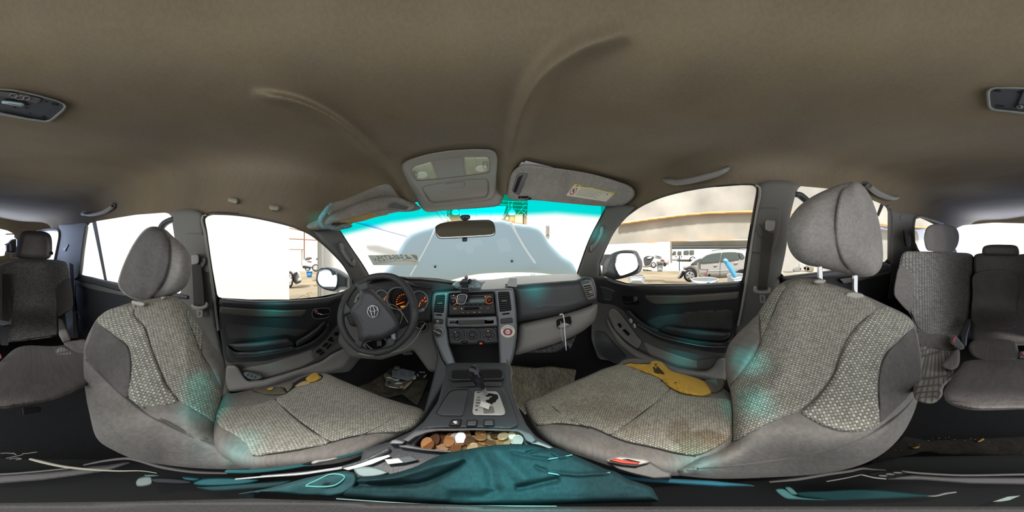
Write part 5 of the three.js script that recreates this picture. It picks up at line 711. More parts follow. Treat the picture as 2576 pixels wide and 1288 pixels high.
  mesh('tail', tube(at3(B3(735, 610, 750, 700, 752, 800, 760, 900, 768, 1000, 775, 1078), 1.5), [1.6, 1.5, 1.4, 1.4, 1.6, 0.9]), M.white, zt); mesh('loop', tube(at3(B3(690, 600, 720, 590, 740, 620), 1.49), 1.6), M.white, zt); mesh('loop', tube(at3(B3(700, 690, 705, 780, 712, 870, 735, 960), 1.51), 0.9), M.lightPlastic, zt);
  one('plastic_sheet', panel({ out: sm(B3(240, 1105, 420, 1060, 600, 1000, 720, 960, 850, 918, 905, 885, 870, 980, 825, 1065, 790, 1020, 740, 1050, 640, 1100, 480, 1112, 330, 1112)), d: 1.62, h: 0.03, edge: 5, thick: 0.005, cell: 1.1, rel: (x, y) => 0.06 * Math.abs(fbm(x / 6, y / 4, 3) - 0.5) }), std(0x5d5d60, { roughness: 0.2 }), 'crinkled dark plastic sheet hanging under the glove box', 'plastic sheet');
  // windscreen number sticker seen from behind
  const nm = print(512, 128, (c, w, h) => { c.fillStyle = '#eeefe8'; c.fillRect(0, 0, w, h); c.translate(w, 0); c.scale(-1, 1); c.fillStyle = '#5d7a70'; c.font = '92px sans-serif'; c.fillText('43464725', 62, 92, 376); c.font = '54px sans-serif'; c.fillText('X', 446, 82); for (let i = 0; i < 14; i++) c.fillRect(14, 20 + i * 5.4, 26 + (i % 3) * 4, 2.4); c.fillStyle = '#aab2aa'; for (let i = 0; i < 26; i++) c.fillRect(40 + i * 17, 106, 11, 8); });
  one('number_sticker', panel({ out: A3(760, 930, 1325, 915, 1352, 1040, 825, 1045), d: (x, y) => room(x, y) - 0.01, h: 0, edge: 1, thick: 0.001, cell: 1.5, uv: span(...A3(760, 930, 1325, 915, 825, 1045), off(0.01)) }), phy(0xffffff, { map: nm, roughness: 1, transmission: 0.5, thickness: 0 }), 'pale stock number sticker reading 43464725X in mirror writing on the windscreen', 'sticker');
}
const ORD = 'first second third fourth fifth sixth seventh eighth ninth tenth eleventh twelfth thirteenth fourteenth fifteenth sixteenth seventeenth eighteenth'.split(' ');

// ---------------------------------------------------------------- centre console, coins, floor things, cloth over the rear of the console
{
  const t = thing('centre_console', 'dark grey centre console with silver gear plate, cup holder and open coin tray', 'console');
  const dc = level(0.325), up = (k) => (x, y) => dc(x, y) - k;
  const mC = plastic(0x4a4c50, 0.5);
  pnl('body', { out: rp(D1(655, 170, 720, 150, 1360, 150, 1392, 200, 1395, 290, 1412, 480, 1490, 700, 1570, 850, 1690, 1000, 1900, 1130, 2060, 1200, 2100, 1500, -400, 1500, -300, 1150, 0, 1062, 260, 940, 400, 830, 490, 700, 560, 600, 600, 450, 640, 300), 8), holes: [rp(D1(440, 968, 560, 945, 1000, 938, 1480, 950, 1545, 1080, 1560, 1180, 700, 1180, 590, 1160, 300, 1108), 5)], d: up(0), h: 0.02, edge: 9, thick: 0.12, cell: 2.4 }, mC, t);
  pnl('cup_holder', { out: rp(D1(678, 330, 690, 260, 735, 225, 1290, 212, 1328, 260, 1332, 335, 1300, 352, 720, 362), 6), d: up(0.02), h: 0.02, edge: 7, thick: 0.04 }, M.black, t);
  pnl('cup_holder_well', { out: rp(D1(725, 240, 1280, 226, 1312, 262, 1300, 320, 900, 335, 715, 335), 5), d: up(0.041), h: 0, thick: 0.005 }, M.deep, t);
  pnl('holder_lip', { out: rp(D1(712, 372, 1000, 358, 1298, 362, 1300, 432, 1000, 425, 712, 442), 4), d: up(0.02), h: 0.01, edge: 4, thick: 0.03 }, M.black, t);
  pnl('console_top', { out: rp(D1(600, 620, 650, 500, 700, 430, 900, 435, 1320, 425, 1370, 520, 1440, 720, 1500, 880, 1400, 925, 1000, 905, 500, 915, 330, 940, 480, 780), 8), d: up(0.02), h: 0.012, edge: 6, thick: 0.03 }, mC, t);
  pnl('side_lid', { out: rp(D1(540, 735, 655, 540, 720, 472, 908, 460, 850, 768, 600, 762), 7), d: up(0.034), h: 0.006, edge: 4, thick: 0.02 }, plastic(0x4f5154, 0.5), t);
  mesh('lid_groove', tube(at3(D1(540, 735, 655, 538, 720, 470, 908, 458), up(0.036)), 0.9), M.deep, t);
  const gp = pnl('gear_plate', { out: rp(D1(985, 485, 1000, 476, 1235, 478, 1270, 520, 1340, 710, 1335, 750, 1290, 762, 975, 757, 957, 725), 6), d: up(0.034), h: 0.006, edge: 4, thick: 0.02 }, std(0xd2d1cb, { roughness: 0.4, metalness: 0.15 }), t);
  mesh('gear_gate', panel({ out: D1(1105, 528, 1148, 500, 1250, 518, 1260, 560, 1236, 582, 1228, 605, 1198, 612, 1190, 632, 1120, 605, 1112, 582, 1155, 572, 1158, 552, 1190, 545, 1180, 535, 1130, 545), d: up(0.0405), h: 0, thick: 0.003, cell: 1 }), M.deep, gp);
  mesh('lower_gate', panel({ out: rp(D1(1082, 665, 1200, 650, 1218, 730, 1088, 742), 4), d: up(0.0405), h: 0, thick: 0.003, cell: 1 }), std(0x85847f, { roughness: 0.5 }), gp);
  for (const q of [D1(1005, 486, 1050, 486, 1048, 498, 1004, 498), D1(1010, 546, 1050, 546, 1050, 556, 1010, 556), D1(1000, 576, 1050, 576, 1048, 588, 1000, 588), D1(998, 606, 1046, 606, 1044, 620, 998, 620), D1(996, 640, 1024, 640, 1022, 656, 996, 656), D1(992, 686, 1022, 686, 1020, 704, 992, 704)]) mesh('gear_mark', panel({ out: rp(q, 0.8), d: up(0.0405), h: 0, thick: 0.002, cell: 0.8 }), std(0x5b5a57), gp);
  const lever = pnl('lever_boot', { out: rp(D1(1045, 440, 1100, 415, 1145, 520, 1120, 528), 3), d: up(0.06), h: 0.01, edge: 3, thick: 0.02 }, M.silver, t);
  mesh('gear_knob', tube(D1(962, 225, 985, 275, 1015, 335, 1045, 395, 1075, 435).map(([x, y], i) => [x, y, 0.83 + i * 0.004]), [11.5, 14.8, 15, 12.6, 9.5, 7], { m: 24 }), std(0x1c1a20, { roughness: 0.12 }), t);
  mesh('gear_shaft', tube([...at3(D1(1085, 450), 0.85), ...at3(D1(1132, 528), up(0.03))], 3), M.chrome, t);
  for (const [i, q] of [D1(680, 884, 716, 806, 836, 804, 822, 886), D1(884, 890, 896, 812, 1022, 810, 1010, 890), D1(1080, 886, 1092, 806, 1206, 806, 1218, 886)].entries()) {
    const r = pnl('switch_frame', { out: rp(q, 3), d: up(0.0335), h: 0.003, edge: 2, thick: 0.01 }, M.deep, t), c = q.reduce((s, v) => [s[0] + v[0] / 4, s[1] + v[1] / 4], [0, 0]);
    mesh('switch_key', panel({ out: rp(q.map(([x, y]) => [lerp(c[0], x, 0.84), lerp(c[1], y, 0.8)]), 3), d: up(0.037), h: 0.008, edge: 3, thick: 0.01 }), i ? plastic(0x5b5d5d, 0.5) : M.black, r);
    if (!i) mesh('switch_symbol', panel({ out: sm(D1(735, 828, 785, 824, 770, 838, 790, 845, 760, 856, 745, 845)), d: up(0.0455), h: 0, thick: 0.001, cell: 0.8 }), M.white, r);
  }
  // coin tray
  pnl('tray_floor', { out: rp(D1(290, 960, 560, 940, 1000, 930, 1500, 940, 1580, 1190, 700, 1200, 280, 1150), 5), d: up(-0.055), h: 0, thick: 0.02, cell: 3 }, std(0x241a16, { roughness: 0.9 }), t);
  pnl('tray_wall', { out: D1(440, 972, 560, 948, 1000, 940, 1480, 952, 1500, 985, 1000, 975, 560, 985, 470, 1010), d: up(-0.03), h: 0, thick: 0.02, cell: 2 }, std(0x2d2522, { roughness: 0.9 }), t);
  pnl('tray_slope', { out: rp(D1(150, 1092, 300, 1010, 438, 962, 442, 1065, 292, 1112), 3), d: (x, y) => dc(x, y) + lerp(-0.012, 0.04, clamp((x - 1015) / 60)), h: 0, thick: 0.02, cell: 2 }, std(0x6b5340, { roughness: 0.8, map: rep(tMottle, 0.06) }), t);
  pnl('tray_rim', { out: rp(D1(150, 1045, 300, 935, 460, 912, 1000, 905, 1510, 922, 1640, 972, 1700, 1048, 1650, 1092, 1580, 1060, 1540, 985, 1480, 946, 1000, 934, 560, 941, 430, 965, 300, 1015, 215, 1075), 4), d: up(0.03), h: 0.012, edge: 5, thick: 0.04, cell: 1.6 }, plastic(0x7d7f82, 0.45), t);
  pnl('tray_front_rim', { out: rp(D1(100, 1100, 200, 1098, 400, 1140, 620, 1160, 720, 1165, 720, 1190, 620, 1188, 380, 1168, 120, 1130), 3), d: up(0.03), h: 0.012, edge: 4, thick: 0.04 }, plastic(0x8d8e90, 0.45), t);
  for (const q of [D1(0, 1090, 30, 1045, 70, 1036, 182, 1062, 150, 1094, 60, 1092), D1(1632, 1085, 1720, 1058, 1985, 1165, 1900, 1172, 1760, 1120)]) pnl('hinge_cover', { out: rp(q, 3), d: up(0.04), h: 0.012, edge: 4, thick: 0.03 }, plastic(0xa4a6a8, 0.4), t);
  pnl('rear_bin', { out: rp(D3(1150, 135, 1200, 118, 1235, 135, 1600, 182, 1760, 190, 1600, 250, 1440, 330, 900, 330, 760, 330, 1150, 215), 4), d: up(0.0), h: 0.004, edge: 3, thick: 0.03 }, M.deep, t);
  mesh('side_rail', tube(at3(D3(60, 400, 400, 372, 730, 330, 950, 265, 1140, 175), up(0.03)), [2.5, 3, 4, 5, 6]), plastic(0x4a4d50, 0.45), t);
  mesh('side_strip', tube(at3(D3(-160, 425, 100, 402, 400, 380, 620, 348, 740, 330), up(0.05)), [1.6, 2, 2.6, 3, 3]), plastic(0xc3c8c9, 0.5), t);
}
one('paper_slip', panel({ out: rp(D1(1062, 590, 1166, 625, 1146, 690, 1044, 650), 1), d: (x, y) => level(0.325)(x, y) - 0.055, h: 0.001, edge: 1, thick: 0.002 }), M.white, 'small blank white paper slip lying on the silver gear plate', 'paper');
{ // coins, one by one
  const face = [0xc08a5c, 0x9a6844, 0xe8bd96, 0x6b4c36, 0xd6d2c8].map((c) => std(c, { roughness: 0.32, metalness: 0.4 })), g = new THREE.CylinderGeometry(1, 1, 0.16, 22), rimG = new THREE.TorusGeometry(0.94, 0.06, 6, 22); rimG.rotateX(Math.PI / 2); rimG.translate(0, 0.08, 0);
  const cg = mergeGeometries([g, rimG]), dc = level(0.325);
  const proto = new THREE.Mesh(cg, face[0]); proto.userData = { label: 'copper coin lying loose among the pile in the console coin tray', category: 'coin', group: 'coins in the console coin tray' };
  const spots = [[1170, 1010, 0.35, 2], [1312, 1000, 0.35, 2], [1060, 1015, 0.25, 0], [1055, 978, 0.5, 1], [938, 1022, 0.3, 2], [835, 1065, 0.35, 1], [770, 1105, 0.25, 0], [588, 1085, 0.3, 2], [630, 1132, 0.25, 2], [600, 1045, 0.6, 3], [755, 1025, 0.9, 4], [1010, 1062, 0.3, 1], [1095, 1062, 0.3, 0], [1165, 1078, 0.3, 1], [1340, 1065, 0.25, 2], [1485, 1048, 0.9, 4], [1450, 1010, 1.1, 4], [1410, 1020, 1.3, 2], [1000, 1110, 0.3, 1], [1075, 1110, 0.4, 0], [1150, 1105, 0.3, 4], [455, 1105, 0.5, 1], [430, 1085, 0.7, 0], [690, 1060, 0.5, 0], [900, 1100, 0.8, 1], [850, 1140, 0.4, 4], [760, 1148, 0.4, 1], [1230, 1050, 0.5, 1], [700, 1035, 0.9, 0], [520, 1040, 1.0, 3], [1255, 1090, 0.35, 0], [930, 1060, 0.6, 3], [820, 1020, 1.0, 4], [880, 1000, 0.9, 3], [1380, 1085, 0.4, 0], [1230, 985, 0.4, 3], [560, 1115, 0.4, 0], [960, 1130, 0.4, 2]];
  const all = [];
  spots.forEach(([x, y, tilt, m], i) => {
    const c = i ? proto.clone() : proto; c.name = numbered('coin'); c.material = face[m];
    const [px, py] = pt(D1, x, y), d = dc(px, py) - lerp(0.0, 0.025, rnd()); c.position.copy(P(px, py, d)); c.scale.setScalar(15 * pxm(d) * (0.92 + 0.1 * rnd()));
    c.rotation.set((tilt - 0.28) * 1.0 + 0.16 * (rnd() - 0.5), rnd() * 6, (rnd() - 0.5) * 0.5 * (0.4 + tilt)); c.castShadow = c.receiveShadow = true; scene.add(c);
    all.push([c, x, y, m]);
  });
  const tone = ['brown copper', 'dark copper', 'bright copper', 'blackened copper', 'pale silver'], rows = [['back row', -1e9, 1035], ['middle row', 1035, 1082], ['front row', 1082, 1e9]];
  for (const [rn, y0, y1] of rows) all.filter((v) => v[2] >= y0 && v[2] < y1).sort((p, q) => p[1] - q[1]).forEach(([c, , , m], k) => { c.userData = { label: ORD[k] + ' coin from the left in the ' + rn + ' of the coin tray, ' + tone[m], category: 'coin', group: 'coins in the console coin tray' }; });
}
{ // papers in the rear bin
  const mp = std(0xe9ebea, { roughness: 0.7 }), dc = level(0.325);
  one('folded_paper', panel({ out: rp(D3(740, 332, 900, 280, 1145, 215, 1163, 232, 1000, 300, 800, 350), 1), d: (x, y) => dc(x, y) - 0.03, h: 0.002, edge: 2, thick: 0.003 }), mp, 'long folded white paper sticking out of the dark console bin', 'paper');
  one('printed_leaflet', panel({ out: rp(D3(1110, 258, 1230, 245, 1275, 285, 1140, 300), 1), d: (x, y) => dc(x, y) - 0.034, h: 0.002, edge: 2, thick: 0.003 }), mp, 'small white leaflet in the console bin behind the coin tray', 'paper');
  const lf = print(256, 96, (c, w, h) => { c.fillStyle = '#5c6366'; c.fillRect(0, 0, w, h); c.fillStyle = '#c9cdcc'; for (let i = 0; i < 7; i++) c.fillRect(10 + i * 34, 10 + (i % 3) * 12, 18, 60); c.fillStyle = '#2c3133'; c.fillRect(150, 20, 70, 20); });
  const q = D3(1220, 240, 1330, 222, 1400, 262, 1280, 290); one('photo_leaflet', panel({ out: rp(q, 1), d: (x, y) => dc(x, y) - 0.03, h: 0.002, edge: 2, thick: 0.003, uv: span(q[0], q[1], q[3], dc) }), std(0xffffff, { map: lf, roughness: 0.6 }), 'grey printed leaflet in the console bin beside the trousers', 'paper');
  one('folded_paper', panel({ out: sm(D3(850, 340, 1000, 320, 1140, 370, 1100, 392, 900, 405)), d: (x, y) => dc(x, y) - 0.03, h: 0.01, edge: 5, thick: 0.005 }), std(0x93a8a8, { roughness: 0.6 }), 'grey blue folded sheet at the edge of the trousers', 'paper');
}
{ // trousers of the person at the console: one draped cloth with folds, pocket seams and a belt loop; teal tint light put into its colours
  const dj = (x, y) => level(0.275)(x, y);
  const F = [[D3(860, 470, 1100, 468, 1380, 465, 1480, 440, 1640, 370, 1780, 285), 7, -0.018], [D3(960, 440, 1200, 400, 1420, 340, 1600, 290, 1760, 262), 13, 0.016], [D3(1900, 175, 1950, 250, 2010, 330, 2030, 470, 2060, 520, 1950, 580, 1700, 590), 16, -0.012], [D3(2060, 160, 2150, 260, 2230, 340, 2300, 420), 20, 0.012], [D3(2576, 430, 2400, 470, 2250, 500), 8, -0.014], [D3(2330, 200, 2450, 165, 2576, 165), 5, -0.01], [D4(0, 300, 120, 375, 250, 350), 5, 0.008], [D3(2200, 200, 2350, 235, 2500, 255), 5, -0.006], [D3(2400, 320, 2500, 360, 2576, 380), 5, -0.006], [D4(0, 530, 300, 560, 620, 540), 5, 0.008]];
  const t = thing('person', 'trousers with teal light painted on, person by the console, creased over coin tray edge', 'person');
  pnl('trousers', { out: sm([...D3(840, 425, 960, 400, 1100, 395, 1240, 365, 1380, 318, 1500, 255, 1600, 215, 1700, 190, 1850, 163, 2050, 132, 2250, 124, 2380, 134, 2500, 165)], 3).length ? rp([...D3(700, 560, 800, 470, 840, 420, 960, 400, 1100, 393, 1240, 362, 1380, 316, 1500, 253, 1600, 213, 1700, 190, 1850, 163, 2050, 132, 2250, 124, 2380, 134, 2500, 168), ...D4(60, 265, 250, 345, 420, 420, 600, 500, 690, 520, 820, 600), ...I1(1640, 1225, 1660, 1262, 1300, 1272), ...D3(1800, 645, 1400, 630, 1000, 605, 800, 590)], 10) : [], d: dj, h: 0.03, edge: 16, thick: 0.05, cell: 2.2, rel: (x, y) => { let r = 0; for (const [l, w, a] of F) { const k = lineDist(l, x, y) / w; if (k < 3) r += a * Math.exp(-k * k); } return r + 0.004 * fbm(x / 60, y / 20, 2); } }, M.denim, t);
  mesh('pocket_seam', tube(at3(D4(0, 395, 120, 375, 245, 350), (x, y) => dj(x, y) - 0.036), 1.3), std(0x5d8f92, { roughness: 1 }), t); mesh('pocket_seam', tube(at3(D4(0, 540, 180, 565, 420, 565, 640, 535), (x, y) => dj(x, y) - 0.034), 1.6), std(0x5d8f92, { roughness: 1 }), t);
  pnl('waistband', { out: rp(D3(-200, 560, 130, 500, 420, 420, 640, 372, 780, 352, 870, 375, 885, 440, 850, 500, 760, 560, 660, 578, 400, 570, 100, 540), 8), d: (x, y) => level(0.27)(x, y), h: 0.02, edge: 8, thick: 0.03, rel: fold(0.002, 0.1, 0.3, 1) }, phy(0x28555a, { roughness: 0.9, map: rep(tMottle, 0.2) }), t);
  mesh('belt_loop_edge', tube(at3(D3(440, 480, 540, 430, 640, 385, 745, 388, 770, 410, 700, 470, 620, 488, 480, 486), (x, y) => level(0.27)(x, y) - 0.022), 1.6, { closed: true }), std(0x59a79d, { roughness: 0.8 }), t);
  pnl('belt_slot', { out: rp(D3(560, 472, 640, 410, 690, 384, 740, 390, 680, 440, 620, 475), 2), d: (x, y) => level(0.27)(x, y) - 0.021, h: 0, thick: 0.003 }, M.deep, t);
  mesh('hem_line', tube(at3(D3(700, 592, 1000, 612, 1400, 636, 1800, 650, 2576, 657), (x, y) => dj(x, y) - 0.02), 1.2), std(0x7d9f9a, { roughness: 1 }), t);
}
{ // foot wells: mats, pedals' litter
  one('floor_mat', panel({ out: rp([...D1(1385, 180, 1700, 210, 1850, 190), ...I1(1450, 930, 1440, 980, 1330, 1030, 1322, 1045), ...D1(1470, 640, 1410, 470, 1385, 280)], 4), d: off(0.06), h: 0.01, edge: 4, thick: 0.02, vc: (x, y) => { const k = 0.8 + 0.4 * (fbm(x / 14, y / 9, 4) - 0.5); return [k, k, k]; } }), std(0xd6ceb0, { roughness: 1, vertexColors: true, map: rep(tCarpet, 0.3) }), 'worn beige floor mat in the passenger foot well', 'floor mat');
  one('floor_mat', panel({ out: rp([...H4(-60, 1000, 300, 900, 640, 690, 900, 500, 1100, 480, 1500, 600, 1900, 800), ...I1(1070, 975, 1050, 1020), ...H4(1200, 1200, 820, 1290, 300, 1130)], 5), d: off(0.06), h: 0.01, edge: 4, thick: 0.02, vc: (x, y) => { const k = 0.7 + 0.9 * (fbm(x / 16, y / 10, 4) - 0.5); return [k, k, k]; } }), std(0x6a624e, { roughness: 1, vertexColors: true, map: rep(tCarpet, 0.3) }), 'dirty tan floor mat in the driver foot well', 'floor mat');
  const db = off(0.1), bk = thing('leaflet_bundle', 'clear plastic bag holding grey printed sheets on the driver foot well mat', 'bag');
  const pr = print(256, 128, (c, w, h) => { c.fillStyle = '#8d949a'; c.fillRect(0, 0, w, h); c.fillStyle = '#4c5358'; for (let j = 0; j < 12; j++) for (let i = 0; i < 3; i++) c.fillRect(8 + i * 84, 8 + j * 10, 40 + ((i * 7 + j * 13) % 32), 3); });
  const q = H4(930, 530, 1560, 590, 1470, 790, 900, 700);
  pnl('printed_sheet', { out: rp(H4(935, 535, 1200, 505, 1560, 590, 1480, 780, 1380, 840, 1130, 790, 920, 740), 2), d: db, h: 0.006, edge: 3, thick: 0.01, cell: 1.3, uv: span(q[0], q[1], q[3], db) }, std(0xffffff, { map: pr, roughness: 0.45 }), bk);
  for (const [o, c] of [[H4(760, 760, 860, 725, 960, 780, 1120, 800, 1105, 835, 950, 800, 840, 765), 0xdfe6de], [H4(990, 925, 1080, 870, 1220, 905, 1080, 925), 0xd2dac8], [H4(1240, 1050, 1330, 920, 1470, 820, 1470, 850, 1290, 1040, 1220, 1085), 0xaeb39c], [H4(820, 985, 1080, 1020, 1070, 1035, 830, 1000), 0xcfd2c2], [H4(1470, 790, 1540, 680, 1580, 740, 1560, 790, 1480, 800), 0xbfc0ad]]) pnl('torn_piece', { out: sm(o), d: (x, y) => db(x, y) - 0.01, h: 0.008, edge: 3, thick: 0.004, cell: 0.9 }, std(c, { roughness: 0.4 }), bk);
  pnl('plastic', { out: sm(H4(700, 680, 780, 620, 900, 700, 1130, 830, 1380, 850, 1250, 1030, 820, 1000, 720, 940, 760, 830)), d: (x, y) => db(x, y) + 0.01, h: 0.012, edge: 5, thick: 0.004, cell: 1, rel: (x, y) => 0.02 * Math.abs(fbm(x / 5, y / 4, 3) - 0.5) }, std(0x77756a, { roughness: 0.25 }), bk);
  for (const [x, y, c] of [[575, 930, 0x8a3a1e], [1275, 880, 0xa8543a], [1185, 1000, 0xd9a24a], [860, 870, 0x30302c]]) { const [a, b] = pt(H4, x, y); one('litter_scrap', panel({ out: ell(a, b, 4, 2.2), d: (u, v) => db(u, v) - 0.015, h: 0.008, edge: 2, thick: 0.005, cell: 0.8 }), std(c), ({ 8: 0, })[0] ?? ['small rust red scrap left of the bag in the driver foot well', 'orange red scrap on the right of the bagged sheets', 'amber scrap below the bagged sheets in the driver foot well', 'black ring shaped scrap on the bagged sheets'][[575, 1275, 1185, 860].indexOf(x)], 'litter'); }
  const cp = thing('crushed_cup', 'dark crushed can lying beside the bag in the driver foot well', 'can'); pnl('can_body', { out: sm(H4(1560, 680, 1600, 610, 1720, 590, 1860, 640, 1880, 700, 1800, 750, 1660, 760)), d: off(0.1), h: 0.02, edge: 5, thick: 0.02, cell: 1 }, M.deep, cp); for (const o of [H4(1665, 590, 1740, 598, 1735, 612, 1670, 606), H4(1750, 592, 1815, 600, 1810, 618, 1755, 610), H4(1770, 745, 1850, 660, 1860, 672, 1800, 750), H4(1600, 670, 1620, 640, 1640, 720, 1620, 720)]) pnl('glint_edge', { out: sm(o), d: off(0.125), h: 0.004, edge: 1.5, thick: 0.004, cell: 0.7 }, M.lightPlastic, cp);
  one('pedal', panel({ out: rp(H4(1130, 20, 1220, -40, 1420, -20, 1500, 120, 1240, 140), 3), d: off(0.12), h: 0.01, edge: 5, thick: 0.03 }), M.trimDark, 'grey pedal arm cover high in the driver foot well', 'pedal');
  one('pedal', panel({ out: rp(H4(965, 510, 1010, 430, 1090, 440, 1160, 470, 1120, 520), 3), d: off(0.13), h: 0.01, edge: 5, thick: 0.03 }), M.trimDark, 'small grey pedal tip above the bagged sheets', 'pedal');
  struct('trim_tunnel_left', panel({ out: rp([...H3(100, 950, 250, 1300, 380, 1500), ...I1(1130, 930, 1120, 960, 1075, 1035, 1060, 1060, 1090, 950, 1100, 900)], 3), d: 1.52, h: 0.02, edge: 6, thick: 0.05 }), M.blackSoft);
  struct('trim_tunnel_right', panel({ out: rp(I1(1275, 900, 1290, 930, 1285, 980, 1310, 1040, 1335, 1090, 1312, 1092, 1285, 1040, 1268, 960), 3), d: (x, y) => level(0.36)(x, y), h: 0.01, edge: 4, thick: 0.05 }), M.trim);
}
{ // seat belt buckle beside the passenger cushion
  const t = thing('belt_buckle', 'seat belt buckle with red release button beside the stained passenger cushion', 'buckle'), db = (x, y) => level(0.29)(x, y);
  pnl('buckle_body', { out: rp(D4(600, 430, 760, 450, 900, 470, 1060, 420, 1200, 505, 1292, 535, 1275, 600, 1100, 610, 880, 560, 720, 510), 5), d: (x, y) => db(x, y) + 0.02, h: 0.02, edge: 6, thick: 0.05 }, M.trimDark, t);
  pnl('buckle_frame', { out: rp(D4(594, 410, 640, 388, 742, 363, 1000, 394, 1060, 420, 1040, 440, 900, 472, 760, 458, 620, 428), 4), d: db, h: 0.012, edge: 4, thick: 0.03 }, M.lightPlastic, t);
  pnl('release_button', { out: rp(D4(625, 406, 690, 387, 952, 430, 932, 456, 760, 441), 3), d: (x, y) => db(x, y) - 0.012, h: 0.008, edge: 3, thick: 0.01 }, std(0xe0503c, { roughness: 0.4 }), t);
  pnl('tongue_slot', { out: rp(D4(765, 395, 830, 393, 965, 425, 945, 432), 1), d: (x, y) => db(x, y) - 0.0125, h: 0, thick: 0.004 }, M.deep, t);
  const u = thing('belt_buckle', 'seat belt buckle tip between the driver cushion and the console', 'buckle'); pnl('buckle_body', { out: sm(D3(485, 285, 510, 265, 600, 255, 700, 240, 718, 248, 640, 272, 560, 285, 500, 300)), d: (x, y) => level(0.3)(x, y), h: 0.012, edge: 4, thick: 0.03 }, M.lightPlastic, u); pnl('buckle_shadow', { out: sm(D3(400, 300, 480, 275, 520, 262, 530, 280, 490, 300)), d: (x, y) => level(0.305)(x, y), h: 0.004, edge: 3, thick: 0.02 }, M.deep, u);
}
{ // rear of the console, carpets and rails behind the front seats
  const dl = (k) => (x, y) => level(0.62)(x, y) - k;
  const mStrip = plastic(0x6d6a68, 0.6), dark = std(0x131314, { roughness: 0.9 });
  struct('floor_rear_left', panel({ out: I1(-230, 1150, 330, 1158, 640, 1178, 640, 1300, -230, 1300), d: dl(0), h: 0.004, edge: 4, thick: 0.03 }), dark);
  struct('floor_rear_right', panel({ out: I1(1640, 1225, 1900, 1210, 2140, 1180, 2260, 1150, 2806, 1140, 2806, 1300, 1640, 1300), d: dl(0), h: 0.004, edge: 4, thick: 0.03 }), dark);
  struct('trim_sill_left', panel({ out: rp(D2(-700, 430, 0, 425, 400, 398, 640, 375, 860, 340, 1000, 330, 1180, 300, 1240, 300, 1000, 385, 700, 430, 400, 470, 0, 502, -700, 510), 3), d: dl(0.05), h: 0.01, edge: 4, thick: 0.03 }), mStrip);
  struct('trim_sill_left_edge', tube(at3(D2(-700, 425, 0, 416, 300, 395, 640, 362), dl(0.07)), 2), plastic(0x7b7875, 0.5)); struct('trim_seat_rail_left', tube(at3(D2(780, 330, 980, 290, 1180, 270, 1270, 285, 1500, 350, 1800, 395, 2100, 405), dl(0.09)), [2, 2.6, 3, 3, 3.4, 3, 2.5]), plastic(0x807a76, 0.45));
  struct('trim_teal_light_left', tube(at3(I1(570, 1186, 640, 1185, 720, 1177, 800, 1163, 880, 1145, 930, 1130), level(0.33)), [4, 4.5, 4, 3.6, 3.2, 2.5]), phy(0x185659, { roughness: 0.8 }));  // teal light along the seat edge, painted as a coloured strip
  struct('trim_teal_light_right', panel({ out: rp(D4(690, 520, 900, 565, 1300, 600, 1700, 620, 2100, 660, 2180, 680, 1800, 685, 1400, 660, 1000, 628, 820, 600), 4), d: level(0.32), h: 0.01, edge: 4, thick: 0.03 }), phy(0x175566, { roughness: 0.8 }));  // strip coloured teal to stand for tinted light on the seat edge
  struct('trim_sill_right', panel({ out: rp(E1(1250, 660, 1400, 645, 1800, 668, 2576, 672, 3200, 670, 3200, 745, 2576, 748, 2000, 738, 1500, 700, 1100, 695), 4), d: dl(0.05), h: 0.01, edge: 4, thick: 0.03 }), mStrip);
  struct('trim_sill_right_edge', tube(at3(E1(1290, 610, 1500, 630, 1900, 650, 2576, 642, 3200, 640), dl(0.07)), 2.4), plastic(0x7b7875, 0.5)); struct('trim_seat_rail_right', tube(at3(E1(-100, 720, 200, 690, 500, 640, 750, 605, 880, 580, 1000, 592, 1120, 600), dl(0.09)), [2, 3.4, 3.4, 3, 2.6, 2.2, 2]), plastic(0x807a76, 0.45));
  const rb = thing('seat_track_lever', 'perforated dark seat track bracket with bright edge behind the passenger seat', 'bracket'); pnl('plate', { out: rp(E1(900, 630, 1060, 605, 1200, 600, 1370, 628, 1130, 690, 1000, 670), 3), d: dl(0.1), h: 0.006, edge: 4, thick: 0.02 }, dark, rb); for (const [x, y] of [[1090, 655], [1165, 638], [1245, 622]]) pnl('slot', { out: ell(...pt(E1, x, y), 12, 2.4, 0.05), d: dl(0.108), h: 0.002, edge: 2, thick: 0.005 }, M.grayPlastic, rb); mesh('bright_edge', tube(at3(E1(870, 645, 1000, 675, 1120, 688), dl(0.11)), 1.6), M.lightPlastic, rb); mesh('bright_edge', tube(at3(E1(500, 715, 700, 680, 860, 645), dl(0.11)), 1.1), M.lightPlastic, rb);
  pnl2('trim_cloth_teal_light', E1(150, 835, 500, 810, 900, 795, 1500, 850, 1640, 866, 1400, 885, 900, 905, 500, 915, 250, 890), 0.06, phy(0x154647, { roughness: 0.9 }));  // teal tint light put into the colour of this piece
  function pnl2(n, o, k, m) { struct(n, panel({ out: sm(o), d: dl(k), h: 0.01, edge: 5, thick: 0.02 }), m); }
  const sc = thing('crumpled_receipt', 'crumpled pale teal paper on the dark floor below the passenger seat', 'paper'); for (const q of [E1(-40, 800, 40, 790, 150, 860, 300, 890, 520, 912, 200, 905, 60, 890), E1(60, 775, 110, 772, 190, 850, 130, 850)]) pnl('crease', { out: sm(q), d: dl(0.075), h: 0.008, edge: 3, thick: 0.004, cell: 1.2 }, phy(0x5a9593, { roughness: 0.6 }), sc);
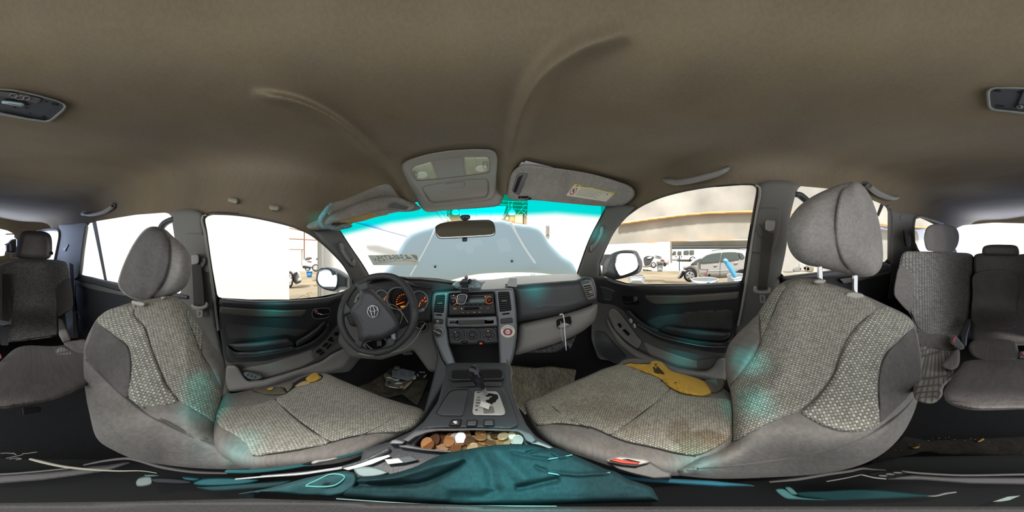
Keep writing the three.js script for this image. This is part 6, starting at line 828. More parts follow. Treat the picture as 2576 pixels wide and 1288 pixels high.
  one('paper_strip', panel({ out: E1(2240, 930, 2400, 875, 2545, 862, 2420, 915, 2330, 928), d: dl(0.06), h: 0.002, edge: 2, thick: 0.004 }), phy(0xa9b8b2), 'short pale strip on the black floor at the far right', 'paper'); one('trim_clip', tube(at3(E1(1500, 862, 1640, 868, 1740, 845, 1860, 828), dl(0.065)), [1, 1.6, 2, 1.4]), M.trim, 'grey clip at the tip of the cloth on the floor', 'clip');
  one('white_cord', tube(at3(D2(280, 275, 380, 300, 560, 340, 760, 365, 1080, 385, 1310, 385, 1450, 405), dl(0.1)), [2.2, 2.8, 2.6, 2.4, 1.6, 1, 0.8]), std(0xd6d1bb, { roughness: 0.5 }), 'white cord lying across the dark rear floor behind the driver seat', 'cord');
  const cl = thing('cord_clip', 'tangle of pale plastic ties at the end of the white cord', 'cord'); for (const q of [D2(60, 268, 140, 250, 210, 236), D2(90, 275, 160, 265, 200, 275, 150, 280), D2(120, 218, 150, 235), D2(10, 222, 70, 220, 120, 225), D2(210, 225, 260, 222, 340, 210)]) mesh('tie', tube(at3(q, dl(0.1)), 1), M.trim, cl);
  const cr = thing('lint_scraps', 'teal and white crumpled wrapper under the driver seat edge', 'wrapper'); for (const [q, c] of [[D2(1260, 490, 1290, 450, 1400, 440, 1410, 500, 1350, 525, 1270, 525), 0x8f9d98], [D2(1400, 455, 1540, 445, 1780, 480, 1780, 500, 1540, 505, 1410, 490), 0x20242c], [D2(1690, 440, 1860, 455, 1800, 478, 1700, 465), 0x2c6f7a], [D2(1860, 460, 2050, 445, 2400, 468, 2300, 500, 1860, 520, 1790, 500), 0x2f7f84], [D2(1330, 425, 1400, 420, 1480, 428, 1400, 436), 0x9fd8d2], [D2(1820, 535, 2100, 510, 2500, 480, 2700, 470, 2600, 520, 2200, 560, 1950, 570), 0x2b5558]]) pnl('scrap', { out: sm(q), d: dl(0.08), h: 0.012, edge: 4, thick: 0.005, cell: 1.4 }, phy(c, { roughness: 0.5 }), cr);
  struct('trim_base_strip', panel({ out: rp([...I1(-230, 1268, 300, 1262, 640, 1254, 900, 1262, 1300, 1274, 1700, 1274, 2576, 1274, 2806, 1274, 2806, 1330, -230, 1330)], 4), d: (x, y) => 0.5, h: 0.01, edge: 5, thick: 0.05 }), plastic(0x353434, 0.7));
  const fd = thing('seat_foam_crumb', 'yellow foam crumb on the carpet behind the passenger seat', 'foam crumb', 'yellow foam crumbs on the rear carpet'); pnl('crumb', { out: sm(E1(1400, 362, 1440, 348, 1475, 345, 1470, 362, 1430, 370)), d: off(0.12), h: 0.012, edge: 3, thick: 0.01, cell: 0.8 }, M.foam, fd);
  one('seat_foam_crumb', panel({ out: sm(E1(2080, 298, 2120, 270, 2150, 262, 2150, 278, 2100, 302)), d: off(0.12), h: 0.012, edge: 3, thick: 0.01, cell: 0.8 }), M.foam, 'longer yellow foam crumb at the far right of the rear carpet', 'foam crumb');
  struct('floor_carpet_right', panel({ out: rp(E1(920, 545, 1300, 235, 1550, 285, 1900, 270, 2576, 245, 3200, 240, 3200, 440, 2500, 440, 1700, 428, 1580, 405, 1480, 405, 1440, 425, 1200, 470, 1050, 520), 4), d: off(0.1), h: 0.01, edge: 4, thick: 0.03, vc: (x, y) => { const k = 0.7 + 0.7 * (fbm(x / 20, y / 12, 4) - 0.5); return [k * 1.06, k, k * 0.95]; } }), std(0x4b453f, { roughness: 1, vertexColors: true, map: rep(tCarpet, 0.3) }));
  for (let k = 0; k < 16; k++) { const x = lerp(1200, 2230, (k + 0.8 * hash(k, 3)) / 16), y = 250 + 60 * hash(k, 9) + (x < 1500 ? 110 - (x - 1200) * 0.2 : 0), [a, b] = pt(E1, x, y); one('crumb', panel({ out: ell(a, b, 1 + hash(k, 5) * 1.4, 0.9), d: off(0.12), h: 0.004, edge: 1, thick: 0.004, cell: 0.6 }), M.lightPlastic, ORD[k] + ' pale crumb from the left on the rear carpet right of the passenger seat', 'crumb', 'pale crumbs on the rear carpet'); }
}

// ---------------------------------------------------------------- front seats
{ // driver's seat
  const t = thing('front_seat', 'grey cloth driver seat behind the steering wheel, with torn cushion edge by the door', 'car seat');
  const dB = (x, y) => lerp(1.2, 0.80, clamp((y - 745) / 430)) + 0.10 * Math.pow(clamp((420 - x) / 230), 2) + 0.06 * clamp((x - 470) / 100) + 0.3 * Math.pow(clamp((y - 1030) / 150), 2) * clamp((570 - x) / 160);
  const dC = (x, y) => level(0.375)(x, y);
  const body = sm(I1(440, 746, 470, 766, 500, 806, 525, 850, 548, 888, 562, 920, 566, 950, 562, 985, 556, 1010, 553, 1050, 556, 1080, 600, 1112, 632, 1130, 642, 1150, 640, 1174, 590, 1180, 500, 1178, 420, 1170, 345, 1157, 290, 1135, 245, 1105, 225, 1040, 214, 980, 210, 900, 215, 860, 230, 825, 250, 795, 290, 774, 345, 757, 400, 746));
  pnl('backrest', { out: body, d: dB, h: 0.10, edge: 75, thick: 0.1, uv: uvs(420, 930, 0), rel: fold(0.0015, 0.05, 0.6, 1) }, M.velour, t);
  const ov = (k) => (x, y) => dB(x, y) - k;
  const S = sdfOf(body), on = (k) => (x, y) => { const s = S.f(x, y), q = clamp(s / 75); return dB(x, y) - 0.10 * Math.sqrt(Math.max(0, 1 - (1 - q) * (1 - q))) - k; };
  pnl('side_panel', { out: sm(E2(782, 92, 850, 140, 920, 205, 1028, 288, 1058, 375, 1062, 500, 1030, 706, 900, 600, 780, 475, 705, 395, 690, 330, 725, 230)), d: on(0.001), h: 0.006, edge: 8, thick: 0.01 }, M.velourDark, t);
  pnl('bolster_panel', { out: sm(E2(785, 90, 860, 8, 960, -25, 1060, -40, 1120, -52, 1080, 30, 1165, 132, 1222, 300, 1285, 460, 1352, 620, 1440, 735, 1280, 772, 1122, 768, 1040, 690, 1066, 500, 1060, 372, 1028, 280, 920, 192)), d: on(0.002), h: 0.009, edge: 9, thick: 0.012, uv: uvs(420, 930, 0.5) }, M.weave, t);
  pnl('centre_panel', { out: sm(E2(1085, 25, 1120, -50, 1250, -95, 1400, -110, 1500, -40, 1515, 60, 1560, 180, 1620, 335, 1680, 470, 1740, 590, 1795, 690, 1790, 800, 1782, 960, 1700, 890, 1560, 800, 1445, 728, 1358, 610, 1290, 460, 1228, 300, 1172, 130)), d: on(0.002), h: 0.008, edge: 8, thick: 0.012, uv: uvs(420, 930, 0.62) }, M.fine, t);
  pnl('bolster_panel', { out: sm(E2(1515, 0, 1560, 60, 1640, 185, 1645, 250, 1622, 315, 1580, 215, 1520, 70)), d: on(0.002), h: 0.006, edge: 5, thick: 0.01, uv: uvs(420, 930, 0.9) }, M.weave, t);
  pnl('side_panel', { out: sm(E2(1652, 195, 1720, 280, 1795, 370, 1815, 480, 1800, 640, 1750, 560, 1690, 450, 1630, 340)), d: on(-0.004), h: 0.022, edge: 22, thick: 0.02, rel: fold(0.002, 0.14, 1, -0.4) }, M.velour, t);
  for (const q of [E2(700, 400, 850, 555, 1020, 715, 1200, 850, 1500, 1000, 1650, 1060, 1800, 1105), E2(1165, 790, 1330, 895, 1500, 985, 1680, 1050)]) mesh('seam', tube(at3(q, on(0.0005)), 2), M.velourDark, t);
  // headrest
  const hb = sm(A1(1240, 610, 1180, 630, 1100, 720, 1020, 870, 970, 1000, 955, 1075, 978, 1130, 1060, 1190, 1200, 1218, 1300, 1200, 1400, 1165, 1480, 1120, 1530, 1050, 1549, 940, 1538, 850, 1490, 770, 1400, 690, 1330, 630));
  const hr = pnl('headrest', { out: hb, d: 1.22, h: 0.085, edge: 70, thick: 0.09, uv: uvs(390, 670, 0), rel: fold(0.002, 0.11, 1, 0.35) }, M.velourHead, t);
  const HS = sdfOf(hb), hon = (k) => (x, y) => { const q = clamp(HS.f(x, y) / 70); return 1.22 - 0.085 * Math.sqrt(Math.max(0, 1 - (1 - q) * (1 - q))) - k; };
  mesh('pad', panel({ out: sm(A1(1240, 618, 1185, 640, 1110, 725, 1030, 870, 980, 1000, 966, 1075, 988, 1125, 1060, 1180, 1195, 1206, 1240, 1180, 1325, 1060, 1368, 930, 1378, 800, 1362, 700, 1312, 630)), d: hon(0.0015), h: 0.008, edge: 7, thick: 0.01, rel: fold(0.0025, 0.13, 1, 0.2) }), M.velourDark, hr);
  mesh('seam', tube(at3(A1(1318, 625, 1368, 700, 1382, 800, 1372, 930, 1330, 1060, 1235, 1192), hon(0.001)), 1.1), M.velourDark, hr);
  pnl('headrest_guide', { out: rp(A1(1062, 1215, 1080, 1207, 1165, 1222, 1180, 1240, 1165, 1258, 1140, 1260, 1070, 1240), 3), d: 1.1, h: 0.012, edge: 4, thick: 0.02 }, M.lightPlastic, t);
  pnl('headrest_guide', { out: rp(A1(1300, 1180, 1335, 1178, 1335, 1196, 1310, 1202), 2), d: 1.13, h: 0.008, edge: 3, thick: 0.02 }, M.lightPlastic, t);
  // cushion
  const cb = sm(F2(150, 450, 165, 402, 300, 382, 490, 345, 640, 320, 900, 252, 1040, 192, 1180, 162, 1260, 166, 1340, 186, 1400, 216, 1650, 322, 1900, 420, 2150, 500, 2290, 540, 2345, 575, 2355, 605, 2330, 670, 2280, 740, 2200, 800, 2080, 860, 1900, 950, 1700, 1045, 1450, 1130, 1100, 1172, 800, 1195, 520, 1208, 300, 1150, 100, 1000, 60, 800, 100, 600));
  const CS = sdfOf(cb), con = (k) => (x, y) => { const q = clamp(CS.f(x, y) / 34); return dC(x, y) - 0.045 * Math.sqrt(Math.max(0, 1 - (1 - q) * (1 - q))) - k; };
  const cu = pnl('cushion', { out: cb, d: dC, h: 0.045, edge: 34, thick: 0.1, uv: uvl(0), rel: (x, y) => (y < 1010 && x < 740 ? fold(0.002, 0.09, 0.3, 1)(x, y) : 0) }, M.velour, t);
  mesh('fabric_panel', panel({ out: sm(F2(145, 552, 400, 522, 600, 490, 738, 452, 850, 560, 1000, 690, 1150, 800, 1326, 908, 1000, 988, 700, 1033, 510, 1053, 440, 950, 330, 850, 150, 740, 100, 640)), d: con(0.001), h: 0.007, edge: 4, thick: 0.01, cell: 4, uv: uvl(0.1), rel: (x, y) => 0.004 * fbm(x / 50, y / 40, 2) }), M.weaveSeat, cu);
  mesh('fabric_panel', panel({ out: sm(F2(748, 450, 880, 372, 960, 318, 1238, 232, 1258, 195, 1215, 168, 1260, 168, 1340, 188, 1400, 218, 1650, 324, 1900, 424, 2150, 505, 2285, 545, 2340, 580, 2345, 612, 2290, 720, 2240, 765, 2140, 800, 2000, 808, 1800, 815, 1650, 835, 1500, 865, 1338, 905, 1165, 800, 1010, 688, 860, 560)), d: con(0.001), h: 0.008, edge: 5, thick: 0.01, cell: 4, uv: uvl(-0.35), rel: (x, y) => 0.006 * fbm(x / 60, y / 40, 2) }), M.weaveSeat, cu);
  mesh('seam', tube(at3(F2(742, 452, 855, 560, 1005, 690, 1155, 802, 1330, 912), con(0.004)), 1.3), M.seam, cu);
  mesh('seam', tube(at3(F2(2130, 545, 1990, 660, 1850, 750, 1690, 828), con(0.011)), 1.1), M.seam, cu);
  mesh('seam', tube(at3(F2(500, 1056, 700, 1038, 1000, 993, 1330, 914, 1500, 868, 1650, 838), con(0.003)), 1.2), M.seam, cu);
  mesh('tear', panel({ out: sm(F2(905, 290, 1000, 232, 1080, 200, 1180, 170, 1255, 195, 1235, 235, 1090, 275, 960, 318, 880, 372, 850, 385, 790, 372, 830, 330), 4), d: con(0.002), h: 0.001, thick: 0.004 }), M.deep, cu);
  mesh('foam', panel({ out: sm(F2(1068, 232, 1120, 182, 1180, 160, 1212, 190, 1242, 214, 1180, 250, 1110, 266, 1088, 250)), d: con(0.004), h: 0.014, edge: 10, thick: 0.01, rel: fold(0.003, 0.4, 1, 0.5) }), M.foam, cu);
  mesh('foam', panel({ out: sm(F2(950, 312, 1020, 262, 1080, 248, 1120, 272, 1020, 300)), d: con(0.004), h: 0.008, edge: 5, thick: 0.01 }), std(0xd9be84, { roughness: 1 }), cu);
  mesh('torn_flap', panel({ out: sm(F2(488, 338, 560, 325, 650, 332, 730, 330, 790, 315, 835, 345, 858, 380, 760, 396, 650, 392, 560, 376)), d: con(0.006), h: 0.012, edge: 8, thick: 0.004, rel: fold(0.004, 0.25, 0.2, 1) }), cloth(0x8d8672), cu);
  mesh('torn_flap', panel({ out: sm(F2(722, 316, 820, 285, 900, 256, 932, 290, 905, 340, 872, 366, 840, 322)), d: con(0.007), h: 0.012, edge: 8, thick: 0.004 }), cloth(0x9b9788), cu);
  mesh('foam', panel({ out: sm(F2(648, 342, 690, 320, 722, 326, 700, 346)), d: con(0.02), h: 0.006, edge: 4, thick: 0.004 }), M.foam, cu);
}
{ // passenger's seat
  const t = thing('front_seat', 'grey cloth front passenger seat with stained cushion and yellow foam showing in a rip', 'car seat');
  const dB = (x, y) => lerp(1.15, 0.78, clamp((y - 700) / 500)) + 0.12 * Math.pow(clamp((x - 2130) / 190), 2) + 0.10 * clamp((1960 - x) / 140) * clamp((1050 - y) / 200) + 0.3 * Math.pow(clamp((y - 1070) / 140), 2) * clamp((x - 1760) / 200);
  const body = sm(F1(640, 108, 700, 66, 780, 46, 880, 50, 960, 75, 1060, 105, 1180, 150, 1300, 204, 1400, 250, 1452, 285, 1482, 330, 1506, 420, 1522, 550, 1520, 660, 1505, 760, 1470, 870, 1410, 980, 1330, 1068, 1230, 1136, 1100, 1186, 900, 1222, 600, 1243, 300, 1250, 150, 1240, 62, 1226, 40, 1208, 90, 1160, 200, 1095, 370, 1020, 384, 950, 390, 860, 378, 740, 358, 670, 345, 600, 348, 500, 370, 440, 430, 375, 510, 305, 552, 240, 592, 178));
  const S = sdfOf(body), prof = (x, y) => { const q = clamp(S.f(x, y) / 80); return 0.10 * Math.sqrt(Math.max(0, 1 - (1 - q) * (1 - q))); }, on = (k) => (x, y) => dB(x, y) - prof(x, y) - k;
  pnl('backrest', { out: body, d: dB, h: 0.10, edge: 80, thick: 0.1, uv: uvs(2070, 930, 0), rel: fold(0.0015, 0.05, 0.6, 1) }, M.velour, t);
  pnl('side_panel', { out: sm(F1(545, 268, 470, 332, 392, 410, 356, 470, 347, 560, 353, 630, 372, 688, 402, 668, 470, 590, 530, 500, 556, 430, 553, 350)), d: on(-0.004), h: 0.028, edge: 26, thick: 0.02, rel: fold(0.0016, 0.12, 1, 0.7) }, M.velour, t);
  pnl('bolster_panel', { out: sm(F1(642, 112, 602, 180, 556, 258, 558, 330, 562, 400, 600, 325, 638, 238, 668, 160, 712, 92, 686, 78)), d: on(0.002), h: 0.007, edge: 7, thick: 0.01, uv: uvs(2070, 930, -0.5) }, M.weave, t);
  pnl('centre_panel', { out: sm(F1(722, 84, 684, 150, 644, 240, 594, 340, 560, 430, 504, 522, 434, 612, 378, 704, 388, 800, 392, 900, 382, 1024, 480, 983, 600, 920, 700, 875, 785, 846, 846, 800, 914, 730, 984, 630, 1024, 520, 1056, 440, 1116, 350, 1186, 280, 1250, 236, 1200, 168, 1060, 112, 960, 84, 880, 60, 790, 54)), d: on(0.002), h: 0.008, edge: 8, thick: 0.012, uv: uvs(2070, 930, -0.6), rel: (x, y) => 0.012 * Math.exp(-Math.pow(lineDist(F1(760, 80, 800, 200, 770, 400, 720, 560, 690, 640, 560, 720, 400, 860), x, y) / 26, 2)) }, M.fine, t);
  pnl('bolster_panel', { out: sm(F1(1258, 232, 1192, 286, 1122, 356, 1064, 446, 1032, 530, 992, 640, 922, 736, 852, 806, 800, 850, 860, 894, 950, 938, 1050, 964, 1170, 966, 1268, 920, 1263, 800, 1256, 680, 1273, 570, 1308, 490, 1378, 420, 1468, 346, 1476, 322, 1440, 284, 1380, 252, 1320, 222)), d: on(0.002), h: 0.009, edge: 9, thick: 0.012, uv: uvs(2070, 930, -0.35) }, M.weave, t);
  pnl('side_panel', { out: sm(F1(1476, 350, 1498, 430, 1515, 550, 1511, 650, 1440, 758, 1350, 848, 1274, 910, 1270, 800, 1264, 680, 1282, 570, 1322, 490, 1392, 422)), d: on(0.002), h: 0.006, edge: 8, thick: 0.01, rel: fold(0.0016, 0.06, 1, -0.6) }, M.velourDark, t);
  for (const q of [F1(1520, 690, 1400, 850, 1250, 960, 1100, 1030, 900, 1090, 700, 1130, 450, 1165, 180, 1186)]) mesh('seam', tube(at3(q, on(0.0005)), 2.2), M.velourDark, t);
  const hb = sm(C2(1000, 135, 1050, 133, 1110, 168, 1160, 230, 1200, 310, 1240, 420, 1270, 550, 1290, 700, 1290, 860, 1262, 930, 1210, 975, 1100, 990, 1000, 972, 850, 935, 720, 905, 600, 880, 500, 820, 440, 720, 427, 600, 448, 480, 520, 370, 650, 270, 800, 196, 900, 157));
  const hr = pnl('headrest', { out: hb, d: 1.15, h: 0.1, edge: 85, thick: 0.1, uv: uvs(2100, 580, 0), rel: fold(0.0022, 0.08, 1, 0.3) }, M.velourHead, t);
  const HS = sdfOf(hb), hon = (k) => (x, y) => { const q = clamp(HS.f(x, y) / 85); return 1.15 - 0.1 * Math.sqrt(Math.max(0, 1 - (1 - q) * (1 - q))) - k; };
  mesh('pad', panel({ out: sm(C2(1012, 142, 1050, 140, 1105, 172, 1152, 232, 1192, 312, 1232, 422, 1262, 552, 1282, 702, 1282, 856, 1254, 922, 1204, 965, 1100, 980, 1030, 962, 940, 862, 888, 742, 864, 600, 868, 452, 888, 322, 926, 214)), d: hon(0.001), h: 0.009, edge: 8, thick: 0.01, rel: (x, y) => fold(0.003, 0.1, 1, -0.3)(x, y) * sstep(690, 560, y) }), M.velourHead, hr);
  mesh('seam', tube(at3(C2(1000, 137, 920, 212, 881, 320, 860, 450, 856, 600, 881, 742, 932, 862, 1022, 965), hon(0.001)), 1.1), M.velourDark, hr);
  for (const [a, b] of [[C2(725, 900, 726, 1015), C2(660, 1035, 690, 1012, 770, 1012, 782, 1030, 745, 1055, 690, 1052)], [C2(1040, 980, 1038, 1140), C2(945, 1160, 965, 1130, 1020, 1122, 1105, 1140, 1126, 1160, 1110, 1180, 1040, 1196, 980, 1186)]]) {
    mesh('headrest_post', tube(at3(a, 1.1), 5.2), M.chrome, t);
    pnl('headrest_guide', { out: rp(b, 4), d: 1.06, h: 0.014, edge: 5, thick: 0.03 }, M.lightPlastic, t);
  }
  // cushion
  const dC = level(0.375);
  const cb = sm(C4(975, 202, 1030, 166, 1110, 150, 1200, 155, 1290, 172, 1400, 205, 1500, 262, 1640, 325, 1770, 352, 1900, 400, 2020, 500, 2080, 700, 2040, 900, 1900, 1040, 1600, 1190, 1470, 1205, 1300, 1180, 1100, 1150, 900, 1112, 700, 1045, 560, 1002, 450, 958, 350, 900, 250, 800, 188, 700, 150, 610, 143, 560, 170, 520, 300, 480, 450, 410, 700, 308, 850, 242));
  const CS = sdfOf(cb), con = (k) => (x, y) => { const q = clamp(CS.f(x, y) / 36); return dC(x, y) - 0.045 * Math.sqrt(Math.max(0, 1 - (1 - q) * (1 - q))) - k; };
  const cu = pnl('cushion', { out: cb, d: dC, h: 0.045, edge: 36, thick: 0.1, uv: uvl(0) }, M.velour, t);
  const mSt = phy(0xe6e3d8, { roughness: 1, vertexColors: true, map: rep(tWeaveC, 0.066), bumpMap: rep(tWeaveB, 0.066), bumpScale: 0.0014, specularIntensity: 0.25 });
  const blot = (x, y) => { // spilled stains with ragged edges, darker brown at the rear corner
    let k = 0; const w = 26 * (fbm(x / 26, y / 22, 4) - 0.5);
    for (const [cx, cy, rx, ry, s] of [[1765, 1118, 75, 42, 0.85], [1710, 1085, 34, 30, 0.6], [1480, 1015, 70, 22, 0.35], [1560, 1040, 52, 24, 0.35], [1620, 1075, 60, 20, 0.3], [1440, 990, 40, 12, 0.3], [1530, 975, 70, 14, 0.25]]) k = Math.max(k, s * sstep(6, -6, (Math.hypot((x - cx) / rx, (y - cy) / ry) - 1) * Math.min(rx, ry) + w));
    const pale = sstep(0.56, 0.68, fbm(x / 38 + 4, y / 24, 3)) * 0.7;
    return [lerp(1, 0.6, k) + 0.12 * pale, lerp(1, 0.5, k) + 0.1 * pale, lerp(1, 0.4, k) + 0.1 * pale];
  };
  mesh('fabric_panel', panel({ out: sm(C4(985, 210, 1040, 200, 1130, 232, 1210, 268, 1330, 312, 1375, 348, 1445, 410, 1545, 468, 1700, 492, 1900, 508, 2000, 530, 2015, 600, 2005, 760, 1985, 860, 1900, 930, 1680, 1022, 1500, 997, 1300, 947, 1050, 892, 905, 836, 755, 772, 600, 746, 430, 732, 255, 746, 205, 690, 158, 600, 152, 560, 180, 528, 305, 488, 455, 418, 705, 316, 855, 250)), d: con(0.001), h: 0.007, edge: 4, thick: 0.01, cell: 3, uv: uvl(0.3), vc: blot, rel: (x, y) => 0.006 * fbm(x / 60, y / 40, 3) - 0.006 * Math.exp(-Math.pow(lineDist(C4(1455, 420, 1330, 540, 1200, 640, 1060, 745, 908, 840), x, y) / 3, 2)) }), mSt, cu);
  mesh('seam', tube(at3(C4(1455, 420, 1330, 540, 1200, 640, 1060, 745, 908, 840), con(0.006)), 1.1), M.seam, cu);
  mesh('seam', tube(at3(C4(300, 482, 400, 590, 520, 680, 720, 780), con(0.0095)), 0.8), M.seam, cu);
  mesh('seam', tube(at3(C4(250, 750, 430, 736, 600, 750, 755, 776, 905, 840, 1050, 897, 1300, 952, 1500, 1002, 1680, 1027), con(0.003)), 1.2), M.seam, cu);
  const fo = mesh('foam', panel({ out: sm(C4(1030, 205, 1100, 191, 1200, 200, 1268, 198, 1285, 174, 1370, 180, 1430, 238, 1470, 265, 1600, 300, 1700, 330, 1758, 358, 1800, 410, 1826, 455, 1760, 487, 1650, 478, 1540, 453, 1440, 400, 1370, 340, 1320, 308, 1200, 264, 1120, 230), 4), d: con(0.004), h: 0.014, edge: 9, thick: 0.012, cell: 1.6, rel: (x, y) => 0.05 * Math.max(0, fbm(x / 11, y / 7, 4) - 0.4) * sstep(1790, 1690, x) - 0.02 * Math.exp(-Math.pow((x - 1660) / 9, 2) - Math.pow((y - 932) / 7, 2)) }), M.foam, cu);
  for (const q of [C4(1275, 235, 1320, 215, 1365, 245, 1350, 285, 1300, 270), C4(1360, 250, 1385, 265, 1410, 310, 1380, 300), C4(1490, 368, 1520, 360, 1548, 385, 1510, 385), C4(1530, 290, 1600, 310, 1640, 335, 1580, 318), C4(1290, 190, 1340, 186, 1330, 205, 1300, 212)]) mesh('tear', panel({ out: sm(q), d: con(0.02), h: 0.001, edge: 2, thick: 0.004 }), std(0x4a3a14, { roughness: 1 }), fo);
  mesh('torn_flap', panel({ out: sm(C4(1760, 352, 1850, 336, 1945, 340, 1938, 400, 1885, 448, 1834, 456, 1790, 392)), d: con(0.006), h: 0.008, edge: 6, thick: 0.004, rel: fold(0.003, 0.25, 1, 0.2) }), cloth(0x8d867a), cu);
  mesh('torn_edge', tube(at3(C4(1030, 203, 1100, 188, 1160, 196, 1270, 190), con(0.018)), 1.1), M.seam, fo);
  mesh('torn_edge', tube(at3(C4(1370, 355, 1390, 340, 1430, 346), con(0.018)), 1.2), M.seam, fo);
}

// ---------------------------------------------------------------- rear seats and rear doors
{
  const mR = phy(0xb4b0aa, { roughness: 1, map: rep(tex(256, 256, weave(32, 0.92, 1.0), true), 0.3), bumpMap: rep(tGrain, 0.1), bumpScale: 0.0006, specularIntensity: 0.2 }), mRv = cloth(0x98928e), mDk = cloth(0x7f7977);
  const rearDoor = (card, sill, strip, label) => { const t = thing('car_door', label, 'car door'); pnl('door_card', { out: rp(card, 6), d: off(0.05), h: 0.01, edge: 6, thick: 0.05 }, std(0x232327, { roughness: 0.8 }), t); pnl('sill_pad', { out: rp(sill, 5), d: off(0.08), h: 0.03, edge: 9, thick: 0.03 }, M.blackSoft, t); pnl('trim_strip', { out: rp(strip, 3), d: off(0.09), h: 0.008, edge: 4, thick: 0.02 }, M.trimDark, t); };
  rearDoor(J1(730, 520, 900, 560, 1200, 640, 1800, 700, 1800, 900, 1300, 1250, 830, 1150, 770, 1000, 720, 700), J1(735, 505, 770, 498, 880, 518, 1200, 600, 1800, 690, 1800, 740, 1200, 660, 900, 588, 730, 548), J1(722, 555, 900, 592, 1200, 670, 1200, 700, 900, 640, 722, 590), 'left rear door with dark panel behind the driver seat');
  rearDoor(C2(380, 985, 790, 935, 1290, 850, 1370, 880, 1360, 1000, 1310, 1180, 1200, 1260, 380, 1100), C2(372, 986, 790, 938, 1200, 862, 1290, 855, 1365, 875, 1370, 940, 1200, 975, 800, 1000, 400, 1030), C2(900, 1010, 1060, 985, 1370, 930, 1360, 955, 1060, 1030, 940, 1050), 'right rear door with dark panel behind the passenger seat');
  const seat = (label, parts) => { const t = thing('rear_bench', label, 'car seat'); for (const [n, o, d, h, e, m, extra] of parts) pnl(n, { out: sm(o), d, h, edge: e, thick: 0.06, uv: uvs(o.reduce((q, v) => q + v[0] / o.length, 0), 760, 0), ...extra }, m, t); return t; };
  const dB = off(0.55), dB1 = off(0.6);
  const L = seat('left rear seat with dark headrest and belt hanging over its inner edge', [
    ['cushion', E2(-100, 500, 0, 420, 150, 300, 480, 290, 700, 240, 760, 360, 760, 560, 640, 640, 430, 728, 200, 770, 0, 802, -400, 790, -400, 560), (x, y) => off(0.9)(x, y) - 0.3 * clamp((y - 860) / 160), 0.06, 20, mDk],
    ['cushion_bolster', E2(515, 270, 600, 248, 700, 255, 720, 340, 640, 350, 560, 310), off(1.0), 0.03, 10, mRv],
    ['fabric_panel', E2(420, 380, 500, 300, 600, 350, 690, 360, 690, 420, 600, 440, 500, 440, 430, 470), off(1.0), 0.02, 10, mR],
    ['backrest', J1(-200, 480, 0, 400, 90, 365, 200, 350, 450, 350, 580, 362, 635, 385, 655, 450, 665, 530, 690, 650, 693, 800, 660, 845, 560, 900, 552, 1060, 530, 1080, 100, 1140, -200, 1180), dB, 0.06, 22, mR],
    ['side_bolster', J1(660, 525, 680, 600, 692, 700, 690, 810, 620, 860, 555, 890, 540, 780, 528, 650, 545, 600, 590, 560), (x, y) => dB(x, y) - 0.05, 0.03, 9, mDk],
  ]);
  pnl('centre_panel', { out: rp(J1(120, 670, 160, 660, 500, 660, 525, 680, 545, 900, 550, 1065, 110, 1130, 90, 900), 5), d: (x, y) => dB(x, y) - 0.055, h: 0.015, edge: 4, thick: 0.02, uv: uvs(90, 760, 0) }, mR, L);
  pnl('outer_bolster', { out: rp(J1(555, 905, 600, 930, 640, 1030, 680, 1120, 600, 1145, 560, 1070), 4), d: off(0.7), h: 0.03, edge: 8, thick: 0.04 }, mRv, L);
  const hr = pnl('headrest', { out: sm(J1(150, 320, 165, 200, 195, 100, 230, 82, 350, 80, 450, 95, 485, 130, 497, 220, 490, 310, 460, 345, 330, 350, 200, 340)), d: off(0.75), h: 0.09, edge: 16, thick: 0.1 }, mDk, L); mesh('headrest_button', panel({ out: ell(...pt(J1, 498, 292), 2.2, 4.5), d: off(0.8), h: 0.01, edge: 2, thick: 0.02 }), M.deep, hr);
  mesh('cushion_bracket', panel({ out: rp(E2(178, 785, 300, 780, 335, 790, 330, 825, 185, 850), 3), d: off(0.9), h: 0.01, edge: 4, thick: 0.03 }), M.shell, L);
  // parcel behind the left headrest
  const f = thing('folded_rear_seat', 'dark folded seat frame with pale bars beside the left rear headrest', 'seat frame'); pnl('pad', { out: rp(J1(45, 210, 100, 160, 160, 150, 165, 290, 50, 280), 4), d: off(0.3), h: 0.03, edge: 5, thick: 0.05 }, M.black, f); for (const q of [J1(50, 210, 90, 200, 100, 270), J1(55, 290, 110, 295, 150, 290), J1(60, 110, 140, 112, 145, 140), J1(105, 300, 110, 335, 175, 338)]) mesh('bar', tube(at3(q, off(0.4)), 1.3), M.lightPlastic, f);
  const R = seat('right rear seat with pale cloth back and matching headrest', [
    ['cushion', [...J2(380, 400, 560, 440, 720, 470, 830, 450, 850, 560, 840, 650, 760, 780, 660, 900, 640, 1000, 540, 1080, 380, 1060), ...I1(2300, 1000, 2300, 900)], (x, y) => off(0.9)(x, y) - 0.3 * clamp((y - 860) / 160), 0.05, 16, mR],
    ['backrest', C3(215, 490, 240, 470, 330, 468, 600, 475, 760, 500, 760, 700, 745, 960, 690, 1040, 620, 1140, 520, 1140, 330, 1090, 270, 950, 180, 850, 150, 810, 155, 720, 185, 600), dB, 0.06, 20, mR],
    ['side_bolster', C3(195, 585, 250, 600, 300, 650, 312, 700, 290, 850, 268, 930, 180, 850, 150, 800, 160, 700), (x, y) => dB(x, y) - 0.05, 0.03, 9, mRv],
    ['stained_patch', J2(365, 240, 500, 275, 720, 300, 800, 440, 700, 470, 560, 440, 385, 400), off(0.95), 0.02, 8, mDk],
    ['cushion_end', J2(640, 640, 720, 540, 800, 460, 840, 460, 830, 650, 760, 690, 680, 680), (x, y) => off(1.0)(x, y) - 0.3 * clamp((y - 860) / 160) - 0.03, 0.03, 8, mRv],
  ]);
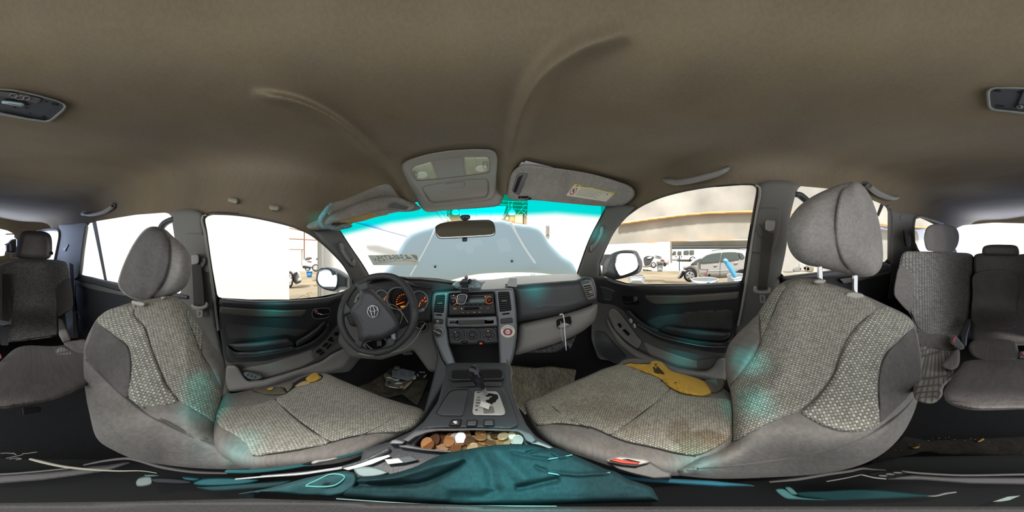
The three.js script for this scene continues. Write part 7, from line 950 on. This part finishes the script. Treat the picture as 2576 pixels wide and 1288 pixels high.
  pnl('centre_panel', { out: rp(C3(330, 730, 370, 722, 620, 740, 650, 760, 640, 900, 560, 1110, 340, 1070, 280, 930), 5), d: (x, y) => dB(x, y) - 0.055, h: 0.015, edge: 4, thick: 0.02, uv: uvs(2350, 760, 0) }, mR, R);
  pnl('headrest', { out: sm(C3(385, 400, 382, 350, 400, 290, 440, 262, 540, 260, 620, 280, 650, 330, 640, 420, 600, 465, 440, 466, 405, 455)), d: off(0.75), h: 0.09, edge: 16, thick: 0.1 }, mRv, R);
  const C = seat('centre rear seat with tall narrow back, second place from the right rear door', [
    ['cushion', [...J2(700, 1060, 660, 970, 690, 890, 840, 660, 900, 600, 1100, 570, 1400, 565, 1700, 560, 2000, 570), ...I1(2760, 1020), ...J2(1900, 1160, 1592, 1150, 1000, 1160, 800, 1120)], (x, y) => off(0.95)(x, y) - 0.4 * clamp((y - 880) / 140), 0.07, 20, mDk],
    ['backrest', C3(765, 640, 770, 500, 800, 485, 960, 478, 1100, 490, 1250, 500, 1250, 1150, 900, 1180, 760, 1150, 745, 1000, 755, 800), dB1, 0.05, 14, mRv],
    ['armrest_panel', C3(770, 640, 1105, 640, 1105, 900, 1090, 1050, 850, 1055, 755, 1020, 755, 800), (x, y) => dB1(x, y) - 0.045, 0.02, 6, mRv],
    ['cushion_back', J2(950, 440, 1000, 355, 1490, 370, 1520, 440, 1530, 560, 1040, 560), off(1.02), 0.03, 8, mDk],
    ['headrest', C3(835, 490, 835, 440, 860, 422, 1000, 415, 1095, 425, 1112, 450, 1112, 495, 960, 500), off(0.75), 0.07, 10, mRv],
  ]);
  mesh('seam', tube(at3(J2(680, 1040, 1000, 1075, 1592, 1060, 1900, 1060), (x, y) => off(0.95)(x, y) - 0.4 * clamp((y - 880) / 140) - 0.07), 1), M.trimDark, C);
  pnl('side_plate', { out: sm(J2(870, 340, 880, 200, 910, 130, 970, 100, 975, 160, 940, 300, 920, 420, 890, 400)), d: off(0.75), h: 0.02, edge: 6, thick: 0.04 }, M.black, C);
  const b = thing('belt_buckle', 'rear seat belt buckle with red button between the two right rear places', 'buckle'); pnl('buckle_body', { out: rp(J2(725, 375, 745, 305, 770, 292, 810, 298, 905, 420, 900, 450, 850, 465, 800, 440), 4), d: off(1.05), h: 0.03, edge: 6, thick: 0.05 }, M.trimDark, b); pnl('release_button', { out: rp(J2(748, 370, 775, 310, 806, 304, 802, 340, 778, 376), 3), d: off(1.083), h: 0.01, edge: 3, thick: 0.02 }, M.red, b);
  const b2 = thing('belt_buckle', 'rear seat belt buckle with red button at the far right edge', 'buckle'); pnl('buckle_body', { out: rp(J2(1535, 560, 1540, 480, 1640, 475, 1660, 560), 3), d: off(1.05), h: 0.02, edge: 5, thick: 0.05 }, M.trimDark, b2); pnl('release_button', { out: rp(J2(1550, 490, 1590, 485, 1640, 488, 1640, 535, 1580, 530), 3), d: off(1.075), h: 0.01, edge: 3, thick: 0.02 }, M.red, b2);
  const sb = thing('seat_belt', 'rear centre seat belt with its tongue hanging over the left rear seat back', 'seat belt'); pnl('webbing', { out: J1(22, 490, 80, 490, 85, 930, 80, 1170, 10, 1170, 20, 900), d: off(0.68), h: 0.001, edge: 1, thick: 0.004 }, std(0x4a4744, { roughness: 0.9 }), sb); pnl('tongue', { out: rp(J1(0, 925, 20, 930, 90, 945, 95, 915, 110, 920, 112, 965, 20, 985, 0, 975), 2), d: off(0.7), h: 0.008, edge: 3, thick: 0.01 }, M.trim, sb);
  const bk = thing('belt_buckle', 'red tipped rear belt buckle at the far left edge', 'buckle'); pnl('release_button', { out: rp(E2(-20, 355, 5, 355, 15, 390, -10, 400), 2), d: off(1.1), h: 0.01, edge: 3, thick: 0.02 }, M.red, bk); pnl('buckle_body', { out: rp(E2(-60, 350, -10, 350, -5, 405, -60, 405), 2), d: off(1.1), h: 0.01, edge: 3, thick: 0.02 }, M.trimDark, bk);
  // belt tongues by the doors
  const hp = (q, label) => one('coat_hook', panel({ out: sm(q), d: off(0.09), h: 0.012, edge: 3, thick: 0.02, cell: 1 }), M.trimDark, label, 'hook');
  hp(J1(600, 240, 625, 235, 645, 205, 650, 215, 635, 245, 620, 275, 602, 260), 'small dark belt guide on the left rear pillar'); hp(C3(228, 295, 238, 320, 272, 345, 275, 420, 250, 430, 235, 380, 230, 330), 'dark belt guide on the right rear pillar');
  one('belt_end', panel({ out: sm(J1(715, 845, 740, 850, 755, 880, 765, 920, 745, 890)), d: off(0.2), h: 0.008, edge: 2, thick: 0.01, cell: 0.9 }), M.lightPlastic, 'pale belt end by the left rear door below the seat bolster', 'belt end');
  one('rear_belt', panel({ out: J1(660, 380, 700, 400, 715, 780, 745, 1100, 700, 1090, 690, 800), d: off(0.3), h: 0.002, edge: 2, thick: 0.01 }), std(0x55524f, { roughness: 0.9 }), 'grey rear belt webbing running down beside the left rear seat', 'belt');
}

// ---------------------------------------------------------------- things on the roof lining
{
  const mV = phy(0xb5ada3, { roughness: 1, map: rep(tMottle, 0.4), bumpMap: rep(tGrain, 0.06), bumpScale: 0.0008, specularIntensity: 0.2 });
  { // driver's visor, folded up with a mirror pocket and a braided cord round it
    const t = thing('sun_visor', 'driver sun visor with clip and tan pocket lining, tilted over the windscreen', 'sun visor');
    pnl('roof_recess', { out: sm(A3(330, 340, 500, 280, 700, 195, 900, 120, 1020, 105, 1100, 125, 1230, 250, 1350, 360, 1380, 385, 1290, 420, 900, 430, 500, 470, 300, 460)), d: off(0.035), h: 0.01, edge: 10, thick: 0.03 }, mV, t);
    pnl('visor_body', { out: sm(A3(50, 600, 70, 570, 160, 530, 300, 470, 500, 390, 700, 310, 900, 255, 1040, 248, 1120, 260, 1220, 300, 1300, 345, 1290, 380, 1220, 410, 1100, 430, 900, 470, 700, 530, 560, 560, 350, 560, 300, 620, 200, 635, 90, 630)), d: off(0.1), h: 0.03, edge: 14, thick: 0.03 }, mV, t);
    pnl('pocket_lining', { out: sm(A3(430, 545, 560, 500, 700, 465, 830, 430, 870, 440, 1000, 455, 850, 490, 700, 535, 600, 552)), d: off(0.132), h: 0.004, edge: 3, thick: 0.01 }, std(0xc9a86a, { roughness: 0.8, map: rep(tMottle, 0.12) }), t);
    pnl('visor_edge', { out: sm(A3(800, 430, 1000, 395, 1180, 410, 1000, 450, 880, 470)), d: off(0.133), h: 0.006, edge: 4, thick: 0.01 }, mV, t);
    pnl('clip_plate', { out: rp(A3(990, 375, 1045, 330, 1080, 315, 1230, 365, 1232, 385, 1195, 412, 1000, 385), 3), d: off(0.134), h: 0.006, edge: 3, thick: 0.01 }, M.trimDark, t);
    mesh('clip_wire', tube(at3(A3(990, 377, 1045, 330, 1080, 317, 1232, 372, 1200, 412, 1100, 395, 1000, 380), off(0.143)), 0.8, { smooth: false }), M.silver, t);
    const b = A3(345, 345, 300, 385, 265, 430, 235, 470, 210, 520, 215, 570, 245, 600, 300, 600, 350, 610, 410, 620, 470, 600, 530, 590, 560, 575), rope = [];
    const c = thing('braided_cord', 'pale blue braided yarn cord wound round the driver sun visor', 'cord');
    const mY = std(0xa3b8bc, { roughness: 1, bumpMap: rep(tFineB, 0.02), bumpScale: 0.001 }), sp = spl(b, 3);
    for (let k = 0; k < 3; k++) mesh('strand', tube(sp.map(([x, y], i) => { const a = i * 1.5 + k * 2.09; const n = sp[Math.min(i + 1, sp.length - 1)], q = sp[Math.max(0, i - 1)], l = Math.hypot(n[0] - q[0], n[1] - q[1]) || 1; return [x - (n[1] - q[1]) / l * 4.2 * Math.sin(a), y + (n[0] - q[0]) / l * 4.2 * Math.sin(a), room(x, y) - 0.155 - 0.012 * Math.cos(a)]; }), 2.7, { n: 3, m: 8 }), mY, c);
  }
  { // passenger's visor
    const t = thing('sun_visor', 'passenger sun visor with yellow warning label and papers tucked behind', 'sun visor');
    pnl('visor_body', { out: sm(B1(1040, 330, 1075, 285, 1130, 258, 1200, 258, 1400, 278, 1700, 325, 1950, 395, 2060, 440, 2090, 480, 2080, 530, 2010, 590, 1930, 605, 1800, 605, 1500, 580, 1230, 555, 1050, 552, 1005, 525, 1012, 430)), d: off(0.09), h: 0.035, edge: 14, thick: 0.03 }, mV, t);
    pnl('grip_recess', { out: rp(B1(1040, 480, 1080, 345, 1110, 320, 1180, 325, 1180, 345, 1105, 515, 1070, 500), 5), d: off(0.126), h: 0.006, edge: 3, thick: 0.01 }, M.trimDark, t);
    pnl('grip_slot', { out: rp(B1(1055, 480, 1095, 360, 1140, 335, 1075, 495), 3), d: off(0.133), h: 0.002, edge: 2, thick: 0.005 }, M.shell, t);
    pnl('lower_clip', { out: rp(B1(1095, 520, 1180, 520, 1215, 545, 1180, 552, 1100, 540), 2), d: off(0.128), h: 0.006, edge: 3, thick: 0.01 }, M.deep, t); mesh('clip_wire', tube(at3(B1(1115, 530, 1125, 542, 1180, 542, 1188, 528), off(0.137)), 0.8, { smooth: false }), M.silver, t);
    const lb = print(512, 128, (c, w, h) => { c.fillStyle = '#ece6cf'; c.fillRect(0, 0, w, h); c.fillStyle = '#ecd25a'; c.fillRect(0, 0, w, 30); c.fillStyle = '#4a4418'; c.font = 'bold 24px sans-serif'; c.fillText('WARNING', 90, 24); c.fillText('AVERTISSEMENT', 270, 24, 220); c.beginPath(); c.moveTo(40, 27); c.lineTo(53, 4); c.lineTo(66, 27); c.fill(); c.strokeStyle = '#c23a40'; c.lineWidth = 7; c.beginPath(); c.arc(60, 80, 33, 0, 7); c.moveTo(38, 58); c.lineTo(82, 104); c.stroke(); c.fillStyle = '#5a5a50'; c.fillRect(50, 66, 22, 26); c.fillStyle = '#a9a48e'; for (let j = 0; j < 7; j++) c.fillRect(120, 40 + j * 12, 330 - (j * 53) % 90, 4); c.beginPath(); c.arc(470, 52, 7, 0, 7); c.fillStyle = '#555'; c.fill(); });
    const q = B1(1578, 415, 1925, 492, 1845, 568, 1503, 515);
    pnl('warning_label', { out: q, d: off(0.126), h: 0.001, edge: 1, thick: 0.001, cell: 1.5, uv: span(q[0], q[1], q[3], off(0.126)) }, std(0xffffff, { map: lb, roughness: 0.7 }), t);
    one('folded_papers', panel({ out: B1(1095, 275, 1125, 228, 1150, 232, 1160, 218, 1260, 240, 1390, 272, 1400, 285, 1200, 275), d: off(0.075), h: 0.002, edge: 2, thick: 0.004 }), std(0xd4d4d8, { roughness: 0.8 }), 'white papers tucked behind the passenger sun visor', 'paper');
  }
  { // overhead console
    const t = thing('overhead_console', 'grey overhead console with two map lights and a sunglasses lid', 'overhead console');
    const mO = plastic(0x9b968b, 0.75), d = off(0.06);
    pnl('console_body', { out: sm([...B1(100, 260, 130, 225, 300, 165, 500, 130, 700, 118, 850, 122, 900, 140, 920, 190, 915, 350, 930, 480, 975, 500, 960, 560, 930, 600, 800, 620, 500, 640, 320, 655, 280, 630, 200, 500, 140, 380)]), d: (x, y) => room(x, y) - 0.02, h: 0.05, edge: 16, thick: 0.03, cell: 2.5 }, mO, t);
    const rm = pnl('console_rim', { out: rp(B1(105, 262, 140, 222, 320, 162, 520, 130, 720, 118, 860, 122, 905, 145, 920, 195, 900, 500, 870, 548, 800, 562, 400, 598, 345, 590, 290, 550, 180, 390), 10), holes: [rp(B1(170, 290, 200, 262, 360, 215, 620, 180, 840, 178, 860, 210, 860, 300, 840, 325, 650, 350, 420, 375, 230, 390, 195, 350), 6), rp(B1(270, 445, 310, 425, 470, 398, 640, 378, 830, 372, 848, 400, 845, 500, 820, 535, 600, 555, 370, 578, 340, 565), 8)], d: off(0.075), h: 0.012, edge: 5, thick: 0.02, cell: 1.6 }, mO, t);
    for (const [k, q] of [B1(180, 292, 210, 265, 355, 222, 412, 372, 240, 384, 205, 350), B1(632, 185, 835, 182, 855, 210, 852, 300, 835, 320, 650, 345)].entries()) {
      const l = pnl('map_light', { out: rp(q, 5), d: off(0.066), h: 0.014, edge: 6, thick: 0.02 }, phy(0xd6cfae, { roughness: 0.18, map: rep(tMottle, 0.06) }), t), c = q.reduce((s, v) => [s[0] + v[0] / q.length, s[1] + v[1] / q.length], [0, 0]);
      mesh('lamp_reflector', panel({ out: ell(c[0] + 2, c[1] + 8, 15, 8.5, -0.1), d: off(0.081), h: 0.006, edge: 4, thick: 0.004 }), std(0xe9e4cf, { roughness: 0.2 }), l);
      mesh('light_switch', tube((k ? B1(800, 240, 812, 228, 830, 232, 832, 275, 815, 290, 802, 280) : B1(205, 315, 215, 308, 230, 325, 235, 350, 222, 358, 210, 340)).map(([x, y]) => [x, y, room(x, y) - 0.085]), 1, { closed: true }), M.trim, l);
    }
    pnl('centre_cover', { out: rp(B1(370, 220, 618, 186, 645, 345, 425, 370), 4), d: off(0.07), h: 0.008, edge: 3, thick: 0.02 }, mO, t);
    const ld = pnl('glasses_lid', { out: rp(B1(276, 448, 315, 430, 470, 403, 640, 383, 826, 377, 842, 402, 840, 498, 818, 528, 600, 549, 372, 571, 345, 558), 8), d: off(0.07), h: 0.012, edge: 4, thick: 0.02 }, mO, t);
    mesh('lid_catch', panel({ out: rp(B1(470, 420, 490, 412, 630, 398, 642, 405, 640, 440, 620, 448, 485, 458, 472, 448), 4), d: off(0.082), h: 0.012, edge: 4, thick: 0.01 }), M.trim, ld);
  }
  { // rear view mirror
    const t = thing('rear_view_mirror', 'rear view mirror hanging from the windscreen below the overhead console', 'mirror'), d = 1.95;
    pnl('mount', { out: rp(G4(1000, 480, 1020, 445, 1100, 432, 1200, 432, 1235, 465, 1230, 500, 1195, 545, 1040, 555), 4), d: d + 0.08, h: 0.02, edge: 5, thick: 0.04 }, std(0x2c4a50, { roughness: 0.4 }), t);
    mesh('stem', tube([...at3(G4(1115, 540), d + 0.06), ...at3(G4(1115, 620), d + 0.03)], 6), M.black, t);
    const o = rp(G4(465, 720, 480, 680, 560, 625, 700, 590, 1000, 560, 1500, 540, 1640, 540, 1720, 580, 1760, 660, 1775, 760, 1770, 850, 1720, 892, 1600, 905, 900, 945, 620, 955, 530, 940, 480, 860), 6);
    const dm = (x, y) => d + (568 - y) * 0.0005;
    pnl('housing', { out: o, d: dm, h: 0.02, edge: 6, thick: 0.06 }, M.black, t);
    pnl('mirror_glass', { out: rp(G4(490, 720, 505, 690, 575, 640, 710, 606, 1000, 578, 1500, 558, 1630, 558, 1705, 595, 1742, 665, 1757, 760, 1752, 840, 1710, 876, 1600, 888, 900, 926, 620, 938, 545, 924, 500, 850), 6), d: (x, y) => dm(x, y) - 0.0205, h: 0.001, edge: 3, thick: 0.01 }, phy(0xc2c9c9, { roughness: 0.04, metalness: 1 }), t);
    pnl('anti_glare_tab', { out: rp(G4(1050, 935, 1168, 930, 1162, 1010, 1055, 1015), 3), d, h: 0.01, edge: 3, thick: 0.03 }, M.black, t);
  }
  // grips and blanking caps along the roof edges
  const grip = (bar, r, label, k = 0.08, cap) => { const t = thing('grab_handle', label, 'grab handle'); const D = bar.map(([x, y], i) => [x, y, room(x, y) - 0.03 - (i === 0 || i === bar.length - 1 ? 0.0 : k)]); mesh('bar', tube(D, r, { m: 14 }), M.grayPlastic, t); for (const q of [bar[0], bar[bar.length - 1]]) pnl('mount', { out: ell(q[0], q[1], 9, 6, -0.2), d: off(0.03), h: 0.012, edge: 4, thick: 0.02 }, M.trimDark, t); };
  grip(B4(745, 85, 790, 100, 860, 112, 1000, 95, 1150, 60, 1270, 25, 1340, -5, 1375, -30), [5, 6, 7.5, 8, 8, 7.5, 6, 5], 'roof grab handle above the front passenger window', 0.07);
  grip(A1(680, 505, 720, 517, 780, 510, 860, 485, 915, 445, 920, 425), [3, 4, 5, 5, 4, 3], 'roof grab handle above the left rear window');
  grip(C2(1140, 145, 1170, 175, 1230, 225, 1300, 260, 1370, 282, 1415, 275), [4, 5.5, 6.5, 6.5, 6, 4], 'roof grab handle above the right rear window');
  for (const [q, l] of [[A2(318, 265, 335, 257, 400, 265, 407, 300, 390, 318, 325, 300, 314, 290), 'left one of two pale oval caps above the driver window'], [A2(668, 325, 690, 318, 755, 328, 762, 355, 745, 378, 680, 372, 666, 350), 'right one of two pale oval caps above the driver window']]) one('mounting_cap', panel({ out: rp(q, 5), d: off(0.04), h: 0.025, edge: 6, thick: 0.02 }), plastic(0xa39d88, 0.6), l, 'cap');
  { // dome lamp housing cut by the bearing behind: two ends
    const t = thing('dome_lamp', 'roof lamp housing with its lens missing, bare bulb at the left edge', 'lamp'), mD = plastic(0x85867f, 0.6);
    pnl('frame', { out: rp(E4(-300, 120, 0, 120, 200, 135, 500, 200, 780, 280, 880, 325, 910, 365, 870, 430, 750, 530, 680, 575, 620, 580, 400, 550, 0, 480, -300, 470), 6), holes: [rp(E4(-320, 146, 0, 146, 200, 162, 520, 232, 760, 298, 840, 330, 865, 360, 840, 400, 680, 535, 620, 552, 400, 520, 0, 440, -320, 430), 5)], d: off(0.051), h: 0.012, edge: 4, thick: 0.03, cell: 1.6 }, mD, t);
    pnl('tray', { out: rp(E4(-310, 140, 0, 140, 520, 226, 850, 335, 870, 365, 680, 545, 400, 528, 0, 450, -310, 440), 5), d: off(0.038), h: 0, thick: 0.01, cell: 3 }, std(0x45474c, { roughness: 0.6 }), t);
    pnl('switch_plate', { out: rp(E4(-200, 150, 0, 155, 300, 190, 560, 255, 545, 290, 500, 325, 250, 270, 0, 232, -200, 220), 4), d: off(0.046), h: 0.005, edge: 3, thick: 0.01 }, std(0x5c5755, { roughness: 0.6 }), t);
    for (const q of [E4(135, 215, 160, 190, 220, 195, 210, 240, 140, 232), E4(220, 240, 240, 222, 325, 222, 320, 255, 290, 272, 225, 262), E4(340, 225, 400, 232, 380, 272, 325, 268)]) mesh('switch_outline', tube(at3(q, off(0.054)), 1, { closed: true, n: 3, m: 8 }), M.trim, t);
    mesh('bulb', tube(at3(E4(60, 305, 160, 315, 300, 335), off(0.061)), 4.6), phy(0x8fa0a2, { roughness: 0.1, metalness: 0.3 }), t); pnl('bulb_holder', { out: rp(E4(20, 290, 60, 262, 360, 305, 345, 345, 290, 372, 25, 325), 3), d: off(0.046), h: 0.004, edge: 3, thick: 0.01 }, M.deep, t); mesh('contact', tube(at3(E4(35, 320, 160, 342, 290, 362), off(0.058)), 1.3), M.lightPlastic, t);
    for (const q of [E4(690, 320, 770, 325, 780, 355, 700, 345), E4(555, 510, 570, 495, 615, 500, 600, 525), E4(180, 372, 210, 372, 205, 386, 182, 385)]) pnl('clip_slot', { out: rp(q, 1), d: off(0.042), h: 0.001, edge: 1, thick: 0.005, cell: 1 }, M.deep, t); for (const [x, y] of [[372, 345], [357, 388], [398, 460], [625, 303]]) pnl('screw_hole', { out: ell(...pt(E4, x, y), 2.4, 1.5), d: off(0.042), h: 0.001, edge: 1, thick: 0.004, cell: 0.7 }, M.deep, t);
    const u = thing('dome_lamp', 'other end of the open roof lamp housing at the right edge', 'lamp');
    pnl('frame', { out: rp(E5(920, 500, 940, 430, 1000, 385, 1100, 360, 1500, 350, 1803, 365, 2600, 380, 2600, 1010, 1803, 990, 1400, 940, 1100, 910, 1000, 880, 950, 800), 5), holes: [rp(E5(1015, 600, 1020, 460, 1060, 425, 1150, 405, 1803, 415, 2640, 430, 2640, 960, 1803, 935, 1300, 880, 1120, 860, 1040, 810), 4)], d: off(0.051), h: 0.012, edge: 4, thick: 0.03, cell: 1.6 }, mD, u);
    pnl('tray', { out: rp(E5(1005, 600, 1010, 450, 1150, 398, 1803, 408, 2640, 420, 2640, 970, 1803, 942, 1300, 888, 1030, 820), 4), d: off(0.038), h: 0, thick: 0.01, cell: 3 }, std(0x45474c, { roughness: 0.6 }), u);
    for (const q of [E5(1130, 430, 1270, 430, 1260, 470, 1140, 468), E5(1165, 775, 1345, 790, 1335, 825, 1160, 805), E5(1640, 490, 1700, 470, 1730, 490, 1690, 500), E5(1735, 665, 1790, 655, 1790, 675, 1740, 680), E5(1710, 735, 1765, 728, 1765, 745, 1715, 748)]) pnl('clip_slot', { out: rp(q, 1), d: off(0.042), h: 0.001, edge: 1, thick: 0.005, cell: 0.8 }, M.deep, u);
    pnl('raised_block', { out: rp(E5(1660, 760, 1730, 590, 1803, 440, 2000, 440, 2000, 790), 3), d: off(0.046), h: 0.004, edge: 2, thick: 0.01 }, std(0x55565a, { roughness: 0.6 }), u); mesh('screw_boss', panel({ out: ell(...pt(E5, 1700, 820), 9.5, 5), d: off(0.046), h: 0.008, edge: 4, thick: 0.01 }), mD, u); mesh('screw_hole', panel({ out: ell(...pt(E5, 1700, 812), 4, 2.2), d: off(0.056), h: 0.001, edge: 1, thick: 0.004, cell: 0.8 }), M.deep, u);
  }
}

// ---------------------------------------------------------------- each thing's origin moves to its base
for (const o of groups) {
  const b = new THREE.Box3().setFromObject(o); if (b.isEmpty()) continue;
  const c = new THREE.Vector3((b.min.x + b.max.x) / 2, b.min.y, (b.min.z + b.max.z) / 2);
  o.position.copy(c); for (const k of o.children) k.position.sub(c);
}
scene.traverse((o) => { if (o.isMesh && !o.material.transmission) { o.castShadow = true; o.receiveShadow = true; } });
renderer.render(scene, camera);
